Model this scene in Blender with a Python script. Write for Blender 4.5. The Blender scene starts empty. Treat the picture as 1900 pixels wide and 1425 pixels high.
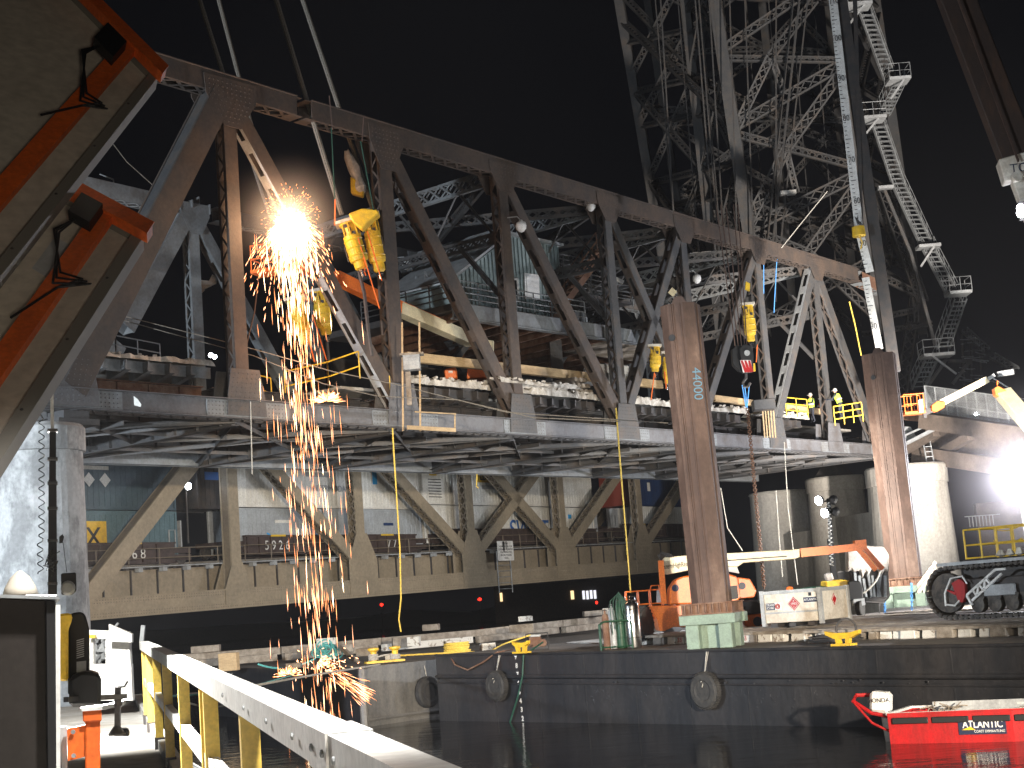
import bpy, bmesh, math, random
from math import radians, sin, cos, pi, sqrt
from mathutils import Vector, Matrix
random.seed(7)
V = Vector
SC = bpy.context.scene
COL = SC.collection
# ------------------------------------------------------------------ camera
CAMH = 4.0
cam = bpy.data.cameras.new('camera'); CAM = bpy.data.objects.new('camera', cam); COL.objects.link(CAM)
cam.sensor_width = 36.0; cam.lens = 2900 / 1900 * 36.0; cam.clip_start = 0.1; cam.clip_end = 4000
ROT = Matrix.Rotation(radians(98.1), 3, 'X') @ Matrix.Rotation(radians(-4.35), 3, 'Z')
CAM.matrix_world = Matrix.Translation((0, 0, CAMH)) @ ROT.to_4x4()
SC.camera = CAM
# ------------------------------------------------------------------ night sky, exposure
W = bpy.data.worlds.new('World'); SC.world = W; W.use_nodes = True
nt = W.node_tree; bg = nt.nodes['Background']
skyt = nt.nodes.new('ShaderNodeTexSky'); skyt.sky_type = 'NISHITA'; skyt.sun_disc = False
skyt.sun_elevation = radians(-4); skyt.sun_rotation = radians(200)
mixs = nt.nodes.new('ShaderNodeMixRGB'); mixs.inputs[0].default_value = 0.04; mixs.inputs[1].default_value = (0.03, 0.031, 0.04, 1)
nt.links.new(skyt.outputs[0], mixs.inputs[2]); nt.links.new(mixs.outputs[0], bg.inputs[0])
bg.inputs[1].default_value = 0.09
SC.view_settings.view_transform = 'Standard'; SC.view_settings.look = 'None'; SC.view_settings.exposure = 0; SC.view_settings.gamma = 1
SC.cycles.use_denoising = True
try: SC.cycles.denoiser = 'OPENIMAGEDENOISE'
except Exception: pass
SC.cycles.use_light_tree = True; SC.cycles.max_bounces = 4; SC.cycles.diffuse_bounces = 2; SC.cycles.glossy_bounces = 3
SC.cycles.volume_bounces = 0; SC.cycles.sample_clamp_indirect = 4
def spot(name, loc, aim, power, col=(1, 1, 1), size=60, blend=0.5, rad=0.3):
    l = bpy.data.lights.new(name, 'SPOT'); l.energy = power; l.color = col; l.spot_size = radians(size); l.spot_blend = blend; l.shadow_soft_size = rad
    o = bpy.data.objects.new(name, l); COL.objects.link(o); o.location = loc
    o.rotation_euler = (V(aim) - V(loc)).to_track_quat('-Z', 'Y').to_euler(); return o
def point(name, loc, power, col=(1, 1, 1), rad=0.2):
    l = bpy.data.lights.new(name, 'POINT'); l.energy = power; l.color = col; l.shadow_soft_size = rad
    o = bpy.data.objects.new(name, l); COL.objects.link(o); o.location = loc; return o
# ------------------------------------------------------------------ rays through the photograph's pixels
def ray(x, y): return ROT @ V((x - 950, 712.5 - y, -2900))
CP = V((0, 0, CAMH))
def aty(x, y, Y): d = ray(x, y); return CP + d * (Y / d.y)
def atz(x, y, z): d = ray(x, y); return CP + d * ((z - CAMH) / d.z)
def onv(x, y, A, u):
    d = ray(x, y); n = V((u[1], -u[0], 0)); return CP + d * (n.dot(V((A[0], A[1], 0)) - CP) / n.dot(d))
LC = (0.86, 0.93, 1.0); LW = (1.0, 0.86, 0.68)
# lamps: one on the barge, the rest unseen sources added to light the scene
LIGHTS = [
 spot('added_light_left', (-34, 22, 8.5), (4, 72, 14), 82000, (.8, .9, 1.0), 62, .5, .6),  # added off-frame source at the left, no lamp in view
 spot('added_light_camera', (13, -6, 7), (-11, 100, -2.5), 230000, LW, 27, .4, .5),  # added source beside the camera, aimed at the tan bridge
 spot('added_light_camera_high', (15, -3, 6), (4, 80, 22), 6500, (1, .88, .76), 50, .6, .5),  # added dim fill from the camera side for the upper truss
 spot('added_light_right', (36, 60, 6), (18, 88, 20), 11500, (.82, .9, 1.0), 90, .8, .5),  # added beyond the right of the frame to light the truss
 spot('added_light_house', (8, 92, 14.5), (-3, 104, 22), 2500, (.9, .95, 1), 120, .8, .5),  # added beside the control house, where no fixture stands
 spot('floodlight_barge', (19.2, 62, 3.6), (12, 66, 3.4), 7000, (1, .95, .88), 140, .8, .4),
 spot('added_light_gangway', (-4.9, 15.5, 6.4), (-5.3, 21.5, 3.0), 6000, (1, .98, .92), 110, .8, .2),  # added over the gangway to brighten its far end
 spot('added_light_walkway', (-3.9, 12.5, 5.3), (-3.0, 10.0, 2.9), 8000, (1, .97, .92), 110, .6, .15),  # added walkway light without any fixture
 spot('added_light_rail', (.1, 3.7, 6.4), (-1.0, 5.1, 3.4), 1500, (1, .97, .92), 72, .7, .15),  # added out of frame above the rail to whiten it
 point('added_fill_near_camera', (1.0, -2.0, 3.2), 650, (1, .88, .72), .4),  # added weak fill for the undersides of the solar panels
 spot('added_light_hull', (30, 18, 8), (9, 48, 1.5), 16000, (.8, .9, 1), 75, .8, .5),  # added unseen source at the right for the barge side
 spot('added_light_tower', (24, 62, 3), (26, 125, 34), 220000, (1, .9, .8), 56, .9, .5),  # added out of frame to lift the lattice tower from the dark
]
# ------------------------------------------------------------------ materials
def mat(name, c1, c2=None, scale=2.0, rough=0.6, metal=0.0, bump=0.0, bscale=None, stretch=None, emit=None, es=0, detail=6, lo=.4, hi=.62, c3=None, spec=None):
    m = bpy.data.materials.new(name); m.use_nodes = True; t = m.node_tree; b = t.nodes['Principled BSDF']
    b.inputs['Roughness'].default_value = rough; b.inputs['Metallic'].default_value = metal
    if spec is not None: b.inputs['Specular IOR Level'].default_value = spec
    b.inputs['Base Color'].default_value = (*c1, 1)
    if emit: b.inputs['Emission Color'].default_value = (*emit, 1); b.inputs['Emission Strength'].default_value = es
    if c2 or bump:
        tc = t.nodes.new('ShaderNodeTexCoord'); mp = t.nodes.new('ShaderNodeMapping'); t.links.new(tc.outputs['Object'], mp.inputs[0])
        if stretch: mp.inputs['Scale'].default_value = stretch
    if c2:
        n = t.nodes.new('ShaderNodeTexNoise'); n.inputs['Scale'].default_value = scale; n.inputs['Detail'].default_value = detail; n.inputs['Roughness'].default_value = .65
        t.links.new(mp.outputs[0], n.inputs[0])
        r = t.nodes.new('ShaderNodeValToRGB'); r.color_ramp.elements[0].position = lo; r.color_ramp.elements[1].position = hi
        r.color_ramp.elements[0].color = (*c1, 1); r.color_ramp.elements[1].color = (*c2, 1)
        if c3: e = r.color_ramp.elements.new((lo + hi) / 2 + .03); e.color = (*c3, 1)
        t.links.new(n.outputs[0], r.inputs[0])
        n3 = t.nodes.new('ShaderNodeTexNoise'); n3.inputs['Scale'].default_value = scale * 9; n3.inputs['Detail'].default_value = 3
        t.links.new(tc.outputs['Object'], n3.inputs[0])
        mr = t.nodes.new('ShaderNodeMapRange'); mr.inputs[1].default_value = .3; mr.inputs[2].default_value = .7; mr.inputs[3].default_value = .84; mr.inputs[4].default_value = 1.1
        t.links.new(n3.outputs[0], mr.inputs[0])
        mx = t.nodes.new('ShaderNodeMixRGB'); mx.blend_type = 'MULTIPLY'; mx.inputs[0].default_value = 1
        t.links.new(r.outputs[0], mx.inputs[1]); t.links.new(mr.outputs[0], mx.inputs[2]); t.links.new(mx.outputs[0], b.inputs['Base Color'])
    if bump:
        n2 = t.nodes.new('ShaderNodeTexNoise'); n2.inputs['Scale'].default_value = bscale or scale * 4; n2.inputs['Detail'].default_value = 5
        t.links.new(mp.outputs[0], n2.inputs[0]); bp = t.nodes.new('ShaderNodeBump'); bp.inputs['Strength'].default_value = bump; bp.inputs['Distance'].default_value = .03
        t.links.new(n2.outputs[0], bp.inputs['Height']); t.links.new(bp.outputs[0], b.inputs['Normal'])
    return m
K = {}
K['boomrust'] = mat('dark_rust_crane_steel', (.035, .022, .017), (.07, .035, .02), 2, .6, 0, .3, 10, stretch=(1, 1, .3), lo=.45, hi=.75)
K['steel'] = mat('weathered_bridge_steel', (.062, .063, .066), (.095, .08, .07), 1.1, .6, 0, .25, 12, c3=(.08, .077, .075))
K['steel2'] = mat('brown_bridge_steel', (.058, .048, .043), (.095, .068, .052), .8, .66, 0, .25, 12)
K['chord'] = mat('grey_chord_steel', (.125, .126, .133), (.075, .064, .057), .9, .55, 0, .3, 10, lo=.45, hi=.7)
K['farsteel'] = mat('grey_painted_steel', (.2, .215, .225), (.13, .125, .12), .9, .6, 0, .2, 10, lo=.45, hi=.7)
K['rust'] = mat('rusty_steel', (.13, .06, .035), (.2, .12, .08), 3, .8, 0, .4, 14)
K['pile'] = mat('rusted_pile_steel', (.06, .034, .025), (.16, .105, .08), .75, .72, 0, .45, 10, stretch=(1, 1, .4), lo=.4, hi=.64, c3=(.1, .06, .045))
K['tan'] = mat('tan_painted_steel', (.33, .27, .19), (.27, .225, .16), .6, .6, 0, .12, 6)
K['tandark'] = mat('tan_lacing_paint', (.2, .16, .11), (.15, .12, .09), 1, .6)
K['dark'] = mat('dark_steel', (.035, .035, .037), (.06, .05, .045), 2, .6, 0, .2)
K['black'] = mat('black_plastic', (.012, .012, .013), None, 1, .5)
K['rubber'] = mat('tyre_rubber', (.022, .022, .023), (.04, .038, .036), 6, .75, 0, .3, 25)
K['track'] = mat('greased_track_steel', (.045, .042, .04), (.11, .095, .08), 5, .55, .3, .4, 20)
K['concrete'] = mat('stained_concrete', (.42, .4, .36), (.25, .235, .21), .7, .85, 0, .4, 5, stretch=(1, 1, .4), lo=.35, hi=.7)
K['concretew'] = mat('patched_concrete', (.3, .3, .295), (.52, .52, .51), .8, .85, 0, .6, 5, stretch=(1, 1, .6), lo=.46, hi=.55)
K['rubble'] = mat('broken_white_concrete', (.55, .52, .47), (.3, .27, .23), 2.5, .9, 0, .8, 6)
K['hull'] = mat('black_hull_paint', (.02, .022, .027), (.042, .04, .042), .8, .36, 0, .5, 3, stretch=(1, 1, .35), lo=.42, hi=.75)
K['hullg'] = mat('lit_grey_hull', (.1, .1, .1), (.17, .165, .155), 1.2, .5, 0, .4, 5, stretch=(1, 1, .3))  # lighter grey for the hull side that the light falls on
K['hullb'] = mat('brown_bow_steel', (.035, .027, .024), (.07, .045, .035), 1.2, .6, 0, .3, 5)
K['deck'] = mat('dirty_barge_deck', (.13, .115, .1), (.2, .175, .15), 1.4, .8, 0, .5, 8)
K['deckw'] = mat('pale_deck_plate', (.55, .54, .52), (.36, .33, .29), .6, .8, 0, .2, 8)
K['wood'] = mat('weathered_timber', (.2, .165, .13), (.33, .29, .24), 3, .85, 0, .6, 14, stretch=(1, 1, 1))
K['woodw'] = mat('painted_timber_end', (.62, .6, .55), (.25, .2, .16), 5, .85, 0, .4, 14, lo=.55, hi=.62)
K['woodn'] = mat('new_lumber', (.5, .36, .2), (.4, .28, .15), 3, .7, 0, .2, 14, stretch=(1, 1, 5))
K['green'] = mat('grey_green_paint', (.2, .27, .21), (.16, .21, .17), 2, .6)
K['dgreen'] = mat('dark_green_paint', (.008, .05, .022), None, 1, .5)
K['yellow'] = mat('safety_yellow_paint', (.78, .5, .03), (.6, .38, .04), 4, .45)
K['yellowr'] = mat('rail_yellow_paint', (.8, .56, .1), (.7, .47, .08), 4, .4)
K['rope_y'] = mat('yellow_rope', (.85, .6, .1), (.6, .4, .06), 20, .8)
K['rope_t'] = mat('teal_rope', (.1, .42, .38), (.08, .3, .3), 20, .8)
K['rope'] = mat('pale_rope', (.45, .43, .38), (.3, .28, .25), 20, .8)
K['hose'] = mat('green_hose', (.012, .06, .04), None, 1, .6)
K['wire'] = mat('wire_rope_steel', (.3, .27, .23), (.2, .18, .15), 20, .5, .4)
K['orange'] = mat('orange_machine_paint', (.85, .19, .025), (.7, .15, .025), 2, .4)
K['orangeP'] = mat('orange_frame_paint', (.75, .14, .02), (.6, .11, .02), 5, .5)
K['sling'] = mat('orange_sling_webbing', (.9, .18, .03), None, 1, .8)
K['blue'] = mat('blue_webbing', (.08, .3, .72), None, 1, .8)
K['cream'] = mat('cream_boom_paint', (.74, .66, .44), (.62, .54, .36), 2, .4)
K['white'] = mat('white_paint', (.78, .78, .76), (.62, .61, .58), 2, .5)
K['whiteg'] = mat('dirty_white_paint', (.68, .64, .56), (.5, .44, .36), 1.2, .55)
K['grey'] = mat('light_grey_steel', (.42, .44, .45), (.3, .31, .32), 2, .5)
K['alu'] = mat('bare_aluminium', (.74, .74, .72), (.6, .6, .58), 3, .4, .1)
K['galv'] = mat('galvanised_steel', (.34, .36, .37), (.22, .23, .24), 2, .5, .3)
K['siding'] = mat('grey_green_siding', (.26, .32, .32), (.21, .26, .26), 2, .5)
K['cabinet'] = mat('charcoal_cabinet_paint', (.022, .018, .016), (.018, .015, .013), 5, .5)
K['panel'] = mat('solar_panel_back', (.55, .5, .42), (.48, .43, .36), 2, .6)
K['panelf'] = mat('panel_frame', (.2, .185, .16), None, 2, .6)
K['red'] = mat('red_paint', (.42, .012, .014), (.27, .016, .016), 2.6, .42, 0, .15, 9, stretch=(1, 1, .5), lo=.4, hi=.68)
K['ink'] = mat('black_lettering', (.01, .01, .012), None, 1, .6)
K['navy'] = mat('navy_decal', (.015, .02, .05), None, 1, .5)
K['bluel'] = mat('blue_lettering', (.03, .13, .42), None, 1, .5)
K['sky_blue'] = mat('bright_blue_print', (.03, .35, .75), None, 1, .5)
K['chrome'] = mat('polished_cylinder', (.7, .7, .7), None, 1, .2, 1)
K['hi'] = mat('high_visibility_vest', (.65, .95, .08), None, 1, .8, emit=None)
K['hio'] = mat('orange_vest', (.95, .22, .03), None, 1, .8)
K['skin'] = mat('skin', (.45, .28, .2), None, 1, .6)
K['cloth'] = mat('dark_work_trousers', (.03, .035, .05), None, 1, .9)
K['glass'] = mat('window_glass', (.5, .55, .56), None, 1, .12)
K['corten'] = mat('container_grey_blue', (.06, .1, .125), (.045, .075, .1), 1, .5)
K['cblue'] = mat('container_slate_blue', (.1, .17, .2), (.08, .14, .165), 1, .5)
K['cwhite'] = mat('container_white', (.78, .77, .72), (.68, .66, .6), 1, .5)
K['cgrey'] = mat('container_pale_grey', (.4, .43, .45), (.34, .36, .38), 1, .5)
K['cnavy'] = mat('container_navy', (.02, .05, .14), (.02, .04, .11), 1, .5)
K['cred'] = mat('container_red', (.25, .05, .03), None, 1, .5)
K['viaduct'] = mat('brown_stained_concrete', (.13, .1, .08), (.08, .062, .05), 1.2, .85, 0, .4, 6)
K['chalk'] = mat('faded_blue_chalk', (.1, .2, .28), None, 1, .8)
K['car'] = mat('brown_rail_car_paint', (.05, .034, .03), (.08, .055, .048), 2, .6)
K['cloth_w'] = mat('plastic_wrap', (.6, .55, .5), (.4, .36, .33), 3, .35)
def emi(name, col, s):
    m = bpy.data.materials.new(name); m.use_nodes = True; t = m.node_tree; t.nodes.remove(t.nodes['Principled BSDF'])
    e = t.nodes.new('ShaderNodeEmission'); e.inputs[0].default_value = (*col, 1); e.inputs[1].default_value = s
    t.links.new(e.outputs[0], t.nodes['Material Output'].inputs[0]); return m
K['lamp'] = emi('lit_floodlight', (.85, .92, 1), 60); K['lampw'] = emi('lit_warm_lamp', (1, .7, .35), 1.6)
K['lampr'] = emi('red_lamp', (1, .02, .01), 5); K['sparkw'] = emi('white_hot_spark', (1, .72, .42), 16); K['sparko'] = emi('orange_spark', (1, .34, .12), 6)
K['lampm'] = emi('lit_shop_window', (.9, .9, 1), 1.2)
# ------------------------------------------------------------------ mesh helpers
class MB:
    def __init__(s): s.v = []; s.f = []; s.m = []
    def poly(s, pts, faces, mi=0):
        o = len(s.v); s.v += [V(p) for p in pts]; s.f += [tuple(i + o for i in f) for f in faces]; s.m += [mi] * len(faces); return s
    def hexa(s, p, mi=0): return s.poly(p, [(0, 3, 2, 1), (4, 5, 6, 7), (0, 1, 5, 4), (1, 2, 6, 5), (2, 3, 7, 6), (3, 0, 4, 7)], mi)
    def box(s, c, sx, sy, sz, X=(1, 0, 0), Y=(0, 1, 0), Z=(0, 0, 1), mi=0):   # c = centre
        c = V(c); X = V(X) * sx / 2; Y = V(Y) * sy / 2; Z = V(Z) * sz / 2
        return s.hexa([c - X - Y - Z, c + X - Y - Z, c + X + Y - Z, c - X + Y - Z, c - X - Y + Z, c + X - Y + Z, c + X + Y + Z, c - X + Y + Z], mi)
    def beam(s, a, b, w, h, side=None, mi=0, e0=0, e1=0):   # w along side, h along the third axis
        a = V(a); b = V(b); t = (b - a).normalized(); a = a - t * e0; b = b + t * e1
        sd = V(side) if side is not None else t.cross(V((0, 0, 1)))
        if sd.length < 1e-4: sd = V((1, 0, 0))
        sd = (sd - t * sd.dot(t)).normalized(); up = sd.cross(t)
        x = sd * w / 2; z = up * h / 2
        return s.hexa([a - x - z, a + x - z, a + x + z, a - x + z, b - x - z, b + x - z, b + x + z, b - x + z], mi)
    def tube(s, pts, r, n=6, mi=0, r1=None, cap=True):
        pts = [V(p) for p in pts]; k = len(pts); prev = None; rings = []
        for i, p in enumerate(pts):
            t = (pts[min(i + 1, k - 1)] - pts[max(i - 1, 0)]).normalized()
            if prev is None:
                q = V((0, 0, 1)) if abs(t.z) < .9 else V((1, 0, 0)); sd = t.cross(q).normalized()
            else: sd = (prev - t * prev.dot(t)).normalized()
            prev = sd; up = t.cross(sd); rr = r if r1 is None else r + (r1 - r) * i / (k - 1)
            rings.append([p + (sd * cos(2 * pi * j / n) + up * sin(2 * pi * j / n)) * rr for j in range(n)])
        vs = [q for rg in rings for q in rg]
        fs = [(i * n + j, i * n + (j + 1) % n, (i + 1) * n + (j + 1) % n, (i + 1) * n + j) for i in range(k - 1) for j in range(n)]
        if cap: fs += [tuple(range(n))[::-1], tuple((k - 1) * n + j for j in range(n))]
        return s.poly(vs, fs, mi)
    def lathe(s, c, prof, n=16, axis=(0, 0, 1), mi=0):   # prof: (radius, distance along the axis)
        c = V(c); ax = V(axis).normalized(); q = V((1, 0, 0)) if abs(ax.x) < .9 else V((0, 1, 0)); a = ax.cross(q).normalized(); b = ax.cross(a)
        vs = [c + ax * h + (a * cos(2 * pi * j / n) + b * sin(2 * pi * j / n)) * r for r, h in prof for j in range(n)]; k = len(prof)
        fs = [(i * n + j, i * n + (j + 1) % n, (i + 1) * n + (j + 1) % n, (i + 1) * n + j) for i in range(k - 1) for j in range(n)]
        fs += [tuple(range(n))[::-1], tuple((k - 1) * n + j for j in range(n))]
        return s.poly(vs, fs, mi)
    def prism(s, pts, d, mi=0):   # outline swept along d
        pts = [V(p) for p in pts]; n = len(pts); d = V(d)
        return s.poly(pts + [p + d for p in pts], [tuple(range(n))[::-1], tuple(range(n, 2 * n))] + [(i, (i + 1) % n, (i + 1) % n + n, i + n) for i in range(n)], mi)
    def torus(s, c, R, r, axis, n=28, k=12, mi=0, flat=1.0):
        c = V(c); ax = V(axis).normalized(); q = V((0, 0, 1)) if abs(ax.z) < .9 else V((1, 0, 0)); a = ax.cross(q).normalized(); b = ax.cross(a); vs = []; fs = []
        for i in range(n):
            d = a * cos(2 * pi * i / n) + b * sin(2 * pi * i / n)
            for j in range(k): vs.append(c + d * (R + r * cos(2 * pi * j / k)) + ax * r * flat * sin(2 * pi * j / k))
        for i in range(n):
            for j in range(k): fs.append((i * k + j, i * k + (j + 1) % k, ((i + 1) % n) * k + (j + 1) % k, ((i + 1) % n) * k + j))
        return s.poly(vs, fs, mi)
    def build(s, name, mats, parent=None, smooth=False, kind=None, bevel=0, label=None):
        org = V((0, 0, 0)) if parent is None else WL.get(parent.name, V((0, 0, 0)))
        me = bpy.data.meshes.new(name); me.from_pydata([tuple(p - org) for p in s.v], [], s.f)
        for m in (mats if isinstance(mats, (list, tuple)) else [mats]): me.materials.append(K[m] if isinstance(m, str) else m)
        if any(s.m): me.polygons.foreach_set('material_index', s.m)
        if smooth: me.polygons.foreach_set('use_smooth', [True] * len(s.f))
        bm = bmesh.new(); bm.from_mesh(me); bmesh.ops.recalc_face_normals(bm, faces=bm.faces)
        if bevel: bmesh.ops.bevel(bm, geom=bm.edges[:], offset=bevel, segments=1, affect='EDGES')
        bm.to_mesh(me); bm.free()
        o = bpy.data.objects.new(name, me); COL.objects.link(o)
        if parent is not None: o.parent = parent; WL[o.name] = org
        else: WL[o.name] = V((0, 0, 0))
        if kind: o['kind'] = kind
        if label: o['label'] = label
        return o
WL = {}
def thing(name, loc, label, cat, group=None):
    o = bpy.data.objects.new(name, None); COL.objects.link(o); o.location = V(loc); o.empty_display_size = .3
    WL[o.name] = V(loc); o['label'] = label; o['category'] = cat
    if group: o['group'] = group
    return o
def tag(o, label, cat, group=None):
    o['label'] = label; o['category'] = cat
    if group: o['group'] = group
    return o
def recentre(o):   # move the origin of a single-mesh thing to its lowest point's level
    me = o.data; vs = [v.co for v in me.vertices]; c = sum(vs, V()) / len(vs); c.z = min(v.z for v in vs)
    me.transform(Matrix.Translation(-c)); o.location = c; return o
def text(s, loc, size, right, up, m, parent, name='lettering', ext=.004, align='CENTER', bold=0, shear=0, sx=1):
    cu = bpy.data.curves.new(name, 'FONT'); cu.body = s; cu.size = size; cu.align_x = align; cu.align_y = 'CENTER'; cu.extrude = ext; cu.offset = bold; cu.shear = shear
    cu.materials.append(K[m]); tmp = bpy.data.objects.new(name, cu); me = bpy.data.meshes.new_from_object(tmp); me.name = name
    bpy.data.objects.remove(tmp); bpy.data.curves.remove(cu); o = bpy.data.objects.new(name, me); COL.objects.link(o)
    r = V(right).normalized(); u = V(up); u = (u - r * u.dot(r)).normalized(); n = r.cross(u)
    org = WL.get(parent.name, V((0, 0, 0))) if parent else V((0, 0, 0))
    mt = Matrix((r * sx, u, n)).transposed().to_4x4(); mt.translation = V(loc) - org; o.parent = parent; o.matrix_local = mt; return o
Z3 = V((0, 0, 1))
# a riveted member of two plates with lacing bars across its open sides
def member(p0, p1, nrm, w, d, style, parent, name, m='steel', lm=None, th=.035, cover=None, pitch=None, bars=.07):
    p0 = V(p0); p1 = V(p1); t = (p1 - p0); L = t.length; t.normalize(); nrm = V(nrm); nrm = (nrm - t * nrm.dot(t)).normalized(); e = nrm.cross(t).normalized()
    b = MB()
    for sg in (-1, 1):
        c0 = p0 + nrm * sg * d / 2; c1 = p1 + nrm * sg * d / 2
        b.beam(c0, c1, w, th, side=e)
        for se in (-1, 1):
            f0 = p0 + nrm * sg * (d / 2 - .06) + e * se * (w / 2 + .006); f1 = p1 + nrm * sg * (d / 2 - .06) + e * se * (w / 2 + .006)
            b.beam(f0, f1, .012, .12, side=e)
    if cover: b.beam(p0 + e * cover * (w / 2 + .03), p1 + e * cover * (w / 2 + .03), .035, d + .2, side=e)
    o = b.build(name, m, parent)
    if style == 'solid':
        q = MB()
        for se in (-1, 1): q.beam(p0 + e * se * (w / 2 - .03), p1 + e * se * (w / 2 - .03), .02, d - .05, side=e)
        q.build('edge_plate', lm or m, o); return o
    q = MB(); sides = [s_ for s_ in (-1, 1) if s_ != cover]
    for se in sides:
        off = e * se * (w / 2 + .01)
        if style == 'batten':
            for sg in (-1, 1): q.beam(p0 + off * 1.02 + nrm * sg * (d / 2 - .07), p1 + off * 1.02 + nrm * sg * (d / 2 - .07), .012, .13, side=e)
            pt = pitch or 1.5; n = max(2, int(L / pt))
            for i in range(n + 1):
                c = p0 + t * (L * i / n) + off; q.beam(c - t * .28, c + t * .28, .016, d - .02, side=e)
        else:
            pt = pitch or d * .95; n = max(2, int(L / pt))
            for i in range(n):
                a = p0 + t * (L * i / n) + off; c = p0 + t * (L * (i + 1) / n) + off
                s1 = 1 if i % 2 else -1
                x0 = nrm * (d / 2 - .05)
                q.beam(a - x0 * s1, c + x0 * s1, .014, bars, side=e)
                if style == 'x': q.beam(a + x0 * s1, c - x0 * s1, .014, bars, side=e)
            for c in (p0 + off, p1 + off):
                q.beam(c - t * .3, c + t * .3, .018, d, side=e)
    lo = q.build('lacing', lm or m, o, kind='stuff'); return o
def rivets(b, p0, p1, nrm, pitch=.16, r=.02):
    p0 = V(p0); p1 = V(p1); L = (p1 - p0).length; t = (p1 - p0).normalized(); e = V(nrm).cross(t); n = int(L / pitch)
    for i in range(n):
        c = p0 + t * (i + .5) * pitch
        b.poly([c + t * r + e * r, c - t * r + e * r, c - t * r - e * r, c + t * r - e * r, c + V(nrm) * r], [(0, 1, 4), (1, 2, 4), (2, 3, 4), (3, 0, 4)])
def angle(b, p0, p1, s=.13, side=None):
    b.beam(p0, p1, s, .02, side=side); p0 = V(p0); p1 = V(p1)
    t = (p1 - p0).normalized(); sd = V(side) if side is not None else t.cross(Z3); sd = (sd - t * sd.dot(t)).normalized(); up = sd.cross(t)
    b.beam(p0 + sd * s / 2 + up * s / 2, p1 + sd * s / 2 + up * s / 2, .02, s, side=sd)
# ================================================================== the setting
w = MB(); w.poly([(-900, -60, 0), (900, -60, 0), (900, 1500, 0), (-900, 1500, 0)], [(0, 1, 2, 3)])
def water_mat():
    m = bpy.data.materials.new('dark_river_water'); m.use_nodes = True; t = m.node_tree; b = t.nodes['Principled BSDF']
    b.inputs['Base Color'].default_value = (.006, .0055, .005, 1); b.inputs['Roughness'].default_value = .07; b.inputs['IOR'].default_value = 1.33
    tc = t.nodes.new('ShaderNodeTexCoord'); mp = t.nodes.new('ShaderNodeMapping'); mp.inputs['Scale'].default_value = (.55, 1, 1); t.links.new(tc.outputs['Object'], mp.inputs[0])
    n = t.nodes.new('ShaderNodeTexNoise'); n.inputs['Scale'].default_value = 1.3; n.inputs['Detail'].default_value = 5; t.links.new(mp.outputs[0], n.inputs[0])
    bp = t.nodes.new('ShaderNodeBump'); bp.inputs['Strength'].default_value = .35; bp.inputs['Distance'].default_value = .07
    t.links.new(n.outputs[0], bp.inputs['Height']); t.links.new(bp.outputs[0], b.inputs['Normal']); return m
K['water'] = water_mat()
w.build('river_water', 'water', kind='structure')
b = MB(); rs = random.Random(3)
pts = [(-400 + i * 20, 520 + 30 * sin(i * .5)) for i in range(41)]
vs = []; 
for i, (x, y) in enumerate(pts): vs += [(x, y, -.5), (x, y + 8, 3 + rs.random() * 3), (x, y + 60, 3 + rs.random() * 2)]
b.poly(vs, [(i * 3 + j, i * 3 + 3 + j, i * 3 + 4 + j, i * 3 + 1 + j) for i in range(40) for j in range(2)])
b.build('far_shore', 'dark', kind='structure')
# shore lights and lit windows
for (x, y, k, wd, hh) in [(708, 1122, 'lampr', .42, .42), (890, 1112, 'lampr', .5, .5), (1107, 1118, 'lampr', .32, .32)]:
    p = aty(x, y, 430); q = MB(); q.lathe(p, [(.1, -.4), (wd, -.2), (wd, .2), (.1, .4)], 10); q.tube([(p.x, p.y, 0), (p.x, p.y, p.z - .8)], .12, mi=1)
    lab = {708: 'small red beacon on the dark far shore left of the sparks reflection', 890: 'brightest red beacon low over the water under the tan bridge', 1107: 'tiny red beacon right of the lit shore windows'}[x]
    tag(recentre(q.build('shore_beacon', [k, 'dark'])), lab, 'beacon', 'red beacons across the river')
t = thing('shore_building', aty(1075, 1104, 445) * V((1, 1, 0)) if False else (aty(1075, 1104, 445).x, 445, 0), 'distant dark waterfront building with a few lit windows', 'building')
c = WL[t.name]; q = MB(); q.box((c.x + 6, 450, 5), 60, 10, 10); q.build('wall', 'dark', t)
for i, (x, y, wd, h) in enumerate([(1062, 1104, .9, 2.4), (1083, 1104, .7, 2.4), (1090, 1104, .7, 2.4), (1097, 1103, .7, 2.4), (1104, 1103, .7, 2.4), (930, 1108, .7, 2.4)]):
    p = aty(x, y, 444.6); q = MB(); q.box(p, wd, .3, h); q.build('window', 'lampw' if i in (0, 5) else 'lampm', t)
# ================================================================== main truss bridge
A0 = V((-14.28, 52.34, 0)); U = V((.6252, .7805, 0)); N = V((-.7805, .6252, 0)); WB = 13.0
NS = [-.9, 6.6, 15.1, 22.95, 31.2, 38.1, 45.9, 52.8, 58.9]
def BP(s, z, off=0): return A0 + U * s + N * off + V((0, 0, z))
def ztop(s): return 24.42 - (s - 6.6) * .0235
ZB = 11.96
bridge = thing('truss_bridge', BP(20, 9, 6), 'dark riveted steel truss bridge being cut apart above the river', 'bridge')
H = .95
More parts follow.
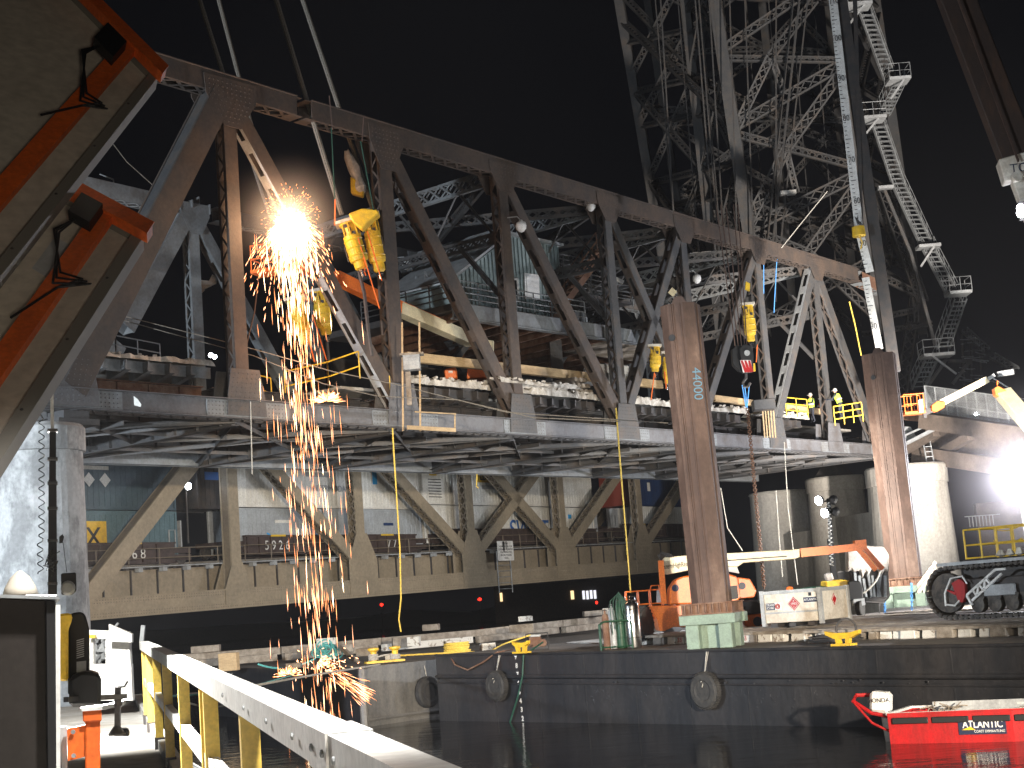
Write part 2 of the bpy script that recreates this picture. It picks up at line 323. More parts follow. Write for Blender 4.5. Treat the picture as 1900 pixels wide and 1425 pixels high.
# near bottom chord, with splice plates and rivets
b = MB()
for sg in (-.3, .3):
    b.beam(BP(-5, ZB, sg), BP(63, ZB, sg), .05, .74)
    for z in (-.35, .35): b.beam(BP(-5, ZB + z, sg + (-.1 if sg < 0 else .1)), BP(63, ZB + z, sg + (-.1 if sg < 0 else .1)), .2, .03)
chord = b.build('bottom_chord', 'chord', bridge)
rv = MB()
rs = random.Random(5)
for i, s in enumerate(NS):
    a, c = s - rs.uniform(1.3, 2), s + rs.uniform(1.2, 2.2)
    q = MB(); q.beam(BP(a, ZB, -.345), BP(c, ZB, -.345), .035, .6); q.build('splice_plate', 'farsteel', chord)
    for z in (-.22, -.08, .08, .22): rivets(rv, BP(a, ZB + z, -.365), BP(c, ZB + z, -.365), -N, .17, .024)
for z in (-.3, .3): rivets(rv, BP(-5, ZB + z, -.327), BP(61, ZB + z, -.327), -N, .16, .024)
rv.build('rivet', 'chord', bridge, kind='stuff')
q = MB()
s = -4
while s < 62:
    q.beam(BP(s, ZB - .37, -.28), BP(s + .5, ZB - .37, .28), .015, .08, side=(0, 0, 1)); q.beam(BP(s, ZB - .37, .28), BP(s + .5, ZB - .37, -.28), .015, .08, side=(0, 0, 1)); s += .55
q.build('lacing', 'steel', chord, kind='stuff')
# near top chord in two pieces with a cut gap
for a, c in ((-3.5, 10.05), (10.85, 58.3)):
    member(BP(a, ztop(a)), BP(c, ztop(c)), N, .74, .75, 'x', bridge, 'top_chord', 'steel2', cover=None, bars=.12, pitch=.8)
    q = MB(); q.beam(BP(a, ztop(a) + .4, 0), BP(c, ztop(c) + .4, 0), .95, .03); q.build('cover_plate', 'steel2', bridge)
# orange-tan cut end piece of the top chord at the right
member(BP(58.9, ztop(58.9) - .1), BP(61.8, ztop(61.8) - .35), N, .74, .75, 'x', bridge, 'cut_chord_end', 'rust', 'farsteel', label=None) if False else member(BP(58.9, ztop(58.9) - .1), BP(61.8, ztop(61.8) - .35), N, .74, .75, 'x', bridge, 'cut_chord_end', 'rust', 'farsteel')
def gusset(s, z, off, up, parent, m, wtop=1.3, wbot=.7, h=1.9, name='gusset_plate'):
    for sg in (-1, 1):
        o2 = off + sg * .4; q = MB(); z1 = z + (.25 if up < 0 else -.25)
        pl = [BP(s - wtop, z1, o2), BP(s + wtop, z1, o2), BP(s + wtop * .95, z1 + up * h * .4, o2), BP(s + wbot * .6, z1 + up * h, o2), BP(s - wbot * .6, z1 + up * h, o2), BP(s - wtop * .95, z1 + up * h * .4, o2)]
        q.prism(pl, N * .03 * sg)
        if sg < 0:
            for k in range(9):
                f = .1 + k * .1
                ww = wtop * .9 if f < .4 else wtop * .9 + (wbot * .55 - wtop * .9) * (f - .4) / .6
                rivets(q, BP(s - ww, z1 + up * h * f, o2 - .032), BP(s + ww, z1 + up * h * f, o2 - .032), -N, .22, .025)
        q.build(name, m, parent)
tops = NS[1:-1]
for i, s in enumerate(tops):
    zt = ztop(s)
    gusset(s, zt, 0, -1, bridge, 'steel2', 1.05 if i else 1.3, .7, 1.9 if i < 2 else 1.4)
    member(BP(s, ZB + .3), BP(s, zt - .5), N, [.62, .75, .62, .55, .55, .55, .5][i], .5, 'z', bridge, 'vertical_post', 'steel2' if i < 3 else 'steel', 'steel2', pitch=.52, bars=.085)
for i, s in enumerate(NS): gusset(s, ZB, 0, 1, bridge, 'steel' if i in (1, 3, 4, 6) else 'chord', .95, 1.15, 1.75)
# end post and diagonals
member(BP(-.9, ZB + .3), BP(6.3, ztop(6.6) - .3), N, .95, .85, 'solid', bridge, 'end_post', 'steel2', 'steel')
for k, (a, za, c, zc, ww) in enumerate([(7.0, ztop(7) - .7, 15.1, ZB + .5, .6), (15.5, ztop(15.5) - .7, 22.95, ZB + .5, .62), (23.3, ztop(23) - .7, 31.2, ZB + .5, .55), (31.5, ztop(31) - .7, 38.1, ZB + .5, .5),
                                       (31.2, ZB + .5, 37.8, ztop(38) - .7, .5), (38.1, ZB + .5, 45.6, ztop(45.9) - .7, .5), (45.9, ZB + .5, 52.5, ztop(52.8) - .7, .55), (53.1, ztop(53) - .7, 58.9, ZB + .5, .7)]):
    member(BP(a, za), BP(c, zc), N, ww, .5, 'batten' if k not in (7,) else 'x', bridge, 'diagonal', 'steel2' if k < 3 else 'steel', 'grey' if k in (0, 6) else 'steel2', pitch=1.45)
# far truss, offset by one skewed panel, cut end post at its left
FS = [7.2, 15.5, 23.3, 31.2, 38.8, 46.5, 54, 61]
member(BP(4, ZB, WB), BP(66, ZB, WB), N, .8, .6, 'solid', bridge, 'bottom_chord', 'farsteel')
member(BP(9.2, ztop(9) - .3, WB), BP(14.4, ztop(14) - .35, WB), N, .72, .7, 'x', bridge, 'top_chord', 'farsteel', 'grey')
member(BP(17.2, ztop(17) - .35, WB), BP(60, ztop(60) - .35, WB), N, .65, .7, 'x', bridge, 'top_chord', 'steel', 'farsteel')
for i, s in enumerate(FS[1:-1]):
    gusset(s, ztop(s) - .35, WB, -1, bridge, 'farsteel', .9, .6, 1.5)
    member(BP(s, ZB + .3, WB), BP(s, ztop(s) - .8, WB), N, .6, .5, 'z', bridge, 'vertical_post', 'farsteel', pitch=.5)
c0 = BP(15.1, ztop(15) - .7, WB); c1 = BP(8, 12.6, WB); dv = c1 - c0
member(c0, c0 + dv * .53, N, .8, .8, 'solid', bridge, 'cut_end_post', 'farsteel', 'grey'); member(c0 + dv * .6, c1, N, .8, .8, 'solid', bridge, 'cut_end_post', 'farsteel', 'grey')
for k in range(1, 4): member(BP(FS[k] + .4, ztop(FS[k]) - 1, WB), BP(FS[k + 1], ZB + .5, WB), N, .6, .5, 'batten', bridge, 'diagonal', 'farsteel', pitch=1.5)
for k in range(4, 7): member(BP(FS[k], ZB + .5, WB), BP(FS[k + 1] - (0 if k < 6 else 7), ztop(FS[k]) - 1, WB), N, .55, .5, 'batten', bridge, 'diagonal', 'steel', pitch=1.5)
q = MB()    # jagged cut plates at the far apex
for k in range(9):
    c = BP(14.6 + k * .22, ztop(15) - .15 + random.uniform(-.2, .2), WB - .45 + random.uniform(0, .9)); q.box(c, .05, .35, random.uniform(.3, .9), X=U, Y=N)
q.build('torn_plate', 'farsteel', bridge, kind='stuff')
# top struts, laterals and sway bracing between the trusses
for i, s in enumerate(NS[3:8]):
    z = ztop(s) - .25; up = V((0, 0, 1))
    member(BP(s, z, .5), BP(s, z - .2, WB - .5), up, .2, .75, 'x', bridge, 'top_strut', 'farsteel', pitch=.75, bars=.09)
    member(BP(s, z - 2.9, .4), BP(s, z - 3, WB - .4), up, .2, .5, 'x', bridge, 'sway_strut', 'steel', pitch=.5, bars=.07)
    q = MB()
    for k in range(6):
        a = .5 + k * 2; c = a + 2; angle(q, BP(s, z - (.3 if k % 2 else 2.8), a), BP(s, z - (2.8 if k % 2 else .3), c), .1, U)
    q.beam(BP(s, z - 5.6, .4), BP(s, z - 2.9, 2.6), .2, .2, side=U); q.beam(BP(s, z - 5.6, WB - .4), BP(s, z - 2.9, WB - 2.6), .2, .2, side=U)
    q.build('sway_bracing', 'steel', bridge, kind='stuff')
tb = NS[3:8]
for a, c in zip(tb, tb[1:]):
    for (s0, s1) in ((a, c), (c, a)): member(BP(s0, ztop(s0) - .3, .6), BP(s1, ztop(s1) - .45, WB - .6), up, .16, .5, 'x', bridge, 'lateral_brace', 'steel', pitch=.5, bars=.07)
# floor beams, stringers, bottom laterals
for s in NS:
    q = MB(); q.beam(BP(s, 12.2, .3), BP(s, 12.2, WB - .3), .03, 1.5); q.beam(BP(s, 11.46, .3), BP(s, 11.46, WB - .3), .36, .04); q.beam(BP(s, 12.95, .3), BP(s, 12.95, WB - .3), .36, .04)
    for k in range(9):
        for sg in (-1, 1): q.box(BP(s + sg * .09, 12.2, 1 + k * 1.35), .14, .02, 1.4, X=U, Y=N)
    q.build('floor_beam', 'steel', bridge)
SO = (1.9, 4.3, 8.7, 11.1)
for k, o in enumerate(SO):
    for j, (a, c) in enumerate(zip([-4.5] + NS[:], NS[:] + [63])):
        if c - a < 1: continue
        q = MB(); q.beam(BP(a + .2, 12.55, o), BP(c - .2, 12.55, o), .025, 1.05); q.beam(BP(a + .2, 12.04, o), BP(c - .2, 12.04, o), .3, .04)
        if k == 0:
            q.beam(BP(a + .2, 13.1, o), BP(c - .2, 13.1, o), .3, .04)
            for z in (12.2, 12.4, 12.6, 12.8, 12.95): rivets(q, BP(a + .3, z, o - .014), BP(c - .3, z, o - .014), -N, .2, .024)
        n = int((c - a) / 1.4)
        for i in range(n): q.box(BP(a + .6 + i * 1.4, 12.55, o - .06), .03, .11, 1.0, X=U, Y=N)
        q.build('stringer', 'rust' if (k == 0 and j < 2) else 'dark', bridge)
q = MB()
for a, c in zip(NS, NS[1:]):
    m_ = (a + c) / 2
    for (s0, o0, s1, o1) in ((a, .3, c, WB - .3), (c, .3, a, WB - .3), (a, .3, c, WB / 2), (c, .3, a, WB / 2), (m_, WB / 2, m_, 2)):
        angle(q, BP(s0, 11.62, o0), BP(s1, 11.6, o1), .17, V((0, 0, 1)))
for k in range(2): angle(q, BP(-.9, 11.62, 4.3 + k * 4.4), BP(59, 11.62, 4.3 + k * 4.4), .14, V((0, 0, 1)))
q.build('bottom_bracing', 'steel', bridge)
# deck brackets and broken slab edge; the slab pieces carry their own rough geometry
def rubble_strip(s0, s1, off, z, wd, parent, name, m, seed, hmax=.3):
    r = random.Random(seed); b = MB(); n = int((s1 - s0) / .28); rows = 5; vs = []
    for i in range(n + 1):
        s = s0 + (s1 - s0) * i / n
        for j in range(rows):
            vs.append(BP(s + r.uniform(-.08, .08), z + (0 if j in (0,) else hmax * r.uniform(.45, 1) * (1 if j < rows - 1 else .3)), off - wd / 2 + wd * [0, .03, .4, .8, 1][j] + r.uniform(-.08, .08) * (j < 2)))
    b.poly(vs, [(i * rows + j, i * rows + j + 1, (i + 1) * rows + j + 1, (i + 1) * rows + j) for i in range(n) for j in range(rows - 1)])
    for i in range(n * 3):
        c = BP(s0 + (s1 - s0) * r.random(), z + hmax * .85, off - wd / 2 + wd * r.random() * .5); sz = r.uniform(.04, .16)
        b.box(c, sz * 1.6, sz, sz * .7, X=(cos(i), sin(i), .2), Y=(-sin(i), cos(i), 0), Z=(.1, 0, 1))
    return b.build(name, m, parent)
for j, (a, c) in enumerate(((-2.2, 6.2), (16.1, 22.4), (23.6, 30.6), (32, 44.5), (46.3, 51.5))):
    rubble_strip(a, c, 1.5 if j == 0 else 1.3, 13.72, 1.5, bridge, 'broken_slab_edge', 'rubble', j + 3, .22 if j == 0 else .4)
    q = MB(); q.beam(BP(a, 13.5, 1.1), BP(c, 13.5, 1.1), .05, .42); q.beam(BP(a, 13.69, 1.6), BP(c, 13.69, 1.6), 1.1, .03); q.build('deck_fascia', 'farsteel' if j == 0 else 'dark', bridge)
    n = max(3, int((c - a) / (1.05 if j == 0 else .95)))
    for i in range(n):
        s = a + .4 + (c - a - .6) * i / n; q = MB()
        q.prism([BP(s, 13.68, .75), BP(s, 13.68, 1.9), BP(s, 13.1, 1.9), BP(s, 13.38, .8)], U * .06)
        q.prism([BP(s, 13.36, .78), BP(s, 13.1, 1.9), BP(s + .25, 13.1, 1.9), BP(s + .25, 13.36, .78)], V((0, 0, -.03)))
        q.build('deck_bracket', 'farsteel' if j == 0 else 'dark', bridge)
q = MB()   # deck plates further in
for (a, c) in ((-2, 6.4), (14, 60)): q.beam(BP(a, 13.6, 6.9), BP(c, 13.6, 6.9), 9.6, .12)
q.build('deck_slab', 'concrete', bridge)
bs = rubble_strip(21.5, 27.6, .15, 13.95, 1.1, None, 'loose_slab_fragment', 'rubble', 77, .25); tag(recentre(bs), 'long pale slab fragment jutting over the truss edge between two posts', 'concrete fragment')
# ================================================================== tan lower railway bridge
TB = V((-24.12, 87, 0)); TL = V((34.27, 52, 0)).normalized(); TN = V((-TL.y, TL.x, 0))
def TP(s, z, off=0): return TB + TL * s + TN * off + V((0, 0, z))
def tz(s): return 5.62 + s * .0165
tan = thing('railway_bridge', TP(30, 0, 3), 'tan painted lower truss railway bridge carrying the container train', 'bridge')
TS = [-.8, 11.2, 23.3, 36.3, 49.3, 62.3, 75.3, 77.6]
TW = 7.0
for off in (0, TW):
    zt = 17.2
    near = off == 0
    q = MB()
    for sg in (-.35, .35):
        for a, c in zip([-4] + TS[1:-1], TS[1:]): q.beam(TP(a, tz(a), off + sg), TP(c, tz(c), off + sg), .05, 1.15)
    for a, c in zip([-4] + TS[1:-1], TS[1:]): q.beam(TP(a, tz(a) + .58, off), TP(c, tz(c) + .58, off), .95, .04); q.beam(TP(a, tz(a) - .58, off), TP(c, tz(c) - .58, off), .95, .04)
    q.build('bottom_chord', 'tan', tan)
    if near:
        q = MB()
        for z in (-.45, -.3, .3, .45): rivets(q, TP(-3, tz(-3) + z, -.377), TP(75, tz(75) + z, -.377), -TN, .2, .03)
        q.build('rivet', 'tandark', tan, kind='stuff')
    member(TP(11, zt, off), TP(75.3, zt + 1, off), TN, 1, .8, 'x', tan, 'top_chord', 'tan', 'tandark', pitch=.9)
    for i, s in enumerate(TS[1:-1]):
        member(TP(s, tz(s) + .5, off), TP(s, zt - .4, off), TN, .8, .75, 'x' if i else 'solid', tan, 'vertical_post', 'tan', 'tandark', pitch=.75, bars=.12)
        for o2 in (off - .42, off + .42):
            z0 = tz(s) - .4; W2 = 1.25 if i else .75; g = MB()
            if i == 0: pl = [(-1.15, 0), (1.15, 0), (1.15, .95), (.42, 2.6), (-.42, 2.6), (-1.15, .95)]
            else: pl = [(-1.5, 0), (1.5, 0), (1.5, 2.3), (.55, 4.1), (-.55, 4.1), (-1.5, 2.3)]
            g.prism([TP(s + a, z0 + h, o2) for a, h in pl], TN * (.03 if o2 > off else -.03))
            if near and o2 < off:
                for k in range(11 if i else 6):
                    h = .25 + k * .33; ww = pl[1][0] - .12 if h < pl[2][1] else pl[1][0] - .1 - (h - pl[2][1]) / (pl[3][1] - pl[2][1]) * (pl[1][0] - pl[3][0])
                    rivets(g, TP(s - ww, z0 + h, o2 - .032), TP(s + ww, z0 + h, o2 - .032), -TN, .24, .03)
            g.build('gusset_plate', 'tan', tan)
    dg = [(TS[0], 0, 10.9, 1), (11.4, 1, TS[2] - .4, 0), (23.6, 1, TS[3] - .4, 0), (36.5, 1, TS[4] - .4, 0), (TS[3] + .4, 0, 49.1, 1), (TS[4] + .4, 0, 62.1, 1), (TS[5] + .4, 0, 75.1, 1)]
    for k, (a, ua, c, uc) in enumerate(dg):
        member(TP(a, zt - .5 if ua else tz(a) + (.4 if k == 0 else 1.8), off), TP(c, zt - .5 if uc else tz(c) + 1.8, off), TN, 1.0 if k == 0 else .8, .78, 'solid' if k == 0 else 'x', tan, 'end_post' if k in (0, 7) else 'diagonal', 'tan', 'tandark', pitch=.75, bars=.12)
for i, s in enumerate(TS):
    q = MB(); q.beam(TP(s, tz(s) + .1, .4), TP(s, tz(s) + .1, TW - .4), .3, 1.2); q.build('floor_beam', 'tandark', tan)
    if 0 < i < 7: member(TP(s, 17, .5), TP(s, 17, TW - .5), Z3, .5, .4, 'x', tan, 'top_strut', 'tan', 'tandark')
# track girder with stiffeners, ties, rails, walkway with railing
def dz(s): return tz(s) + 2.15
q = MB()
for o in (1.5, 4.9): q.beam(TP(-3, dz(-3) - .85, o), TP(77.6, dz(77.6) - .85, o), .06, 1.55)
q.build('track_girder', 'tan', tan)
for i in range(38): q = MB(); q.box(TP(-2 + i * 2.08, dz(-2 + i * 2.08) - .85, 1.41), .07, .12, 1.5, X=TL, Y=TN); q.build('stiffener', 'dark', tan)
q = MB()
for i in range(128): s = -2.5 + i * .62; q.box(TP(s, dz(s) + .03, 3.2), .24, 4.3, .2, X=TL, Y=TN)
q.build('bridge_tie', 'dark', tan, kind='stuff')
q = MB()
for o in (2.45, 3.95): q.beam(TP(-3, dz(-3) + .22, o), TP(77.6, dz(77.6) + .22, o), .08, .17)
q.build('rail', 'wire', tan)
q = MB(); q.beam(TP(-3, dz(-3) + .05, .75), TP(77.6, dz(77.6) + .05, .75), .7, .06); q.build('walkway', 'grey', tan)
for i in range(24):
    s = -1.6 + i * 1.9
    if s > 44: break
    q = MB(); q.box(TP(s, dz(s) - .12, .55), .32, .35, .22, X=TL, Y=TN); q.build('walkway_bracket', 'grey', tan)
for i in range(28):
    s = 1 + i * 2.4; q = MB(); q.tube([TP(s, dz(s), .6), TP(s, dz(s) + 1.1, .6)], .035); q.build('railing_post', 'tandark', tan)
for h in (.55, 1.1): q = MB(); q.tube([TP(0, dz(0) + h, .6), TP(68, dz(68) + h, .6)], .03); q.build('handrail', 'tandark', tan)
# notice board and ladder on the near truss
nb = onv(938, 1022, TB - TN * .6, TL); t = thing('notice_board', nb - Z3 * 1.0, 'white notice board with black stains fixed to the tan railway bridge', 'sign')
q = MB(); q.box(nb, 2.1, .06, 1.5, X=TL, Y=TN); q.build('board', 'white', t)
q = MB()
for k in range(14):
    xx = random.gauss(0, .28); l = random.uniform(.2, .9); q.box(nb + TL * xx + Z3 * (.72 - l / 2) - TN * .034, random.uniform(.03, .09), .006, l, X=TL, Y=TN)
q.build('stain', 'ink', t, kind='stuff')
for i, s_ in enumerate(['NOTICE', 'HORN SIGNAL FOR', 'OPENING OF BRIDGE', 'CALL OPERATOR', 'BEFORE PASSING', 'USCG']):
    text(s_, nb + Z3 * (.55 - i * .22) - TN * .036, .2, TL, Z3, 'ink', t, 'notice_line')
t = thing('service_ladder', onv(938, 1085, TB - TN * .5, TL) - Z3 * .6, 'light steel access ladder hung below the white notice board', 'ladder'); b0 = WL[t.name]
for dx in (-.9, .9): q = MB(); q.tube([b0 + TL * dx, b0 + TL * dx + Z3 * 3.2], .04); q.build('ladder_rail', 'galv', t)
for k in range(7): q = MB(); q.tube([b0 + TL * -.9 + Z3 * (.3 + k * .45), b0 + TL * .9 + Z3 * (.3 + k * .45)], .03); q.build('rung', 'galv', t)
# ================================================================== container train
def tp(x, y, off=3.2): return onv(x, y, TB + TN * (off - 1.3), TL)
def S(x, y=1000, off=3.2): p = tp(x, y, off); return (p - TB).dot(TL)
def container(s0, s1, z0, m, label, name='shipping_container', marks=None):
    h = 2.85; t = thing(name, TP((s0 + s1) / 2, z0, 3.2), label, 'container', 'containers on the train'); zc = z0 + h / 2; L = s1 - s0
    q = MB(); q.box(TP((s0 + s1) / 2, zc, 3.2), L - .1, 2.36, h - .12, X=TL, Y=TN)
    q.build('body', m, t)
    q = MB(); n = int(L / .42)
    for i in range(n): q.box(TP(s0 + .2 + (L - .4) * (i + .5) / n, zc, 2.02), .2, .05, h - .45, X=TL, Y=TN)
    q.build('side_corrugation', m, t)
    q = MB()
    for s in (s0 + .06, s1 - .06):
        for o in (2.0, 4.4): q.box(TP(s, zc, o), .14, .14, h, X=TL, Y=TN)
    for z in (z0 + .08, z0 + h - .06):
        for o in (1.99, 4.41): q.beam(TP(s0, z, o), TP(s1, z, o), .1, .13)
    q.build('frame', m, t)
    for mk in (marks or []):
        kind, ds, dz_, size, col = mk[:5]; p = TP(s0 + ds, z0 + dz_, 1.985)
        if kind == 'box': q = MB(); q.box(p, size[0], .02, size[1], X=TL, Y=TN); q.build('decal', col, t)
        elif kind == 'dia': q = MB(); q.prism([p + TL * size, p + Z3 * size, p - TL * size, p - Z3 * size], -TN * .02); q.build('decal', col, t)
        else: text(kind, p - TN * (.03 if col != 'cwhite' else .03), size, TL, Z3, col, t, shear=.2 if kind == 'SWIFT' else 0, bold=.02 if size > 1 else 0)
    return t
zl = lambda s: dz(s) + .62
def swoosh(t, s, z):
    q = MB(); pts = [];
    for i in range(13):
        a = -2.6 + 5.2 * i / 12; pts.append((s + a, z - .75 + .11 * a * a))
    top = [(x, y + .06 + .28 * (1 - ((x - s) / 2.7) ** 2)) for x, y in pts]
    q.prism([TP(x, y, 1.96) for x, y in pts + top[::-1]], -TN * .02)
    q.prism([TP(s + 2.0, z + .15, 1.95), TP(s + 3.3, z + .45, 1.95), TP(s + 3.1, z - .75, 1.95), TP(s + 2.75, z - .5, 1.95), TP(s + 2.85, z + .12, 1.95)], -TN * .02)
    q.build('smile_mark', 'sky_blue', t)
sa, sb = -9, S(330)
for lvl in (0, 1):
    z0 = zl(3) + lvl * 2.9
    container(sa, sb, z0, 'corten' if lvl else 'cblue', 'dark blue grey container with white diamond marks on the upper tier at left' if lvl else 'slate blue container with a yellow decal behind the left pier', marks=[('MORE', 4.5 - 0, 1.9, 1.0, 'cwhite'), ('box', 11.3, 2.45, (2.2, .22), 'cwhite'), ('dia', 10.9, 1.75, .42, 'cwhite'), ('dia', 12.1, 1.75, .42, 'cwhite')] if lvl else [('box', S(175) - sa, 1.3, (2.0, 1.9), 'yellow'), ('X', S(175) - sa, 1.3, 1.5, 'ink')])
s2, s3 = S(372), S(432)
container(s2, s3, zl(s2) + 2.9, 'dark', 'short black container in shadow between the blue and the white containers', marks=[('box', 1.3, 2.1, (1.2, .5), 'bluel')])
s2, s3 = S(440), S(783)
container(s2, s3, zl(20) + 2.9, 'cwhite', 'long white container with a blue square decal on the upper tier', marks=[('box', S(704) - s2, 2.25, (.5, .95), 'sky_blue'), ('INTERMODAL', S(620) - s2, 1.35, .62, 'grey'), ('box', S(600) - s2, 2.3, (2.6, .3), 'grey')])
sm = S(600)
tc1 = container(s2, sm, zl(20), 'cgrey', 'pale grey corrugated container with a blue smile mark at its right end', marks=[('box', 4.5, 2.0, (1.6, .2), 'cwhite')])
swoosh(tc1, sm - 2.9, zl(20) + 1.2)
container(sm + .3, S(785), zl(22), 'cgrey', 'pale grey corrugated container right of the blue smile mark', marks=[('box', 7, 1.8, (1.1, .2), 'cnavy')])
s4, s5 = S(792), S(1106)
t6 = container(s4, s5, zl(45) + 2.9, 'cwhite', 'white container with a yellow and black clearance plate on the upper tier', marks=[('box', S(912) - s4, 2.25, (2.4, .85), 'yellow'), ('LB-HI', S(912) - s4, 2.25, .8, 'ink'), ('box', S(918) - s4, 1.45, (2.3, .3), 'grey'), ('box', S(813) - s4, 2.35, (.9, .3), 'yellow')] + [('box', S(815) - s4, 1.9 - k * .22, (1.6, .06), 'ink') for k in range(7)])
container(s4, s5, zl(45), 'cwhite', 'white container with large blue SWIFT lettering', marks=[('SWIFT', S(983) - s4, .98, 2.05, 'bluel'), ('box', S(1062) - s4, 2.1, (.5, .35), 'sky_blue')])
s6, s7 = S(1150), S(1300)
container(S(1166), S(1185), zl(60) + 2.9, 'cred', 'red container mostly hidden behind the tan posts'); container(S(1188), S(1330), zl(60) + 2.9, 'cnavy', 'navy container on the upper tier beside the first brown pile', marks=[('box', 2.6, 1.8, (.5, .8), 'cwhite')])
container(S(1175), S(1330), zl(60), 'cwhite', 'white container on the lower tier beside the first brown pile')
def well_car(s0, s1, label, rep):
    t = thing('well_car', TP((s0 + s1) / 2, dz((s0 + s1) / 2) + .3, 3.2), label, 'rail car', 'well cars of the train'); z = dz((s0 + s1) / 2)
    for o in (1.75, 4.65):
        q = MB(); q.beam(TP(s0 + 1.5, z + 1.0, o), TP(s1 - 1.5, z + 1.0, o), .12, 1.15)
        q.beam(TP(s0 + 1.5, z + 1.6, o - .05), TP(s1 - 1.5, z + 1.6, o - .05), .3, .1); q.beam(TP(s0 + 1.5, z + .42, o - .05), TP(s1 - 1.5, z + .42, o - .05), .3, .1)
        n = int((s1 - s0 - 3) / 1.1)
        for i in range(n): q.box(TP(s0 + 1.7 + i * 1.1, z + 1, o - (.12 if o < 3 else -.12)), .12, .12, 1.1, X=TL, Y=TN)
        q.build('side_sill', 'car', t)
    for s in (s0 + .9, s1 - .9):
        q = MB(); q.box(TP(s, z + 1.15, 3.2), 1.9, 2.6, .3, X=TL, Y=TN); q.box(TP(s, z + .75, 1.95), 1.9, .12, .35, X=TL, Y=TN); q.build('end_platform', 'car', t)
        q = MB(); q.tube([TP(s - .8, z + 1.3, 1.9), TP(s - .8, z + 2.4, 1.9), TP(s - .3, z + 2.4, 1.9), TP(s - .3, z + 1.3, 1.9)], .04); q.box(TP(s, z + 2.3, 2.4), .1, .5, 1.6, X=TL, Y=TN); q.box(TP(s + .45, z + 2.2, 2.4), .1, .5, 1.6, X=TL, Y=TN); q.build('grab_iron', 'grey', t)
        for ds in (-.6, .6):
            for o in (2.45, 3.95):
                q = MB(); q.lathe(TP(s + ds, z + .75, o - .07), [(.1, -.02), (.43, 0), (.45, .1), (.48, .14), (.1, .15)], 18, axis=TN); q.build('wheel', 'track', t)
    text('5 9 2 6', TP(s0 + 4.4, z + .95, 1.55), .85, TL, Z3, 'white', t); text(rep, TP(s1 - 4.5, z + .95, 1.55), .85, TL, Z3, 'white', t)
    for s in (s0 + 4.5, s1 - 5): q = MB(); q.box(TP(s, z + 1.6, 1.52), 1.4, .04, .12, X=TL, Y=TN); q.build('reflector_stripe', 'yellow', t)
well_car(-10.5, S(352), 'brown well car under the blue containers behind the end post', '6 8')
well_car(S(418), S(790), 'brown well car under the pale grey containers with the smile mark', '7 7')
well_car(S(797), S(1120), 'brown well car under the blue lettered white container', '53')
well_car(S(1140), S(1345), 'well car partly behind the first brown pile', '53')
hl = tp(349, 902); t = thing('rear_spotlight', hl - Z3 * .4, 'small bright lamp in the gap between the dark blue containers', 'lamp')
q = MB(); q.lathe(hl, [(.05, -.1), (.22, 0), (.22, .05)], 14, axis=-TN); q.build('lens', 'lamp', t); q = MB(); q.lathe(hl + TN * .05, [(.1, .4), (.27, .1), (.26, 0)], 14, axis=TN); q.tube([hl + TN * .2, hl + TN * .2 + Z3 * -3.5], .06); q.build('housing', 'dark', t)
# ================================================================== concrete piers
def cyl(name, c, r, z1, m, label, group=None, r0=None, cap=.6, seed=1, cat='pier'):
    q = MB(); rr = random.Random(seed); r0 = r0 or r * 1.06; n = 40; prof = [(r0, -3), (r0, .2)] + [(r0 + (r - r0) * k / 8, .2 + (z1 - cap - .2) * k / 8) for k in range(1, 9)] + [(r + .09, z1 - cap + .02), (r + .1, z1 - .12), (r, z1)]
    q.lathe((c[0], c[1], 0), prof, n)
    for v in q.v:
        if v.z > .3: k = 1 + .006 * rr.uniform(-1, 1); v.x = c[0] + (v.x - c[0]) * k; v.y = c[1] + (v.y - c[1]) * k
    o = q.build(name, m, smooth=False); tag(o, label, cat, group); return recentre(o)
cyl('concrete_pier', (-15.75, 51.2), 1.42, 11.05, 'concretew', 'patched round concrete pier under the left end of the dark truss bridge', r0=1.5, cap=.9)
cyl('concrete_pier', (24.3, 98.5), 2.45, 10.9, 'concrete', 'bright round concrete pier rising behind the second brown pile', r0=2.85, cap=1.2, seed=2)
cyl('concrete_pier', (22.1, 110), 1.95, 11.3, 'concrete', 'middle round concrete pier behind the lit light tower', r0=2.2, cap=1, seed=3)
cyl('concrete_pier', (19.2, 117), 2.1, 11.0, 'concrete', 'shaded concrete pier leftmost of the three at the right', r0=2.3, cap=.2, seed=4)
p = BP(-.9, 11.05); q = MB(); q.box(p + Z3 * .1, 1.6, 1.2, .2, X=U, Y=N); q.box(p + Z3 * .34, 1.0, .9, .28, X=U, Y=N); q.build('bearing', 'steel', bridge)
t = thing('pier_wall', (23.5, 104, 0), 'low concrete wall joining the round piers at the right', 'wall')
q = MB(); q.beam((24.3, 101, 4.2), (22.3, 108.5, 4.2), 1.8, 8.4); q.build('wall', 'concrete', t)
q = MB(); q.lathe((22.1, 110, 11.3), [(1.5, 0), (.4, 1.3), (.35, 1.6)], 4); q.build('bearing_pedestal', 'dark', t)
q = MB(); q.beam((21.4, 109, 4), (19.6, 115.4, 4), 1.6, 7.5); q.build('wall', 'concrete', t)
# bearings and ladder on the bright pier
t = thing('pier_ladder', atz(1722, 868, 10.9), 'short aluminium ladder standing up from the top of the bright pier', 'ladder'); c = V((25.7, 97.6, 10.9))
for dx in (-.22, .22): q = MB(); q.beam(c + V((dx, 0, -.1)), c + V((dx - .1, .2, 1.9)), .06, .05); q.build('ladder_rail', 'galv', t)
for k in range(6): q = MB(); q.beam(c + V((-.22, .03 * k, .1 + k * .32)), c + V((.2, .03 * k, .1 + k * .32)), .04, .04); q.build('rung', 'galv', t)
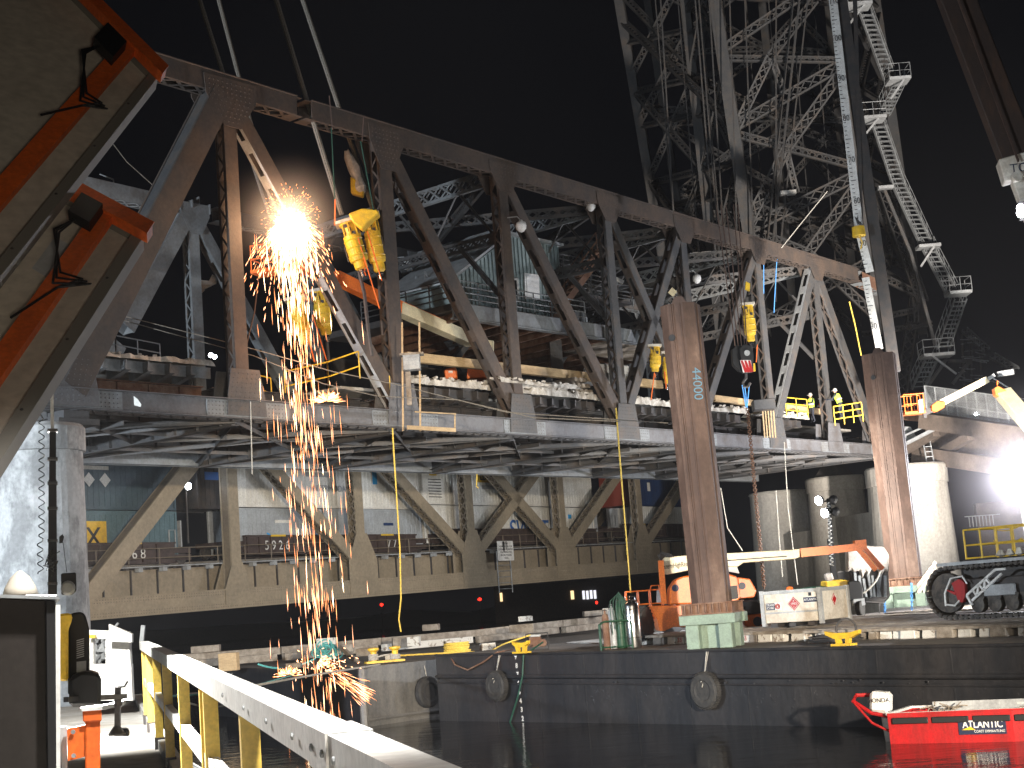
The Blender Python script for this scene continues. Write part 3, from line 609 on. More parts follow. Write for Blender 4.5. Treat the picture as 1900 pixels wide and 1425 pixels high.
# ================================================================== main barge
BV = V((.63, -.777, 0)).normalized(); BI = V((.777, .63, 0)).normalized(); BA = V((-3.9, 60, 0))
def DZ(a): return 2.42 - .0125 * a
def G(a, d, z=None): p = BA + BV * a + BI * d; p.z = DZ(a) if z is None else z; return p
def Ga(p): return (V((p[0], p[1], 0)) - BA).dot(BV)
barge = thing('deck_barge', G(22, 14, 0), 'long black steel deck barge in the foreground carrying the piles and machines', 'barge')
LB, WBG = 46, 30
q = MB(); n = 46
def hullface(a0, a1, z0f, z1f, d0, d1):
    for i in range(n):
        a = a0 + (a1 - a0) * i / n; c = a0 + (a1 - a0) * (i + 1) / n
        q.poly([G(a, d0, z0f(a)), G(c, d0, z0f(c)), G(c, d1, z1f(c)), G(a, d1, z1f(a))], [(0, 1, 2, 3)])
zr = lambda a: DZ(a) - .88
hullface(.4, LB, lambda a: -.8, lambda a: zr(a) - .16, 0, 0); hullface(.4, LB, lambda a: zr(a) + .12, lambda a: DZ(a), 0, 0)
q.hexa([G(0, .3, -.8), G(.4, 0, -.8), G(.4, WBG, -.8), G(0, WBG, -.8), G(0, .3, DZ(0)), G(.4, 0, DZ(0)), G(.4, WBG, DZ(0)), G(0, WBG, DZ(0))])
q.hexa([G(.4, .0, -.8), G(LB, .0, -.8), G(LB, WBG, -.8), G(.4, WBG, -.8), G(.4, .0, -.5), G(LB, .0, -.5), G(LB, WBG, -.5), G(.4, WBG, -.5)])
q.poly([G(LB, 0, -.8), G(LB, WBG, -.8), G(LB, WBG), G(LB, 0)], [(0, 1, 2, 3)]); q.poly([G(0, WBG, -.8), G(LB, WBG, -.8), G(LB, WBG), G(0, WBG)], [(0, 1, 2, 3)])
q.build('hull', 'hull', barge)
q = MB(); q.poly([G(0, .3), G(.4, 0), G(LB, 0), G(LB, WBG), G(0, WBG)], [(0, 1, 2, 3, 4)]); q.build('deck', 'deck', barge)
q = MB()   # rubbing strake: recessed channel with a round bar
for a, c in ((.4, LB),):
    q.hexa([G(a, .0, zr(a) - .16), G(c, .0, zr(c) - .16), G(c, .12, zr(c) - .16), G(a, .12, zr(a) - .16), G(a, .0, zr(a) - .155), G(c, 0, zr(c) - .155), G(c, .12, zr(c) - .155), G(a, .12, zr(a) - .155)])
    q.hexa([G(a, .1, zr(a) - .17), G(c, .1, zr(c) - .17), G(c, .14, zr(c) - .17), G(a, .14, zr(a) - .17), G(a, .1, zr(a) + .13), G(c, .1, zr(c) + .13), G(c, .14, zr(c) + .13), G(a, .14, zr(a) + .13)])
    q.tube([G(a, -.02, zr(a) + .1), G(c, -.02, zr(c) + .1)], .07, 8); q.tube([G(a, .0, zr(a) - .15), G(c, .0, zr(c) - .15)], .035, 6)
q.build('rubbing_strake', 'hull', barge)
q = MB(); q.tube([G(.1, .25), G(.4, -.01), G(LB, -.01)], .05, 8); q.build('deck_edge_bar', 'hull', barge)
q = MB()
for a in [1.5 + k * 2.45 for k in range(18)]: q.beam(G(a, -.006, -.6), G(a, -.006, zr(a) - .2), .05, .01, side=BV); q.beam(G(a, -.006, zr(a) + .15), G(a, -.006, DZ(a) - .06), .05, .01, side=BV)
q.build('weld_seam', 'hull', barge, kind='stuff')
q = MB(); rr = random.Random(9)    # dents and barnacle scars near the waterline
for k in range(170):
    a = rr.uniform(9, 26) if rr.random() < .8 else rr.uniform(2, 40); z = rr.gauss(.95, .25); s = rr.uniform(.02, .06)
    if z < .2 or z > 1.35: continue
    q.lathe(G(a, .002, z), [(s, 0), (s * .8, .005), (s * .3, .007)], 6, axis=-BI)
q.build('hull_scar', 'hull', barge, kind='stuff')
# draft marks
am = Ga(onv(958, 1225, BA, BV))
for i, d in enumerate('98765432'):
    z = 2.25 - i * .305; text(d, G(am + .02 * i, -.022, z), .23, BV, Z3, 'white', barge, 'draft_mark', ext=.002, bold=.008)
# truck-tyre fenders hung on chains
def tyre(a, z, R, label, d=-.24, ropeZ=None, own=True):
    t = thing('tyre_fender', G(a, d, z - R), label, 'tyre', 'tyre fenders along the hulls')
    q = MB(); q.lathe(G(a, d, z), [(R * .52, -.13), (R * .62, -.16), (R * .9, -.15), (R, -.09), (R, .09), (R * .9, .15), (R * .62, .16), (R * .52, .13), (R * .56, .08), (R * .56, -.08)], 40, axis=BI); o = q.build('tread', 'rubber', t)
    me = o.data
    q = MB()
    for k in range(44):
        c = 2 * pi * k / 44; dr = BV * cos(c) + Z3 * sin(c); q.box(G(a, d, z) + dr * R, .05, .03, .2, X=dr, Y=dr.cross(BI), Z=BI)
    q.build('tread_block', 'rubber', t, kind='stuff')
    q = MB(); pts = [G(a - .02, -.03, DZ(a)), G(a - .04, d, z + R * .55), G(a, d - .18, z + R * .5)]; q.tube(pts, .018, 6); q.tube([G(a + .06, -.03, DZ(a)), G(a + .02, d - .16, z + R * .2)], .012, 5); q.build('hanging_rope', 'rope', t); return t
at_ = Ga(onv(1320, 1282, BA, BV)); tyre(at_, 1.05, .55, 'black tyre fender hung by thin ropes below the first brown pile')
a2 = Ga(onv(932, 1272, BA, BV)); tyre(a2, 1.28, .52, 'worn tyre fender beside the white draft numbers')
q = MB(); ah = Ga(onv(975, 1195, BA, BV)); pts = [G(ah, .8, DZ(2) + .3), G(ah - .1, -.05, DZ(2) - .1), G(ah - .15, -.12, 1.6), G(ah - .45, -.15, .9), G(ah - 1.05, -.12, .0), G(ah - 1.2, -.1, -.2)]
tag(q.build('green_hose', 'hose') if not q.tube(pts, .032, 8) else q.build('green_hose', 'hose'), 'green hose hanging over the barge side across the draft numbers', 'hose')
q = MB(); q.tube([G(a2 - 3.2, .1, DZ(1)), G(a2 - 2.6, -.12, DZ(1) - .35), G(a2 - 1.8, -.15, DZ(1) - .55), G(a2 - .9, -.12, DZ(1) - .3), G(a2 - .2, .0, DZ(1) + .03), G(a2 + .3, .4, DZ(1) + .1)], .03, 7)
tag(q.build('mooring_line', 'rust'), 'rusty brown line sagging over the barge edge above the worn tyre', 'rope')
# cleats
def cleat(name, p, X, m, label, w=.9, twin=False):
    t = thing(name, p, label, 'cleat'); Y = Z3.cross(V(X)); X = V(X)
    if twin:
        q = MB(); q.box(p + Z3 * .04, 1.5, .5, .08, X=X, Y=Y); q.build('base_plate', m, t)
        for s in (-.42, .42): q = MB(); q.lathe(p + X * s, [(.13, 0), (.12, .1), (.12, .42), (.22, .5), (.22, .57), (.05, .6)], 16); q.build('bollard_post', m, t)
    else:
        q = MB(); q.box(p + Z3 * .03, .7, .3, .06, X=X, Y=Y); q.build('base_plate', m, t)
        q = MB()
        for s in (-1, 1): q.beam(p + X * s * .16 + Z3 * .05, p + X * s * .2 + Z3 * .26, .13, .13, side=Y)
        q.prism([p + X * a * w + Z3 * z - Y * .07 for a, z in ((-.62, .42), (-.3, .36), (.3, .36), (.62, .42), (.6, .32), (.3, .2), (-.3, .2), (-.6, .32))], Y * .14); q.build('horn', m, t)
    return t
cleat('deck_cleat', atz(1566, 1198, DZ(16) + .02), BV, 'yellow', 'yellow horned deck cleat near the barge edge right of the first brown pile', .98)
cleat('deck_cleat', atz(968, 1212, DZ(3) + .02), BV, 'yellow', 'small yellow cleat behind the top of the draft numbers', .7)
q = MB(); c = atz(1545, 1190, DZ(16) + .03)
for k in range(5): q.torus(c + V((random.uniform(-.2, .2), random.uniform(-.2, .2), .04 + k * .04)), .8 - k * .06, .028, (0, 0, 1), 30, 6)
q.torus(c + V((.42, -.1, .35)), .3, .03, (0, 1, .2), 24, 6)
tag(q.build('coiled_cable', 'dark'), 'dark coiled wire behind the yellow cleat', 'cable')
# ------------------------------------------------------------------ timber mats: cribbing blocks under long planks
mats = thing('timber_mat_platform', G(20, 12), 'raised work platform of timber mats covering the barge deck', 'platform')
MZ = .33
def MT(a): return DZ(a) + MZ
rr = random.Random(21); a = 7.6; k = 0
DM = 3.7
while a < 44:
    wd = rr.uniform(.34, .62); q = MB(); gap = rr.choice((.02, .03, .2, .28, .05))
    h = MZ - .06; dd = rr.uniform(-.08, .12)
    q.hexa([G(a, DM + dd, DZ(a)), G(a + wd, DM + dd, DZ(a)), G(a + wd, DM + 1.6, DZ(a)), G(a, DM + 1.6, DZ(a)), G(a + .02, DM + dd + .02, DZ(a) + h), G(a + wd - .02, DM + dd + .03, DZ(a) + h), G(a + wd, DM + 1.6, DZ(a) + h), G(a, DM + 1.6, DZ(a) + h)])
    q.build('cribbing_block', rr.choice(('woodw', 'woodw', 'wood', 'woodw', 'deck')), mats, bevel=.025)
    if k in (3, 9, 16): text(rr.choice(('33', '26', 'XV')), G(a + wd / 2, DM + dd - .012, DZ(a) + h / 2), .22, BV, Z3, 'red', mats, 'painted_mark', ext=.002)
    a += wd + gap; k += 1
# long planks laid away from the viewer in a slightly fanned run
q = MB(); dirp = V((.86, .5, 0)); 
for i in range(62):
    d = DM - .05 + i * .42; 
    if d > 28: break
    dz0 = rr.uniform(-.02, .025); q = MB(); a0 = 7.3 + rr.uniform(-.2, .2); a1 = 44
    if i > 26: a0 = 9
    q.hexa([G(a0, d, DZ(a0) + MZ - .08), G(a1, d, DZ(a1) + MZ - .08), G(a1, d + .38, DZ(a1) + MZ - .08), G(a0, d + .38, DZ(a0) + MZ - .08), G(a0, d + .015, DZ(a0) + MZ + dz0), G(a1, d + .015, DZ(a1) + MZ + dz0), G(a1, d + .365, DZ(a1) + MZ + dz0), G(a0, d + .365, DZ(a0) + MZ + dz0)])
    q.build('mat_plank', 'wood', mats)
# pale lit plate under the boom lift
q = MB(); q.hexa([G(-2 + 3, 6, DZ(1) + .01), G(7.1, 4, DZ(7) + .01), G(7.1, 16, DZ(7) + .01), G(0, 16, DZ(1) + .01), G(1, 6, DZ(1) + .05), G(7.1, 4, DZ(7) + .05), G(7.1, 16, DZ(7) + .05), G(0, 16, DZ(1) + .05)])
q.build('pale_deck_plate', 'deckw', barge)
# ------------------------------------------------------------------ the two steel piles in their green frames
def pile(c, z0, z1, w, lab, base_lab, n2, mark=None, tilt=(0, 0)):
    t = thing('steel_pile', (c[0], c[1], z0), lab, 'pile'); X = V((.93, -.37, 0)); Y = V((.37, .93, 0)); h = w / 2; C0 = V((c[0], c[1], 0)); tl = V((tilt[0], tilt[1], 0))
    oct_ = [(-h, -h * .62), (-h * .5, -h), (h * .42, -h), (h, -h * .62), (h, h * .62), (h * .5, h), (-h * .5, h), (-h, h * .62)]
    q = MB(); q.prism([C0 + X * x + Y * y + Z3 * z0 for x, y in oct_], tl + Z3 * (z1 - z0)); q.build('box_section', 'pile', t)
    q = MB()
    for x in (-h * .28, -h * .16, h * .24): q.beam(C0 + X * x - Y * (h + .012) + Z3 * z0, C0 + tl + X * x - Y * (h + .012) + Z3 * z1, .035, .03, side=X)
    for s in (-1, 1): q.beam(C0 + X * s * h + Z3 * z0 - Y * h * .05, C0 + tl + X * s * h + Z3 * (z1 - .05) - Y * h * .05, .05, .12, side=X)
    q.build('interlock_seam', 'pile', t)
    for zz2 in (.28, .55, .81):
        f2 = tl * zz2; q = MB(); q.prism([C0 + f2 + X * x * 1.012 + Y * y * 1.012 + Z3 * (z0 + (z1 - z0) * zz2) for x, y in oct_], Z3 * .05); q.build('weld_seam', 'pile', t)
    q = MB(); q.prism([C0 + tl + X * x - Y * (h * .2) + Z3 * (z1 + z) for x, z in ((-.3, 0), (.3, 0), (.12, .3), (-.12, .3))], Y * .06); q.build('lifting_ear', 'pile', t)
    q = MB(); q.lathe(C0 + tl * .9 - Y * (h + .02) - X * h * .35 + Z3 * (z1 - 1.1), [(.01, 0), (.11, .0), (.11, .04), (.01, .04)], 12, axis=-Y); q.build('burned_hole', 'ink', t)
    # rusty clamp frame
    u = thing('pile_guide_frame', (c[0], c[1], n2), base_lab, 'frame'); zz = z0 + .05
    s2 = w * .6; q = MB()
    for (x, y, sx, sy) in ((0, -s2, 2 * s2 + .3, .25), (0, s2, 2 * s2 + .3, .25), (-s2, 0, .25, 2 * s2 - .26), (s2, 0, .25, 2 * s2 - .26)):
        for dz_ in (-.16, .16): q.box(C0 + X * x + Y * y + Z3 * (zz + dz_), sx, sy, .04, X=X, Y=Y)
        q.box(C0 + X * x + Y * y + Z3 * zz, sx * (.98 if sx > sy else .2), sy * (.98 if sy > sx else .2), .28, X=X, Y=Y)
    q.build('clamp_beam', 'rust', u)
    for k in range(7): q = MB(); q.box(C0 + X * (-s2 + k * s2 / 3) - Y * (s2 + .08) + Z3 * zz, .03, .1, .28, X=X, Y=Y); q.build('web_stiffener', 'rust', u)
    bw = w * .64; hgt = zz - .18 - n2
    for (x, y) in ((-1, -1), (1, -1), (1, 1), (-1, 1)):
        q = MB(); q.box(C0 + X * x * (bw - .2) + Y * y * (bw - .2) + Z3 * (n2 + (hgt - .3) / 2), .42, .42, hgt - .3, X=X, Y=Y); q.build('box_leg', 'green', u, bevel=.02)
    for (x, y, sx, sy) in ((0, -bw + .1, 2 * bw + .34, .36), (0, bw - .1, 2 * bw + .34, .42), (-bw + .1, 0, .42, 2 * bw - .56), (bw - .1, 0, .42, 2 * bw - .56)):
        q = MB(); q.box(C0 + X * x + Y * y + Z3 * (n2 + hgt - .15), sx, sy, .3, X=X, Y=Y); q.build('top_beam', 'green', u, bevel=.015)
    q = MB(); q.box(C0 - Y * (bw - .36) + Z3 * (n2 + (hgt - .3) / 2), 2 * bw - .6, .1, hgt - .32, X=X, Y=Y); q.build('infill_plate', 'green', u)
    return t, u, C0, X, Y
p1, f1, C0, X, Y = pile((5.75, 49.7), 3.45, 13.2, 1.13, 'tall rust brown box pile standing nearest the barge edge, chalked with blue digits', 'green steel guide frame around the foot of the nearest brown pile', DZ(12), tilt=(-.15, 0))
text('44000', C0 + V((-.13, 0, 0)) + X * (1.13 / 2 + .0) * .78 - Y * .62 * .86 + Z3 * 11.3, .42, Z3 * -1, X + Y * .4, 'sky_blue', p1, 'chalk_digits', ext=.002) if False else None
xr = (X * .58 + Y * .38).normalized(); mid = C0 + X * (1.13 / 2 * .71) - Y * (1.13 / 2 * .81); nr = V((xr.y, -xr.x, 0))
text('44000', mid + nr * .03 + Z3 * 10.55 + V((-.11, 0, 0)), .42, -Z3, xr, 'chalk', p1, 'chalk_digits', ext=.002)
p2, f2, C2, X2, Y2 = pile((16.85, 70.5), 3.75, 14.1, 1.4, 'second rust brown box pile standing further back near the crawler crane', 'green steel guide frame around the foot of the farther brown pile', MT(5), tilt=(-.1, 0))
for x_, y0, y1 in ((1641, 1100, 1140), (1691, 1082, 1134)):
    q = MB(); a = aty(x_, y0, 68.6); b_ = aty(x_ + 1, y1, 68.6); n = 14
    for k in range(n):
        c = a.lerp(b_, (k + .5) / n); q.torus(c, .045, .018, (1, 0, 0) if k % 2 else (0, 1, 0), 10, 5)
    tag(recentre(q.build('blue_chain', 'blue')), 'blue chain hanging at the left corner of the farther green frame' if x_ < 1660 else 'blue chain hanging at the middle of the farther green frame', 'chain', 'blue chains')
# ------------------------------------------------------------------ second barge behind, with timbers
B2 = [V((-6.4, 59.2, 0)), V((-16.3, 77, 0)), V((4, 114, 0)), V((14, 96, 0))]
b2 = thing('timber_barge', (0, 88, 0), 'second dark barge behind with a side coloured pale as lit and timber stacks', 'barge')
zt2 = 2.2; K0, K1, K2, K3 = B2
Kr = V((-2.6, 63.6, 0))
q = MB(); q.poly([K0 + Z3 * -.8, K1 + Z3 * -.8, K1 + Z3 * zt2, K0 + Z3 * zt2], [(0, 1, 2, 3)]); q.poly([K1 + Z3 * -.8, K2 + Z3 * -.8, K2 + Z3 * zt2, K1 + Z3 * zt2], [(0, 1, 2, 3)]); q.poly([K2 + Z3 * -.8, K3 + Z3 * -.8, K3 + Z3 * zt2, K2 + Z3 * zt2], [(0, 1, 2, 3)])
q.build('hull', 'hull', b2)
q = MB(); q.poly([K0 + Z3 * -.8, Kr + Z3 * -.8, Kr + Z3 * zt2, K0 + Z3 * zt2], [(0, 1, 2, 3)]); q.poly([Kr + Z3 * -.8, K3 + Z3 * -.8, K3 + Z3 * zt2, Kr + Z3 * zt2], [(0, 1, 2, 3)]); q.build('lit_side_plate', 'hullg', b2)  # this side is coloured lighter as lit, the other faces stay dark
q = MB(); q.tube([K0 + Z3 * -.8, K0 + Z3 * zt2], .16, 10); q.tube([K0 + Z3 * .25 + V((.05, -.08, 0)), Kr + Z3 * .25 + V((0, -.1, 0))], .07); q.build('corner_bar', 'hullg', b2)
q = MB(); q.poly([K0 + Z3 * zt2, Kr + Z3 * zt2, K3 + Z3 * zt2, K2 + Z3 * zt2, K1 + Z3 * zt2], [(0, 1, 2, 3, 4)]); q.build('deck', 'deck', b2)
sd = (K0 - K1).normalized(); nr = V((-sd.y * -1, sd.x * -1, 0)); nr = V((sd.y, -sd.x, 0)); nr = nr if nr.y < 0 else -nr
a = onv(437, 1258, K0, sd); text('EMPIRE', a + nr * .03 - sd * 1.2, .62, sd, Z3, 'rope', b2, 'hull_name', ext=.002)
a = onv(403, 1291, K0, sd); text('NEW YORK', a + nr * .03, .5, sd, Z3, 'rope', b2, 'hull_port', ext=.002)
# its tyre fender
sd2 = (Kr - K0).normalized(); nr2 = V((sd2.y, -sd2.x, 0)); c = onv(787, 1284, K0, sd2) + nr2 * .2
t = thing('tyre_fender', c - Z3 * .6, 'dark tyre fender hung on the lit grey side beside the barge corner', 'tyre', 'tyre fenders along the hulls')
q = MB(); q.lathe(c, [(.3, -.13), (.37, -.16), (.53, -.15), (.6, -.09), (.6, .09), (.53, .15), (.37, .16), (.3, .13)], 36, axis=nr2); q.build('tread', 'rubber', t)
q = MB(); q.tube([c + Z3 * .5, c + Z3 * 1.0 + nr2 * -.1], .02); q.build('hanging_rope', 'rope', t)
# long squared timbers along the far edge and stacked blocks
def timber(a, b_, w_, h, lab, m='wood', grp='loose timbers on the rear barge', bev=.02, name='timber_beam'):
    q = MB(); q.beam(a, b_, w_, h); o = q.build(name, m, bevel=bev); return tag(recentre(o), lab, 'timber', grp)
def zpx(x, y, z): return atz(x, y, z)
e0, e1, e2, e3 = zpx(338, 1228, 2.45), zpx(640, 1204, 2.5), zpx(900, 1178, 2.62), zpx(1128, 1152, 2.72)
line = [(338, 1221), (520, 1207), (705, 1190), (880, 1175), (1040, 1157), (1128, 1148)]
Ys = [76, 77, 80, 84, 88, 92]
for i in range(5):
    a = aty(*line[i], Ys[i]); b_ = aty(*line[i + 1], Ys[i + 1]); a.z = max(a.z, 2.38); b_.z = max(b_.z, 2.38)
    timber(a, b_, .4, .36, ['long grey timber at the far left edge of the rear barge', 'long grey timber behind the teal rope', 'long grey timber behind the yellow rope coil', 'long grey timber behind the small cleat', 'long grey timber running to the gas cylinders'][i], 'wood')
    a2_ = aty(line[i][0] + 6, line[i][1] + 12, Ys[i] - 2.5); b2_ = aty(line[i + 1][0] - 6, line[i + 1][1] + 12, Ys[i + 1] - 2.5)
    timber(a2_, b2_, .36, .34, ['lower squared timber at the far left of the rear barge', 'lower squared timber left of the twin bollard', 'lower squared timber with white ends by the yellow coil', 'lower squared timber beside the generator', 'lower squared timber by the pale deck'][i], 'wood' if i != 2 else 'woodw')
blk = [(382, 1204, 52, 13, 76, 'wood', 'wide timber block lying on the far left edge timber'), (425, 1228, 34, 34, 70, 'woodn', 'pale new wooden crate block by the yellow rail'), (607, 1190, 36, 13, 78, 'woodw', 'two short blocks with white ends lying on the back timber'), (800, 1164, 30, 12, 84, 'wood', 'short dark block on the back timber under the bridge'), (745, 1192, 34, 20, 76, 'wood', 'dark stacked block at the foot of the first yellow line'), (768, 1190, 22, 18, 74, 'woodw', 'white ended block beside the dark stacked block'), (968, 1166, 44, 16, 80, 'wood', 'large dark block behind the generator'), (975, 1148, 26, 10, 88, 'woodw', 'small pale block on the far timber'), (1100, 1138, 36, 10, 90, 'wood', 'dark block at the right end of the far timber'), (1128, 1134, 18, 12, 88, 'woodw', 'white ended block at the right end of the far timber'), (640, 1203, 30, 16, 72, 'wood', 'block beneath the slanting plank'), (725, 1222, 20, 14, 66, 'woodw', 'white painted block beside the twin bollard'), (840, 1196, 30, 15, 70, 'woodw', 'white block with marking above the yellow line'), (905, 1200, 26, 14, 67, 'woodw', 'marked white block right of the yellow coil'), (1155, 1170, 30, 22, 58, 'woodw', 'weathered block left of the gas cylinders'), (680, 1210, 36, 15, 69, 'wood', 'dark block left of the twin bollard'), (545, 1235, 26, 10, 62, 'wood', 'low block on the edge near the teal rope')]
for (x, y, w_, h, Yd, m, lab) in blk:
    c = aty(x, y, Yd); k = Yd / 2900; q = MB(); ang = random.uniform(-.2, .3); q.box(c, w_ * k, .5, h * k * .95, X=(cos(ang), sin(ang), 0), Y=(-sin(ang), cos(ang), 0)); tag(recentre(q.build('timber_block', m, bevel=.015)), lab, 'timber', 'short timber blocks')
q = MB(); q.beam(aty(630, 1198, 68), aty(662, 1228, 66), .4, .16, side=(0, 1, 0)); tag(recentre(q.build('leaning_plank', 'wood', bevel=.02)), 'short grey plank leaning on the timbers left of the twin bollard', 'plank')
for (x, y, z_, n_) in ((648, 1212, 0, 1),): pass
# ropes and bollard
kb = K0 + (Kr - K0) * .22 + V((.3, .75, 0)) + Z3 * zt2
cleat('twin_bollard', aty(714, 1229, 61.0), V((.96, .28, 0)), 'yellow', 'yellow twin bollard wound with rope on the rear barge corner', twin=True)
q = MB(); c = aty(714, 1229, 61.0)
for k in range(7): q.torus(c + V((-.42 + (.84 if k > 3 else 0), -.1, .14 + (k % 4) * .06)), .17, .035, (0, 0, 1), 16, 6)
q.tube([c + V((-.3, -.2, .22)), c + V((0, -.1, .28)), c + V((.5, .2, .3))], .035); tag(q.build('wound_rope', 'rope'), 'grey rope wound around the yellow twin bollard', 'rope')
def rope(name, pts, Yl, r, m, lab, cat='rope', n=10):
    P_ = [aty(x, y, Yl[i] if isinstance(Yl, (list, tuple)) else Yl) for i, (x, y) in enumerate(pts)]; out = []
    for i in range(len(P_) - 1):
        p0 = P_[max(i - 1, 0)]; p1_ = P_[i]; p2_ = P_[i + 1]; p3 = P_[min(i + 2, len(P_) - 1)]
        for k in range(n):
            u = k / n; out.append(.5 * ((2 * p1_) + (p2_ - p0) * u + (2 * p0 - 5 * p1_ + 4 * p2_ - p3) * u * u + (3 * p1_ - p0 - 3 * p2_ + p3) * u ** 3))
    out.append(P_[-1]); q = MB(); q.tube(out, r, 6); return tag(recentre(q.build(name, m)), lab, cat)
rope('mooring_rope', [(705, 1233), (560, 1256), (430, 1280), (330, 1290)], [60.5, 50, 40, 30], .035, 'rope', 'thick pale mooring rope running left from the twin bollard')
rope('mooring_rope', [(730, 1217), (860, 1210), (905, 1209), (935, 1195), (985, 1178)], [61, 63, 64, 65, 66], .035, 'rope_y', 'yellow line running right from the twin bollard to the deck')
rope('mooring_rope', [(545, 1252), (470, 1272), (380, 1287), (310, 1292)], [60, 45, 32, 26], .02, 'rope_t', 'thin teal line stretched below the pale mooring rope')
rope('mooring_rope', [(335, 1300), (380, 1312), (410, 1311), (425, 1306)], [30, 31, 32, 33], .02, 'rope', 'slack pale line hanging behind the yellow rail')
def coil(name, x, y, Yd, R, h, m, lab, lay=8):
    q = MB(); c = aty(x, y, Yd)
    for k in range(lay):
        for j in range(2): q.torus(c + V((random.uniform(-.03, .03), random.uniform(-.03, .03), h * k / lay)), R - j * .09 + random.uniform(-.03, .03), .04, (random.uniform(-.06, .06), random.uniform(-.06, .06), 1), 26, 6)
    return tag(q.build(name, m), lab, 'rope')
coil('rope_coil', 848, 1212, 65, .5, .45, 'rope_y', 'thick coil of yellow rope stacked on the rear barge')
q = MB(); c = aty(600, 1215, 68)
for k in range(14):
    q.torus(c + V((random.uniform(-.25, .5), random.uniform(-.2, .2), .15 + random.uniform(-.1, .18))), random.uniform(.25, .42), .03, (random.uniform(-.4, .4), random.uniform(-1, -.4), random.uniform(.5, 1)), 18, 5)
tag(q.build('teal_rope_pile', 'rope_t'), 'tangled teal rope heaped on the timbers beside the sparks', 'rope')
rope('teal_rope_end', [(478, 1232), (500, 1238), (530, 1240), (562, 1232), (585, 1222)], 67, .04, 'rope_t', 'teal rope trailing left from the tangled heap')
# small generator in a tubular frame
t = thing('small_generator', aty(998, 1207, 58), 'small machine in a dark tubular frame near the barge edge', 'generator'); c = WL[t.name] + V((0, 0, .02))
q = MB()
for sy in (-.25, .25):
    q.tube([c + V((-.4, sy, 0)), c + V((-.4, sy, .6)), c + V((.4, sy, .6)), c + V((.4, sy, 0)), c + V((-.4, sy, 0))], .025)
for sx in (-.4, .4): q.tube([c + V((sx, -.25, .6)), c + V((sx, .25, .6))], .025)
q.build('frame', 'dark', t); q = MB(); q.box(c + V((-.08, 0, .3)), .45, .36, .36); q.lathe(c + V((.2, -.1, .25)), [(.14, -.12), (.16, 0), (.14, .12)], 14, axis=(0, 1, 0)); q.build('engine', 'rust', t, bevel=.02)
q = MB(); q.box(c + V((-.05, 0, .52)), .4, .3, .1); q.build('fuel_tank', 'grey', t, bevel=.03)
# gas cylinders in a green rack
t = thing('gas_cylinder_rack', atz(1168, 1203, DZ(7)), 'green rack holding tall gas cylinders at the barge edge left of the first pile', 'rack'); c = WL[t.name]
q = MB()
for sy in (-.32, .32):
    q.tube([c + V((-.95, sy, 0)), c + V((-.95, sy, .85)), c + V((-.8, sy, .95)), c + V((-.05, sy, .95)), c + V((.1, sy, .85)), c + V((.1, sy, 0))], .03, 8); q.tube([c + V((-.95, sy, .1)), c + V((.1, sy, .1))], .025)
for zz_ in (.1, .93): q.tube([c + V((-.5, -.32, zz_)), c + V((-.5, .32, zz_))], .025)
q.build('frame', 'dgreen', t)
def gascyl(c, r, h, m, lab):
    u = thing('gas_cylinder', c, lab, 'gas cylinder', 'gas cylinders in and beside the rack'); q = MB(); q.lathe(c, [(r * .96, 0), (r, .04), (r, h * .86), (r * .86, h * .93), (r * .35, h), (.04, h + .02), (.04, h + .14)], 20); q.build('body', m, u, smooth=True)
    q = MB(); q.torus(c + Z3 * (h + .1), r * .55, .014, (0, 0, 1), 16, 5); q.tube([c + V((-r * .6, 0, h * .97)), c + V((-r * .6, 0, h + .1))], .014); q.tube([c + V((r * .6, 0, h * .97)), c + V((r * .6, 0, h + .1))], .014); q.build('valve_guard', 'chrome' if m == 'chrome' else 'dark', u)
    q = MB()
    for z in (.35, h * .55, h * .8): q.torus(c + Z3 * z, r + .005, .012, (0, 0, 1), 20, 5)
    q.build('hoop', m, u)
gascyl(c + V((.16, -.05, 0)), .27, 1.62, 'chrome', 'shiny steel liquid gas cylinder in front of the green rack')
gascyl(c + V((-.25, 0, .02)), .14, 1.5, 'dgreen', 'dark green gas cylinder beside the shiny one'); gascyl(c + V((-.5, .12, .02)), .13, 1.35, 'grey', 'grey gas cylinder behind the green hoops'); gascyl(c + V((-.73, .1, .02)), .12, 1.2, 'rust', 'short brown gas cylinder at the left of the rack')
q = MB()
for k in range(0, 9, 2):
    x0 = -.52 + k * .05; q.tube([c + V((x0, -.16, .5 + .08 * k)), c + V((x0 - .03, -.18, 1.3)), c + V((x0, -.12, 1.62)), c + V((-.32 + .012 * k, -.05, 1.78 + .015 * k)), c + V((-.18 + .02 * k, -.1, 1.6)), c + V((-.12 + .03 * k, -.2, 1.25))], .017, 5)
tag(q.build('draped_hose', 'hose'), 'green hoses draped over the gas cylinders', 'hose')
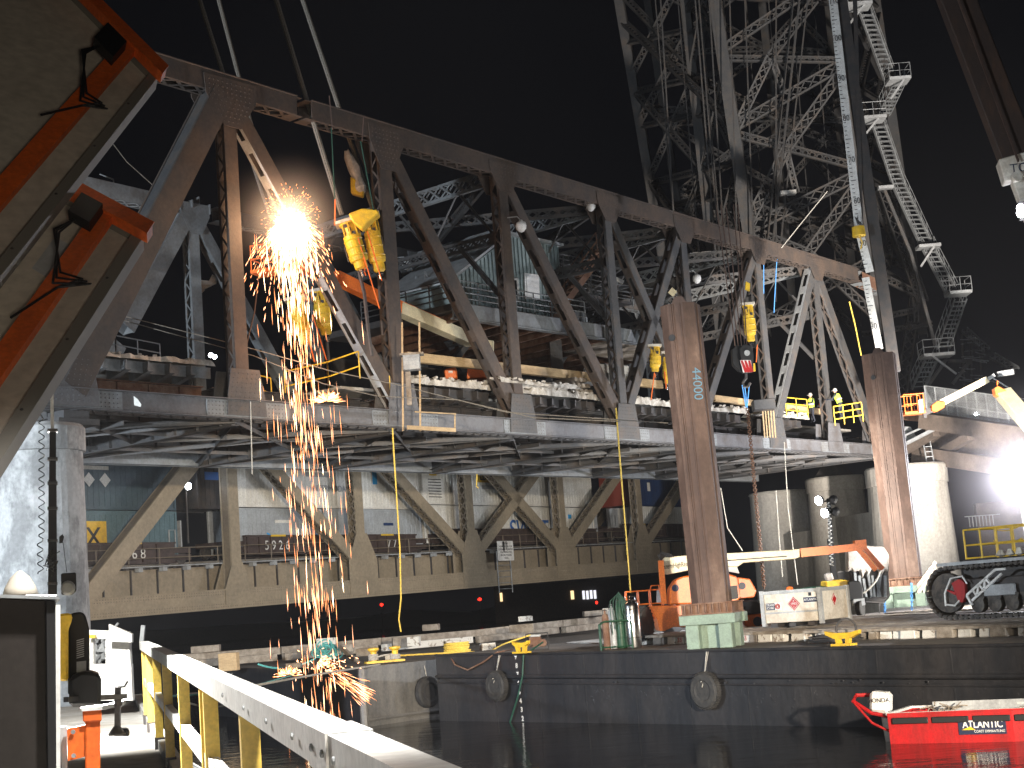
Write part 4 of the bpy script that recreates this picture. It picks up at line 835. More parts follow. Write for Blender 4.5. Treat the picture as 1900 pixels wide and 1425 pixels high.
# ================================================================== machines on the barge
def pxp(pts, Y, th, b, mi=0):
    P_ = [aty(x, y, Y) for x, y in pts]; d = V((0, 1, 0))
    if Y < 12: c = sum(P_, V()) / len(P_) - CP; d = V((c.x, c.y, 0)).normalized()
    return b.prism(P_, d * th, mi)
def beampx(b, x0, y0, x1, y1, Y0, Y1, w, h, side=None, mi=0): return b.beam(aty(x0, y0, Y0), aty(x1, y1, Y1), w, h, side=side, mi=mi)
def wheel(b_or_t, c, R, w, axis, m='rubber', rim='white', name='wheel', lugs=True):
    t = b_or_t; ax = V(axis).normalized(); q = MB()
    q.lathe(V(c) - ax * w / 2, [(R * .55, 0), (R * .93, .0), (R, w * .15), (R, w * .85), (R * .93, w), (R * .55, w)], 32, axis=ax)
    if lugs:
        a = ax.cross(Z3).normalized()
        for k in range(24):
            th = 2 * pi * k / 24
            for s in (-1, 1):
                d = a * cos(th + s * .08) + Z3 * sin(th + s * .08); q.beam(V(c) + d * (R + .01) + ax * s * w * .05, V(c) + (a * cos(th + .18 + s * .08) + Z3 * sin(th + .18 + s * .08)) * (R + .01) + ax * s * w * .48, R * .08, .05, side=d)
    o = q.build(name, m, t); q = MB(); q.lathe(V(c) - ax * w * .45, [(.05, -.02), (R * .3, .0), (R * .5, -.02), (R * .56, .05), (R * .5, w * .9), (.05, w * .9)], 20, axis=ax); q.build('rim', rim, o); return o
# --- big orange boom lift
bl = thing('boom_lift', aty(1310, 1180, 60), 'large orange boom lift with cream boom behind the nearest brown pile', 'boom lift'); Yb = 59.0
q = MB(); pxp([(1205, 1124), (1340, 1122), (1345, 1158), (1330, 1166), (1250, 1163), (1232, 1171), (1224, 1171), (1220, 1150)], Yb - 1.1, 1.9, q); q.build('chassis', 'orange', bl, bevel=.03)
q = MB(); pxp([(1243, 1122), (1243, 1092), (1254, 1075), (1268, 1069), (1345, 1062), (1368, 1070), (1374, 1110), (1366, 1118)], Yb - 1.3, 1.2, q); q.build('engine_hood', 'orange', bl, bevel=.05)
q = MB(); pxp([(1368, 1071), (1392, 1074), (1404, 1096), (1400, 1108), (1372, 1112)], Yb - 1.0, 1.6, q); q.build('counterweight', 'orange', bl, bevel=.04)
q = MB(); pxp([(1352, 1088), (1368, 1086), (1370, 1110), (1354, 1113)], Yb - 1.33, .05, q); q.build('radiator_grille', 'dark', bl)
q = MB(); pxp([(1368, 1116), (1405, 1113), (1413, 1120), (1414, 1142), (1372, 1140)], Yb - 1.3, 1.4, q); q.build('control_box', 'dark', bl, bevel=.05)
q = MB(); pxp([(1380, 1142), (1418, 1138), (1420, 1166), (1395, 1168), (1382, 1160)], Yb - 1.5, .5, q); q.build('axle_end', 'orange', bl, bevel=.03)
q = MB(); q.lathe(aty(1406, 1153, Yb - 1.53), [(.01, 0), (.17, 0), (.17, .03), (.01, .03)], 18, axis=(0, -1, 0)); q.build('logo_disc', 'navy', bl)
for (x, y, s_) in ((1253, 1091, 1.32), (1377, 1087, 1.06)): q = MB(); q.lathe(aty(x, y, Yb - s_), [(.01, 0), (.13, 0), (.13, .02), (.01, .02)], 18, axis=(0, -1, 0)); q.build('logo_disc', 'navy', bl)
wheel(bl, aty(1190, 1158, 56.5) , .62, .5, (.9, -.45, 0)); wheel(bl, aty(1352, 1155, 57.6), .66, .5, (.9, -.42, 0)); wheel(bl, aty(1245, 1150, 61.5), .6, .45, (.9, -.45, 0)); wheel(bl, aty(1400, 1145, 61.5), .6, .45, (.9, -.45, 0))
q = MB(); beampx(q, 1232, 1121, 1226, 1040, Yb - 1, Yb - 1, .2, .2); q.build('lift_column', 'orange', bl)
q = MB(); pxp([(1228, 1034), (1282, 1030), (1470, 1020), (1484, 1018), (1484, 1034), (1474, 1037), (1380, 1044), (1368, 1052), (1350, 1051), (1342, 1045), (1240, 1066), (1228, 1064)], Yb - .7, .55, q); o = q.build('boom', 'cream', bl, bevel=.02)
q = MB(); pxp([(1350, 1039), (1460, 1031), (1460, 1033), (1350, 1041)], Yb - .74, .03, q); q.build('boom_groove', 'dark', bl)
text('EasternHighReach.com', aty(1262, 1048, Yb - .72), .26, aty(1284, 1045, Yb) - aty(1240, 1051, Yb), Z3, 'ink', bl, ext=.002, sx=.62)
q = MB(); beampx(q, 1484, 1026, 1537, 1021, Yb - .45, Yb - .45, .42, .32); beampx(q, 1537, 1021, 1600, 1014, Yb - .45, Yb - .45, .38, .27); q.build('boom_extension', 'orange', bl)
q = MB(); beampx(q, 1600, 1012, 1638, 1056, Yb - .3, Yb - .3, .12, .16); beampx(q, 1592, 1018, 1625, 1058, Yb - .6, Yb - .6, .12, .16); beampx(q, 1585, 1012, 1606, 1010, Yb - .45, Yb - .45, .4, .35); q.build('jib', 'orange', bl)
q = MB(); beampx(q, 1600, 1018, 1632, 1056, Yb - .1, Yb - .1, .07, .07); q.build('jib_cylinder', 'chrome', bl)
def basket(parent, c, wx, wy, h, m, X=(1, 0, 0), Y=(0, 1, 0), nm='basket'):
    c = V(c); X = V(X); Y = V(Y); q = MB()
    for z in (.5, h): q.tube([c - X * wx / 2 - Y * wy / 2 + Z3 * z, c + X * wx / 2 - Y * wy / 2 + Z3 * z, c + X * wx / 2 + Y * wy / 2 + Z3 * z, c - X * wx / 2 + Y * wy / 2 + Z3 * z, c - X * wx / 2 - Y * wy / 2 + Z3 * z], .028, 6)
    for a in (-1, -.33, .33, 1):
        for s in (-1, 1): q.tube([c + X * a * wx / 2 + Y * s * wy / 2, c + X * a * wx / 2 + Y * s * wy / 2 + Z3 * h], .024, 6)
    q.build(nm + '_rail', m, parent); q = MB(); q.box(c, wx + .06, wy + .06, .14, X=X, Y=Y); q.box(c + Z3 * .12, wx, .03, .14, X=X, Y=Y); q.build(nm + '_floor', m, parent)
basket(bl, aty(1198, 1146, 59), 1.35, .8, 1.0, 'orange')
q = MB(); pxp([(1219, 1094), (1228, 1094), (1228, 1120), (1219, 1120)], 58.6, .3, q); q.build('control_console', 'grey', bl, bevel=.02)
q = MB(); q.tube([aty(1205, 1100, 58.5), aty(1208, 1087, 58.5), aty(1222, 1086, 58.5), aty(1228, 1112, 58.5)], .03); q.build('guard_hoop', 'orange', bl)
q = MB()
for k in range(5): q.tube([aty(1226 + k, 1040, 58.2 + k * .05), aty(1221 + k * 3, 1030, 58.2), aty(1228 + k * 4, 1024 + k, 58.2), aty(1238 + k * 3, 1034, 58.2)], .02, 5)
q.build('hydraulic_hose', 'dark', bl)
q = MB(); pxp([(1340, 1058), (1360, 1048), (1366, 1046), (1372, 1064)], Yb - .6, .3, q); q.build('pivot_bracket', 'galv', bl)
# white tarpaulin-wrapped dark machine far back and crane cab items
t = thing('wrapped_machine', atz(1600, 1120, 2.7), 'dark machine half covered by torn white plastic wrap beside the farther pile', 'machine')
q = MB(); pxp([(1574, 1058), (1648, 1050), (1652, 1108), (1640, 1120), (1585, 1112)], 66, 2.5, q); q.build('machine_body', 'dark', t, bevel=.06)
q = MB()
rr = random.Random(5); pts = [(1572, 1016), (1592, 1012), (1640, 1014), (1650, 1030), (1650, 1062), (1642, 1058), (1636, 1068), (1630, 1056), (1618, 1054), (1612, 1068), (1606, 1060), (1600, 1074), (1596, 1058), (1584, 1062), (1580, 1056), (1573, 1062)]
pxp(pts, 65.7, .5, q); q.build('plastic_sheet', 'cloth_w', t, bevel=.05)
q = MB()
for k in range(8): x = 1586 + k * 8; q.beam(aty(x, 1062 + (k % 3) * 6, 65.8), aty(x + rr.uniform(-6, 8), 1108, 65.8), .12, .1); 
q.build('machine_pipe', 'galv', t, kind='stuff')
rope('suspended_air_line', [(1633, 1060), (1625, 1078), (1608, 1096), (1597, 1102)], 65, .04, 'rope', 'pale hose sloping from the wrapped machine', 'hose')
# --- fuel tank
ft = thing('fuel_tank', atz(1500, 1168, MT(10)), 'dirty white rectangular fuel tank with warning diamond in front of the boom lift', 'fuel tank'); Yt = 54.5
F0, F1, F2 = aty(1420, 1168, Yt), aty(1527, 1167, 53.2), aty(1568, 1158, 56.2)
for p in (F0, F1, F2): p.z = 2.67
Xf = (F1 - F0).normalized(); Lf = (F1 - F0).length; Yf = V((-Xf.y, Xf.x, 0)); Df = 2.1; Hf = 1.12; cf = F0 + Xf * Lf / 2 + Yf * Df / 2
q = MB(); q.box(cf + Z3 * (Hf * .55), Lf, Df, Hf * .9, X=Xf, Y=Yf); q.build('tank_shell', 'whiteg', ft, bevel=.02)
for sx in (0, Lf):
    for sy in (0, Df): q = MB(); q.box(F0 + Xf * sx + Yf * sy + Z3 * (Hf * .55), .14, .14, Hf * 1.08, X=Xf, Y=Yf); q.build('corner_post', 'grey', ft)
q = MB(); q.box(F0 + Xf * Lf / 2 + Z3 * .45, Lf - .15, .03, .06, X=Xf, Y=Yf); q.build('side_rib', 'grey', ft)
q = MB(); q.box(F0 + Xf * Lf / 2 - Yf * .0 + Z3 * (Hf * 1.02), Lf - .14, .08, .12, X=Xf, Y=Yf); q.box(F0 + Xf * Lf + Yf * Df / 2 + Z3 * (Hf * 1.02), .08, Df - .14, .12, X=Xf, Y=Yf); q.build('top_rim', 'grey', ft)
for k in range(3): q = MB(); q.box(F0 + Xf * (.35 + k * .7) + Yf * Df / 2 + Z3 * .03, .25, Df * .98, .12, X=Xf, Y=Yf); q.build('skid', 'dark', ft)
def onface(fx, fz): return F0 + Xf * fx * Lf - Yf * .012 + Z3 * (.12 + fz * .92)
q = MB(); q.box(onface(.2, .6) - Yf * .01, .58, .02, .24, X=Xf, Y=Yf); q.build('decal_plate', 'white', ft); q = MB(); q.box(onface(.14, .6) - Yf * .025, .33, .01, .235, X=Xf, Y=Yf); q.build('decal_field', 'navy', ft)
text('TRANS', onface(.14, .655) - Yf * .035, .115, Xf, Z3, 'white', ft, ext=.002, sx=.85); text('CUBE', onface(.14, .545) - Yf * .035, .11, Xf, Z3, 'white', ft, ext=.002)
q = MB()
for r_ in (.035, .065, .095): q.torus(onface(.265, .6) - Yf * .03, r_, .01, Yf, 8, 5)
q.build('ring_logo', 'red', ft)
def dia(c, s, X, Y, par):
    q = MB(); q.prism([c + X * s, c + Z3 * s, c - X * s, c - Z3 * s], -Y * .012); q.build('hazard_diamond', 'red', par)
    q = MB(); s2 = s * .86; n_ = -Y * .016
    for a, b_ in ((X, Z3), (Z3, -X), (-X, -Z3), (-Z3, X)): q.beam(c + a * s2 + n_, c + b_ * s2 + n_, .012, .01, side=Y)
    q.build('diamond_border', 'white', par)
dia(onface(.55, .66) - Yf * .01, .23, Xf, Yf, ft); text('1993', onface(.55, .65) - Yf * .03, .12, Xf, Z3, 'white', ft, ext=.002); text('3', onface(.55, .53) - Yf * .03, .08, Xf, Z3, 'white', ft, ext=.002)
q = MB(); q.prism([onface(.55, .74) - Yf * .025 + Xf * .03, onface(.55, .8) - Yf * .025, onface(.55, .74) - Yf * .025 - Xf * .03], -Yf * .004); q.build('flame_symbol', 'white', ft)
dia(F0 + Xf * (Lf + .01) + Yf * Df * .5 + Z3 * .78, .2, Yf, -Xf, ft)
q = MB(); q.box(onface(.84, .77) - Yf * .01, .5, .02, .17, X=Xf, Y=Yf); q.build('decal_plate', 'navy', ft); text('ATLANTIC', onface(.85, .77) - Yf * .025, .105, Xf, Z3, 'white', ft, ext=.002)
q = MB(); q.box(onface(.84, .97) - Yf * .01, .1, .02, .12, X=Xf, Y=Yf); q.build('latch', 'ink', ft)
q = MB()
for k in range(7): q.tube([cf + Xf * (-.9 + k * .1) + Yf * (k % 3 - 1) * .4 + Z3 * (Hf + .02), cf + Xf * (.1 + k * .12) + Yf * (.3 - k * .1) + Z3 * (Hf + .1), cf + Xf * .9 + Yf * (k * .1 - .3) + Z3 * (Hf + .03)], .03, 5)
tag(recentre(q.build('coiled_hose', 'hose')), 'dark green hoses piled on top of the white fuel tank', 'hose')
q = MB(); q.lathe(cf + Xf * -.55 + Z3 * (Hf + .02), [(.1, 0), (.13, .08), (.1, .16), (.02, .18)], 12); tag(recentre(q.build('orange_buoy', 'sling')), 'small orange cap on the left of the fuel tank top', 'cap')
# --- yellow light tower on the barge
lt = thing('light_tower', atz(1585, 1138, 2.7), 'yellow and black towable light tower with two lit lamps behind the fuel tank', 'light tower'); YL = 65
q = MB(); pxp([(1532, 1078), (1560, 1075), (1578, 1078), (1585, 1088), (1585, 1113), (1535, 1118)], YL - .4, 1.2, q); q.build('housing', 'yellow', lt, bevel=.05)
q = MB(); pxp([(1574, 1078), (1594, 1077), (1601, 1088), (1602, 1112), (1574, 1115)], YL - .55, 1.4, q); q.build('front_panel', 'black', lt, bevel=.04)
q = MB(); pxp([(1584, 1112), (1604, 1110), (1606, 1122), (1600, 1124), (1584, 1124)], YL - .6, .4, q); q.build('mudguard', 'grey', lt)
wheel(lt, aty(1596, 1129, YL - .5), .33, .22, (.85, -.5, 0), lugs=False)
q = MB(); beampx(q, 1606, 1116, 1640, 1118, YL, YL, .07, .07); beampx(q, 1632, 1116, 1632, 1138, YL, YL, .06, .06); q.build('drawbar', 'dark', lt)
q = MB(); beampx(q, 1549, 1086, 1540, 1000, YL, YL, .22, .22); beampx(q, 1543, 1010, 1537, 925, YL, YL, .15, .15); q.build('mast', 'black', lt)
q = MB()
for k in range(60): 
    y = 1050 - k * 2; x = 1543 - k * .1; th = k * 1.7; q.v.append(aty(x, y, YL - .15) + V((cos(th) * .09, sin(th) * .05, 0)))
pts = q.v; q = MB(); q.tube(pts, .018, 5); q.build('coiled_cord', 'alu', lt)
for i, (x, y) in enumerate(((1519, 929), (1530, 952), (1549, 928), (1553, 950))):
    q = MB(); c = aty(x, y, YL - .2); d = V((-.75, -.65, -.15)).normalized() if i < 2 else V((.8, .3, -.2)).normalized(); q.lathe(c, [(.1, -.25), (.2, -.1), (.2, 0)], 14, axis=d); q.build('lamp_head', 'black', lt)
    if i < 2: q = MB(); q.lathe(c + d * .01, [(.19, 0), (.01, .03)], 14, axis=d); q.build('lens', 'lamp', lt)
q = MB(); beampx(q, 1519, 932, 1555, 926, YL, YL, .07, .07); beampx(q, 1526, 953, 1556, 948, YL, YL, .06, .06); q.build('crossbar', 'dark', lt)
cl = aty(1510, 935, YL - 1.0); spot('light_tower_lamp', cl, cl + V((-10, 3, -5)), 6000, (.9, .95, 1), 150, .8, .15)
spot('light_tower_lamp_back', aty(1520, 935, YL + .8), aty(1560, 1000, 100), 11000, (1, .95, .85), 130, .8, .15)
q = MB(); pxp([(1530, 1065), (1544, 1062), (1548, 1076), (1534, 1079)], 63.5, .3, q); tag(recentre(q.build('rag_heap', 'cloth_w', bevel=.05)), 'pale rags heaped on the left of the yellow light tower', 'rags')
# --- crawler crane track and deck at the right
cr = thing('crawler_crane', atz(1840, 1158, 2.6), 'black crawler crane carbody with track and red and white wheel jack', 'crane'); 
T0 = aty(1772, 1110, 50.5); T1 = aty(2060, 1088, 46.2); Xc = (T1 - T0); Xc.z = 0; Lc = Xc.length; Xc.normalize(); Yc = V((-Xc.y, Xc.x, 0)); R_ = .78; T0.z = 2.6 + R_ + .02
def trackframe(off, main=True):
    c0 = T0 + Yc * off; prof = []
    for k in range(13): th = pi / 2 + pi * k / 12; prof.append((cos(th) * R_, sin(th) * R_))
    prof += [(Lc + cos(-pi / 2 + pi * k / 12) * R_, sin(-pi / 2 + pi * k / 12) * R_) for k in range(13)]
    per = []; 
    for i in range(len(prof)):
        a = prof[i]; b_ = prof[(i + 1) % len(prof)]; L = sqrt((a[0] - b_[0]) ** 2 + (a[1] - b_[1]) ** 2); n = max(1, round(L / .2))
        for k in range(n): per.append((a[0] + (b_[0] - a[0]) * k / n, a[1] + (b_[1] - a[1]) * k / n, (b_[0] - a[0]) / L, (b_[1] - a[1]) / L))
    for (x, z, tx, tz_) in per:
        q = MB(); c = c0 + Xc * x + Z3 * z; tt = Xc * tx + Z3 * tz_; nn = tt.cross(Yc)
        q.box(c, .185, .8, .06, X=tt, Y=Yc, Z=nn); q.box(c + nn * .04 * (1 if (nn.dot(Xc * x + Z3 * z) > 0) else 1), .05, .8, .05, X=tt, Y=Yc, Z=nn); q.box(c - nn * -.0 - Yc * .3, .1, .1, .14, X=tt, Y=Yc, Z=nn)
        q.build('track_shoe', 'track', cr)
    q = MB(); q.box(c0 + Xc * Lc / 2, Lc - .4, .5, .8, X=Xc, Y=Yc); q.build('track_frame', 'dark', cr, bevel=.04)
    for (x, r) in ((0, .62), (Lc, .62)):
        q = MB(); q.lathe(c0 + Xc * x + Yc * .1, [(.1, .5), (.2, .5), (r, .45), (r, .25), (r * .8, .2), (r * .3, .16), (.1, .1)], 26, axis=-Yc); q.build('idler_wheel', 'track', cr)
    for k in range(7):
        q = MB(); q.lathe(c0 + Xc * (1.15 + k * .62) + Z3 * -.42, [(.06, .46), (.24, .44), (.24, .2), (.06, .2)], 16, axis=-Yc); q.prism([c0 + Xc * (1.15 + k * .62 + a) - Yc * .44 + Z3 * z for a, z in ((-.3, -.1), (.3, -.1), (.16, -.42), (-.16, -.42))], Yc * .05); q.build('track_roller', 'track', cr)
trackframe(0)
q = MB(); q.box(T0 + Xc * (Lc / 2 + .3) + Yc * 2.0 + Z3 * .55, Lc + .4, 3.2, .9, X=Xc, Y=Yc); q.build('carbody', 'dark', cr, bevel=.05)
q = MB(); q.box(T0 + Xc * 2.0 - Yc * .42 + Z3 * .0, 1.1, .14, .34, X=Xc, Y=Yc); q.build('side_box', 'grey', cr, bevel=.02)
q = MB(); q.box(T0 + Xc * (Lc / 2 + .1) + Yc * .1 + Z3 * (R_ + .12), Lc + .8, .9, .1, X=Xc, Y=Yc); q.build('catwalk', 'grey', cr)
def fr(x, z): return T0 + Xc * x - Yc * .52 + Z3 * z
q = MB(); q.prism([fr(.32, .3), fr(.62, .42), (fr(.8, .3)), fr(.78, -.1), fr(.66, -.32), fr(.5, -.3)], Yc * .14); q.prism([fr(.05, .12), fr(.42, .02), fr(.4, -.08)], Yc * .1); q.build('red_bracket', 'red', cr)
q = MB(); beams = [((.85, -.1), (2.0, .62)), ((1.02, -.28), (2.2, .48)), ((2.0, .62), (2.35, .62)), ((1.1, .05), (1.22, -.15)), ((1.35, .22), (1.5, .0)), ((1.6, .38), (1.78, .18)), ((.85, -.1), (1.0, -.42)), ((1.22, -.15), (1.35, .22)), ((1.5, 0), (1.6, .38))]
for a, b_ in beams: q.beam(fr(*a), fr(*b_), .07, .07)
q.build('white_arm', 'white', cr)
q = MB(); q.tube([fr(0, -.4), fr(.02, 0), fr(.3, .45), fr(.75, .5), fr(.9, .25)], .03); q.tube([fr(0, -.35), fr(.35, -.4), fr(.55, -.25)], .03); q.build('jack_hose', 'alu', cr)
q = MB()
for k in range(9): q.lathe(T0 + Xc * (1.9 + k * .33) + Yc * .0 + Z3 * (R_ + .22), [(.01, 0), (random.uniform(.08, .2), .05), (.06, random.uniform(.15, .3))], 7)
q.build('rag_pile', 'whiteg', cr, kind='stuff')
# yellow guardrail around its walkway
gr = thing('yellow_guardrail', T0 + Yc * 1.2 + Z3 * .95, 'yellow tubular guardrail on top of the black crawler crane', 'railing'); c = T0 + Yc * 1.1 + Z3 * 1.02
for s_, off in ((0, 0), (0, 1.7)):
    for z in (.45, .95, .03): q = MB(); q.tube([c + Yc * off + Xc * -.2 + Z3 * z, c + Yc * off + Xc * (Lc + 1) + Z3 * z], .028, 6); q.build('horizontal_tube', 'yellow', gr)
for k in range(13):
    for off in (0, 1.7): q = MB(); q.tube([c + Yc * off + Xc * (-.2 + k * .62), c + Yc * off + Xc * (-.2 + k * .62) + Z3 * .95], .032, 6); q.build('rail_post', 'yellow', gr)
q = MB(); q.tube([c + Xc * -.2 + Z3 * .95, c + Xc * -.2 + Yc * 1.7 + Z3 * .95], .028); q.tube([c + Xc * -.2 + Z3 * .45, c + Xc * -.2 + Yc * 1.7 + Z3 * .45], .028); q.build('horizontal_tube', 'yellow', gr)
for k in range(2): q = MB(); z = .92 - k * .4; q.tube([c + Xc * (.9 + j * .12) + Z3 * (z - .12 * sin(pi * j / 9)) for j in range(10)], .016); q.build('safety_chain', 'yellow', gr)
t = thing('access_stairs', aty(1700, 1100, 66), 'grey timber access stairs leaning beside the foot of the farther pile', 'stairs')
for k in range(2): q = MB(); beampx(q, 1702, 1088 - k * 12 + 12, 1736, 1042 + 14 - k * 14, 64.5, 64.5, .1, .14); q.build('handrail', 'wood', t)
for k in range(5): q = MB(); beampx(q, 1706 + k * 8, 1100, 1704 + k * 7.5, 1080 - k * 9, 64.5, 64.5, .07, .08); q.build('baluster', 'wood', t)
# --- red work boat
bo = thing('work_boat', atz(1760, 1383, .0), 'red aluminium work boat with white outboard motor moored by the barge', 'boat'); Yw = 34.2
s0 = atz(1652, 1381, -.0); e0_ = atz(2080, 1372, 0); Xb = (e0_ - s0); Lb = 6.2; Xb.normalize(); Yb2 = V((-Xb.y, Xb.x, 0)); Hb = .72
def BT(x, y, z): return s0 + Xb * x + Yb2 * y + Z3 * z
secs = [(0, .95, 0), (1.5, 1.0, 0), (3, 1.0, 0), (4.5, .85, .05), (5.6, .5, .12), (6.2, .08, .2)]
q = MB(); vs = []
for (x, hw, rise) in secs:
    for (yy, zz) in ((-hw, Hb + rise), (-hw * .97, .0 + rise * .4), (-hw * .7, -.25), (0, -.35), (hw * .7, -.25), (hw * .97, 0 + rise * .4), (hw, Hb + rise)): vs.append(BT(x, yy + 1.0, zz))
n = 7; fs = [(i * n + j, i * n + j + 1, (i + 1) * n + j + 1, (i + 1) * n + j) for i in range(5) for j in range(6)] + [tuple(range(7))]
q.poly(vs, fs); 
hullo = q.build('hull', 'red', bo)
md = hullo.modifiers.new('shell', 'SOLIDIFY'); md.thickness = .04; md.offset = 0
q = MB(); q.beam(BT(0, 1 - .93, Hb), BT(4.5, .17, Hb + .03), .1, .05); q.beam(BT(0, 1.93, Hb), BT(4.5, 1.83, Hb + .03), .1, .05); q.beam(BT(0, .05, Hb), BT(0, 1.95, Hb), .1, .06); q.build('gunwale', 'alu', bo)
q = MB(); q.beam(BT(0, .02, Hb - .03), BT(4.6, .12, Hb), .04, .1); q.build('rub_rail', 'red', bo)
for k in range(4): q = MB(); q.prism([BT(.12 + k * .98, -.0 + .0, Hb - .09), BT(1.0 + k * .98, -.0, Hb - .09), BT(1.0 + k * .98, .0, Hb - .24), BT(.12 + k * .98, .0, Hb - .24)], -Yb2 * .06); q.build('fender_pad', 'black', bo, bevel=.015)
q = MB(); q.box(BT(2.28, -.02, .36), 1.12, .03, .34, X=Xb, Y=Yb2); q.build('name_decal', 'navy', bo)
text('ATLANTIC', BT(2.3, -.045, .42), .24, Xb, Z3, 'white', bo, ext=.002, sx=.83, bold=.004); text('COAST DISMANTLING', BT(2.45, -.045, .26), .085, Xb, Z3, 'white', bo, ext=.002, sx=.85)
q = MB(); q.prism([BT(1.8, -.045, .3), BT(2.0, -.045, .38), BT(2.12, -.045, .3)], -Yb2 * .005); q.build('logo_triangle', 'yellow', bo)
q = MB(); q.box(BT(2.2, 1.0, .18), 4.2, 1.6, .04, X=Xb, Y=Yb2); q.build('floor', 'grey', bo)
for x in (1.3, 3): q = MB(); q.box(BT(x, 1.0, .45), .3, 1.85, .05, X=Xb, Y=Yb2); q.build('seat', 'alu', bo)
q = MB(); q.prism([BT(x, 1.82, z) for x, z in ((.6, .3), (4.4, .35), (4.4, Hb + .12), (.6, Hb + .12))], Yb2 * .04); q.build('inner_side', 'grey', bo)
om = thing('outboard_motor', BT(-.35, .75, .0), 'white outboard motor on the stern of the red boat', 'outboard motor')
q = MB(); q.box(BT(-.35, .7, Hb + .25), .5, .42, .52, X=(Xb + Z3 * -.12).normalized(), Y=Yb2, Z=(Z3 + Xb * .12).normalized()); o = q.build('cowling', 'white', om, bevel=.08)
text('HONDA', BT(-.34, .47, Hb + .3), .15, Xb, Z3, 'ink', om, ext=.003)
q = MB(); q.beam(BT(-.28, .7, Hb), BT(-.2, .7, -.35), .16, .2); q.box(BT(-.3, .7, -.1), .5, .3, .04, X=Xb, Y=Yb2); q.build('drive_leg', 'grey', om, bevel=.02)
q = MB(); pts = [BT(.05, .3, Hb - .1), BT(-.5, .3, Hb + .02), BT(-1.0, .5, Hb + .3), BT(-1.05, .9, Hb + .42), BT(-.6, 1.1, Hb + .4)]; q.tube(pts, .05, 8); q.tube([BT(0, .25, .25), BT(-.5, .28, .5), BT(-.95, .45, Hb + .25)], .03); tag(recentre(q.build('red_hose', 'red')), 'red hose looped around the outboard motor', 'hose')
q = MB(); rr = random.Random(4)
for k in range(40): a = BT(.7 + rr.random() * .7, 1.0 + rr.random() * .6, .55 + rr.random() * .25); q.tube([a, a + V((rr.uniform(-.4, .4), rr.uniform(-.2, .2), rr.uniform(-.15, .15)))], .018, 4)
tag(q.build('brush_heap', 'wood'), 'tangle of brown scrap lying in the stern of the red boat', 'debris')
q = MB()
for k in range(3): q.box(BT(3 + k * .35, 1.3, .55 + .05 * k), .32, .35, .3, X=Xb, Y=Yb2)
tag(recentre(q.build('boxes', 'woodn', bevel=.02)), 'small boxes stowed amidships in the red boat', 'box') if False else tag(recentre(q.build('rope_sack', 'rope', bevel=.05)), 'pale sacks stowed amidships in the red boat', 'sack')
# ================================================================== lift tower behind
tw = thing('lift_tower', aty(1480, 900, 125) * V((1, 1, 0)) if False else (24, 125, 0), 'dark lattice steel lift tower rising out of the top of the frame', 'tower')
LG = {'a': ((1300, -180, 120), (1418, 620, 121), .95), 'b': ((1538, -180, 118), (1640, 620, 120), .9), 'c': ((1252, -180, 129), (1340, 640, 130), .8), 'd': ((1118, -180, 138), (1258, 640, 139), .8), 'e': ((1600, -180, 137), (1712, 620, 139), .8)}
def lp(k, y):
    (x0, y0, Y0), (x1, y1, Y1), w_ = LG[k]; f = (y - y0) / (y1 - y0); return aty(x0 + (x1 - x0) * f, y, Y0 + (Y1 - Y0) * f)
for k, (p, q_, w_) in LG.items():
    a, b_ = aty(*p), aty(*q_); member(a, b_, V((.3, 1, 0)).normalized(), w_, .8, 'x', tw, 'tower_leg', 'steel', 'steel', pitch=1.3, bars=.12)
    q = MB(); n = 40
    for i in range(n): rivets(q, a.lerp(b_, i / n) + V((-.3, -.43, 0)), a.lerp(b_, i / n + .01) + V((-.3, -.43, 0)), V((0, -1, 0)), .3, .05)
def br(k0, y0, k1, y1, w_=.55, name='tower_brace', f0=None, f1=None):
    a = lp(k0, y0) if isinstance(k0, str) else k0; b_ = lp(k1, y1) if isinstance(k1, str) else k1
    L = (b_ - a).length; n = max(3, int(L / (w_ * 1.15))); t = (b_ - a).normalized(); nn = t.cross(V((0, 1, 0))).normalized(); q = MB()
    for s in (-1, 1): q.beam(a + nn * s * w_ / 2, b_ + nn * s * w_ / 2, .14, .3, side=nn)
    for i in range(n):
        p0 = a + (b_ - a) * (i / n); p1_ = a + (b_ - a) * ((i + 1) / n)
        for s in (-1, 1): q.beam(p0 + nn * s * w_ * .45, p1_ - nn * s * w_ * .45, .09, .04, side=nn)
    q.build(name, 'steel', tw)
def mid(p, q_): return (p + q_) / 2
c1 = aty(1458, 278, 120); c0_ = aty(1430, 105, 119); c2_ = aty(1500, 470, 120)
for (a, y0, b_, y1, w_) in (('a', 108, 'b', 112, .4), ('a', 248, 'b', 312, .5), ('a', -60, 'b', -60, .5)): br(a, y0, b_, y1, w_)
br('a', 236, 'b', 112, .75); br('a', 245, c0_, 0, .6); br(c0_, 0, aty(1512, 0, 119), 0, .6); br('a', 92, aty(1475, 0, 119), 0, .6); br(c1, 0, 'b', 114, .7); br(c1, 0, 'a', 415, .7); br('a', 425, 'b', 320, .8); br('b', 325, c2_, 0, .7); br(c1, 0, aty(1478, 360, 121), 0, .4); br(c0_, 0, aty(1455, 175, 121), 0, .4)
br('a', 425, c2_, 0, .6); br('a', 600, 'b', 480, .7); br(c2_, 0, 'b', 600, .6)
for y in (-60, 130, 300, 470): br('a', y, 'c', y + 15, .45); br('c', y + 15, 'd', y + 40, .45); br('b', y + 25, 'e', y + 70, .45)
for y in (-60, 130, 300): br('a', y, 'c', y + 180, .4); br('c', y, 'a', y + 165, .4); br('c', y + 15, 'd', y + 200, .5); br('d', y + 40, 'c', y + 185, .5); br('b', y + 30, 'e', y + 230, .5); br('d', y + 40, 'd', y + 60, .4)
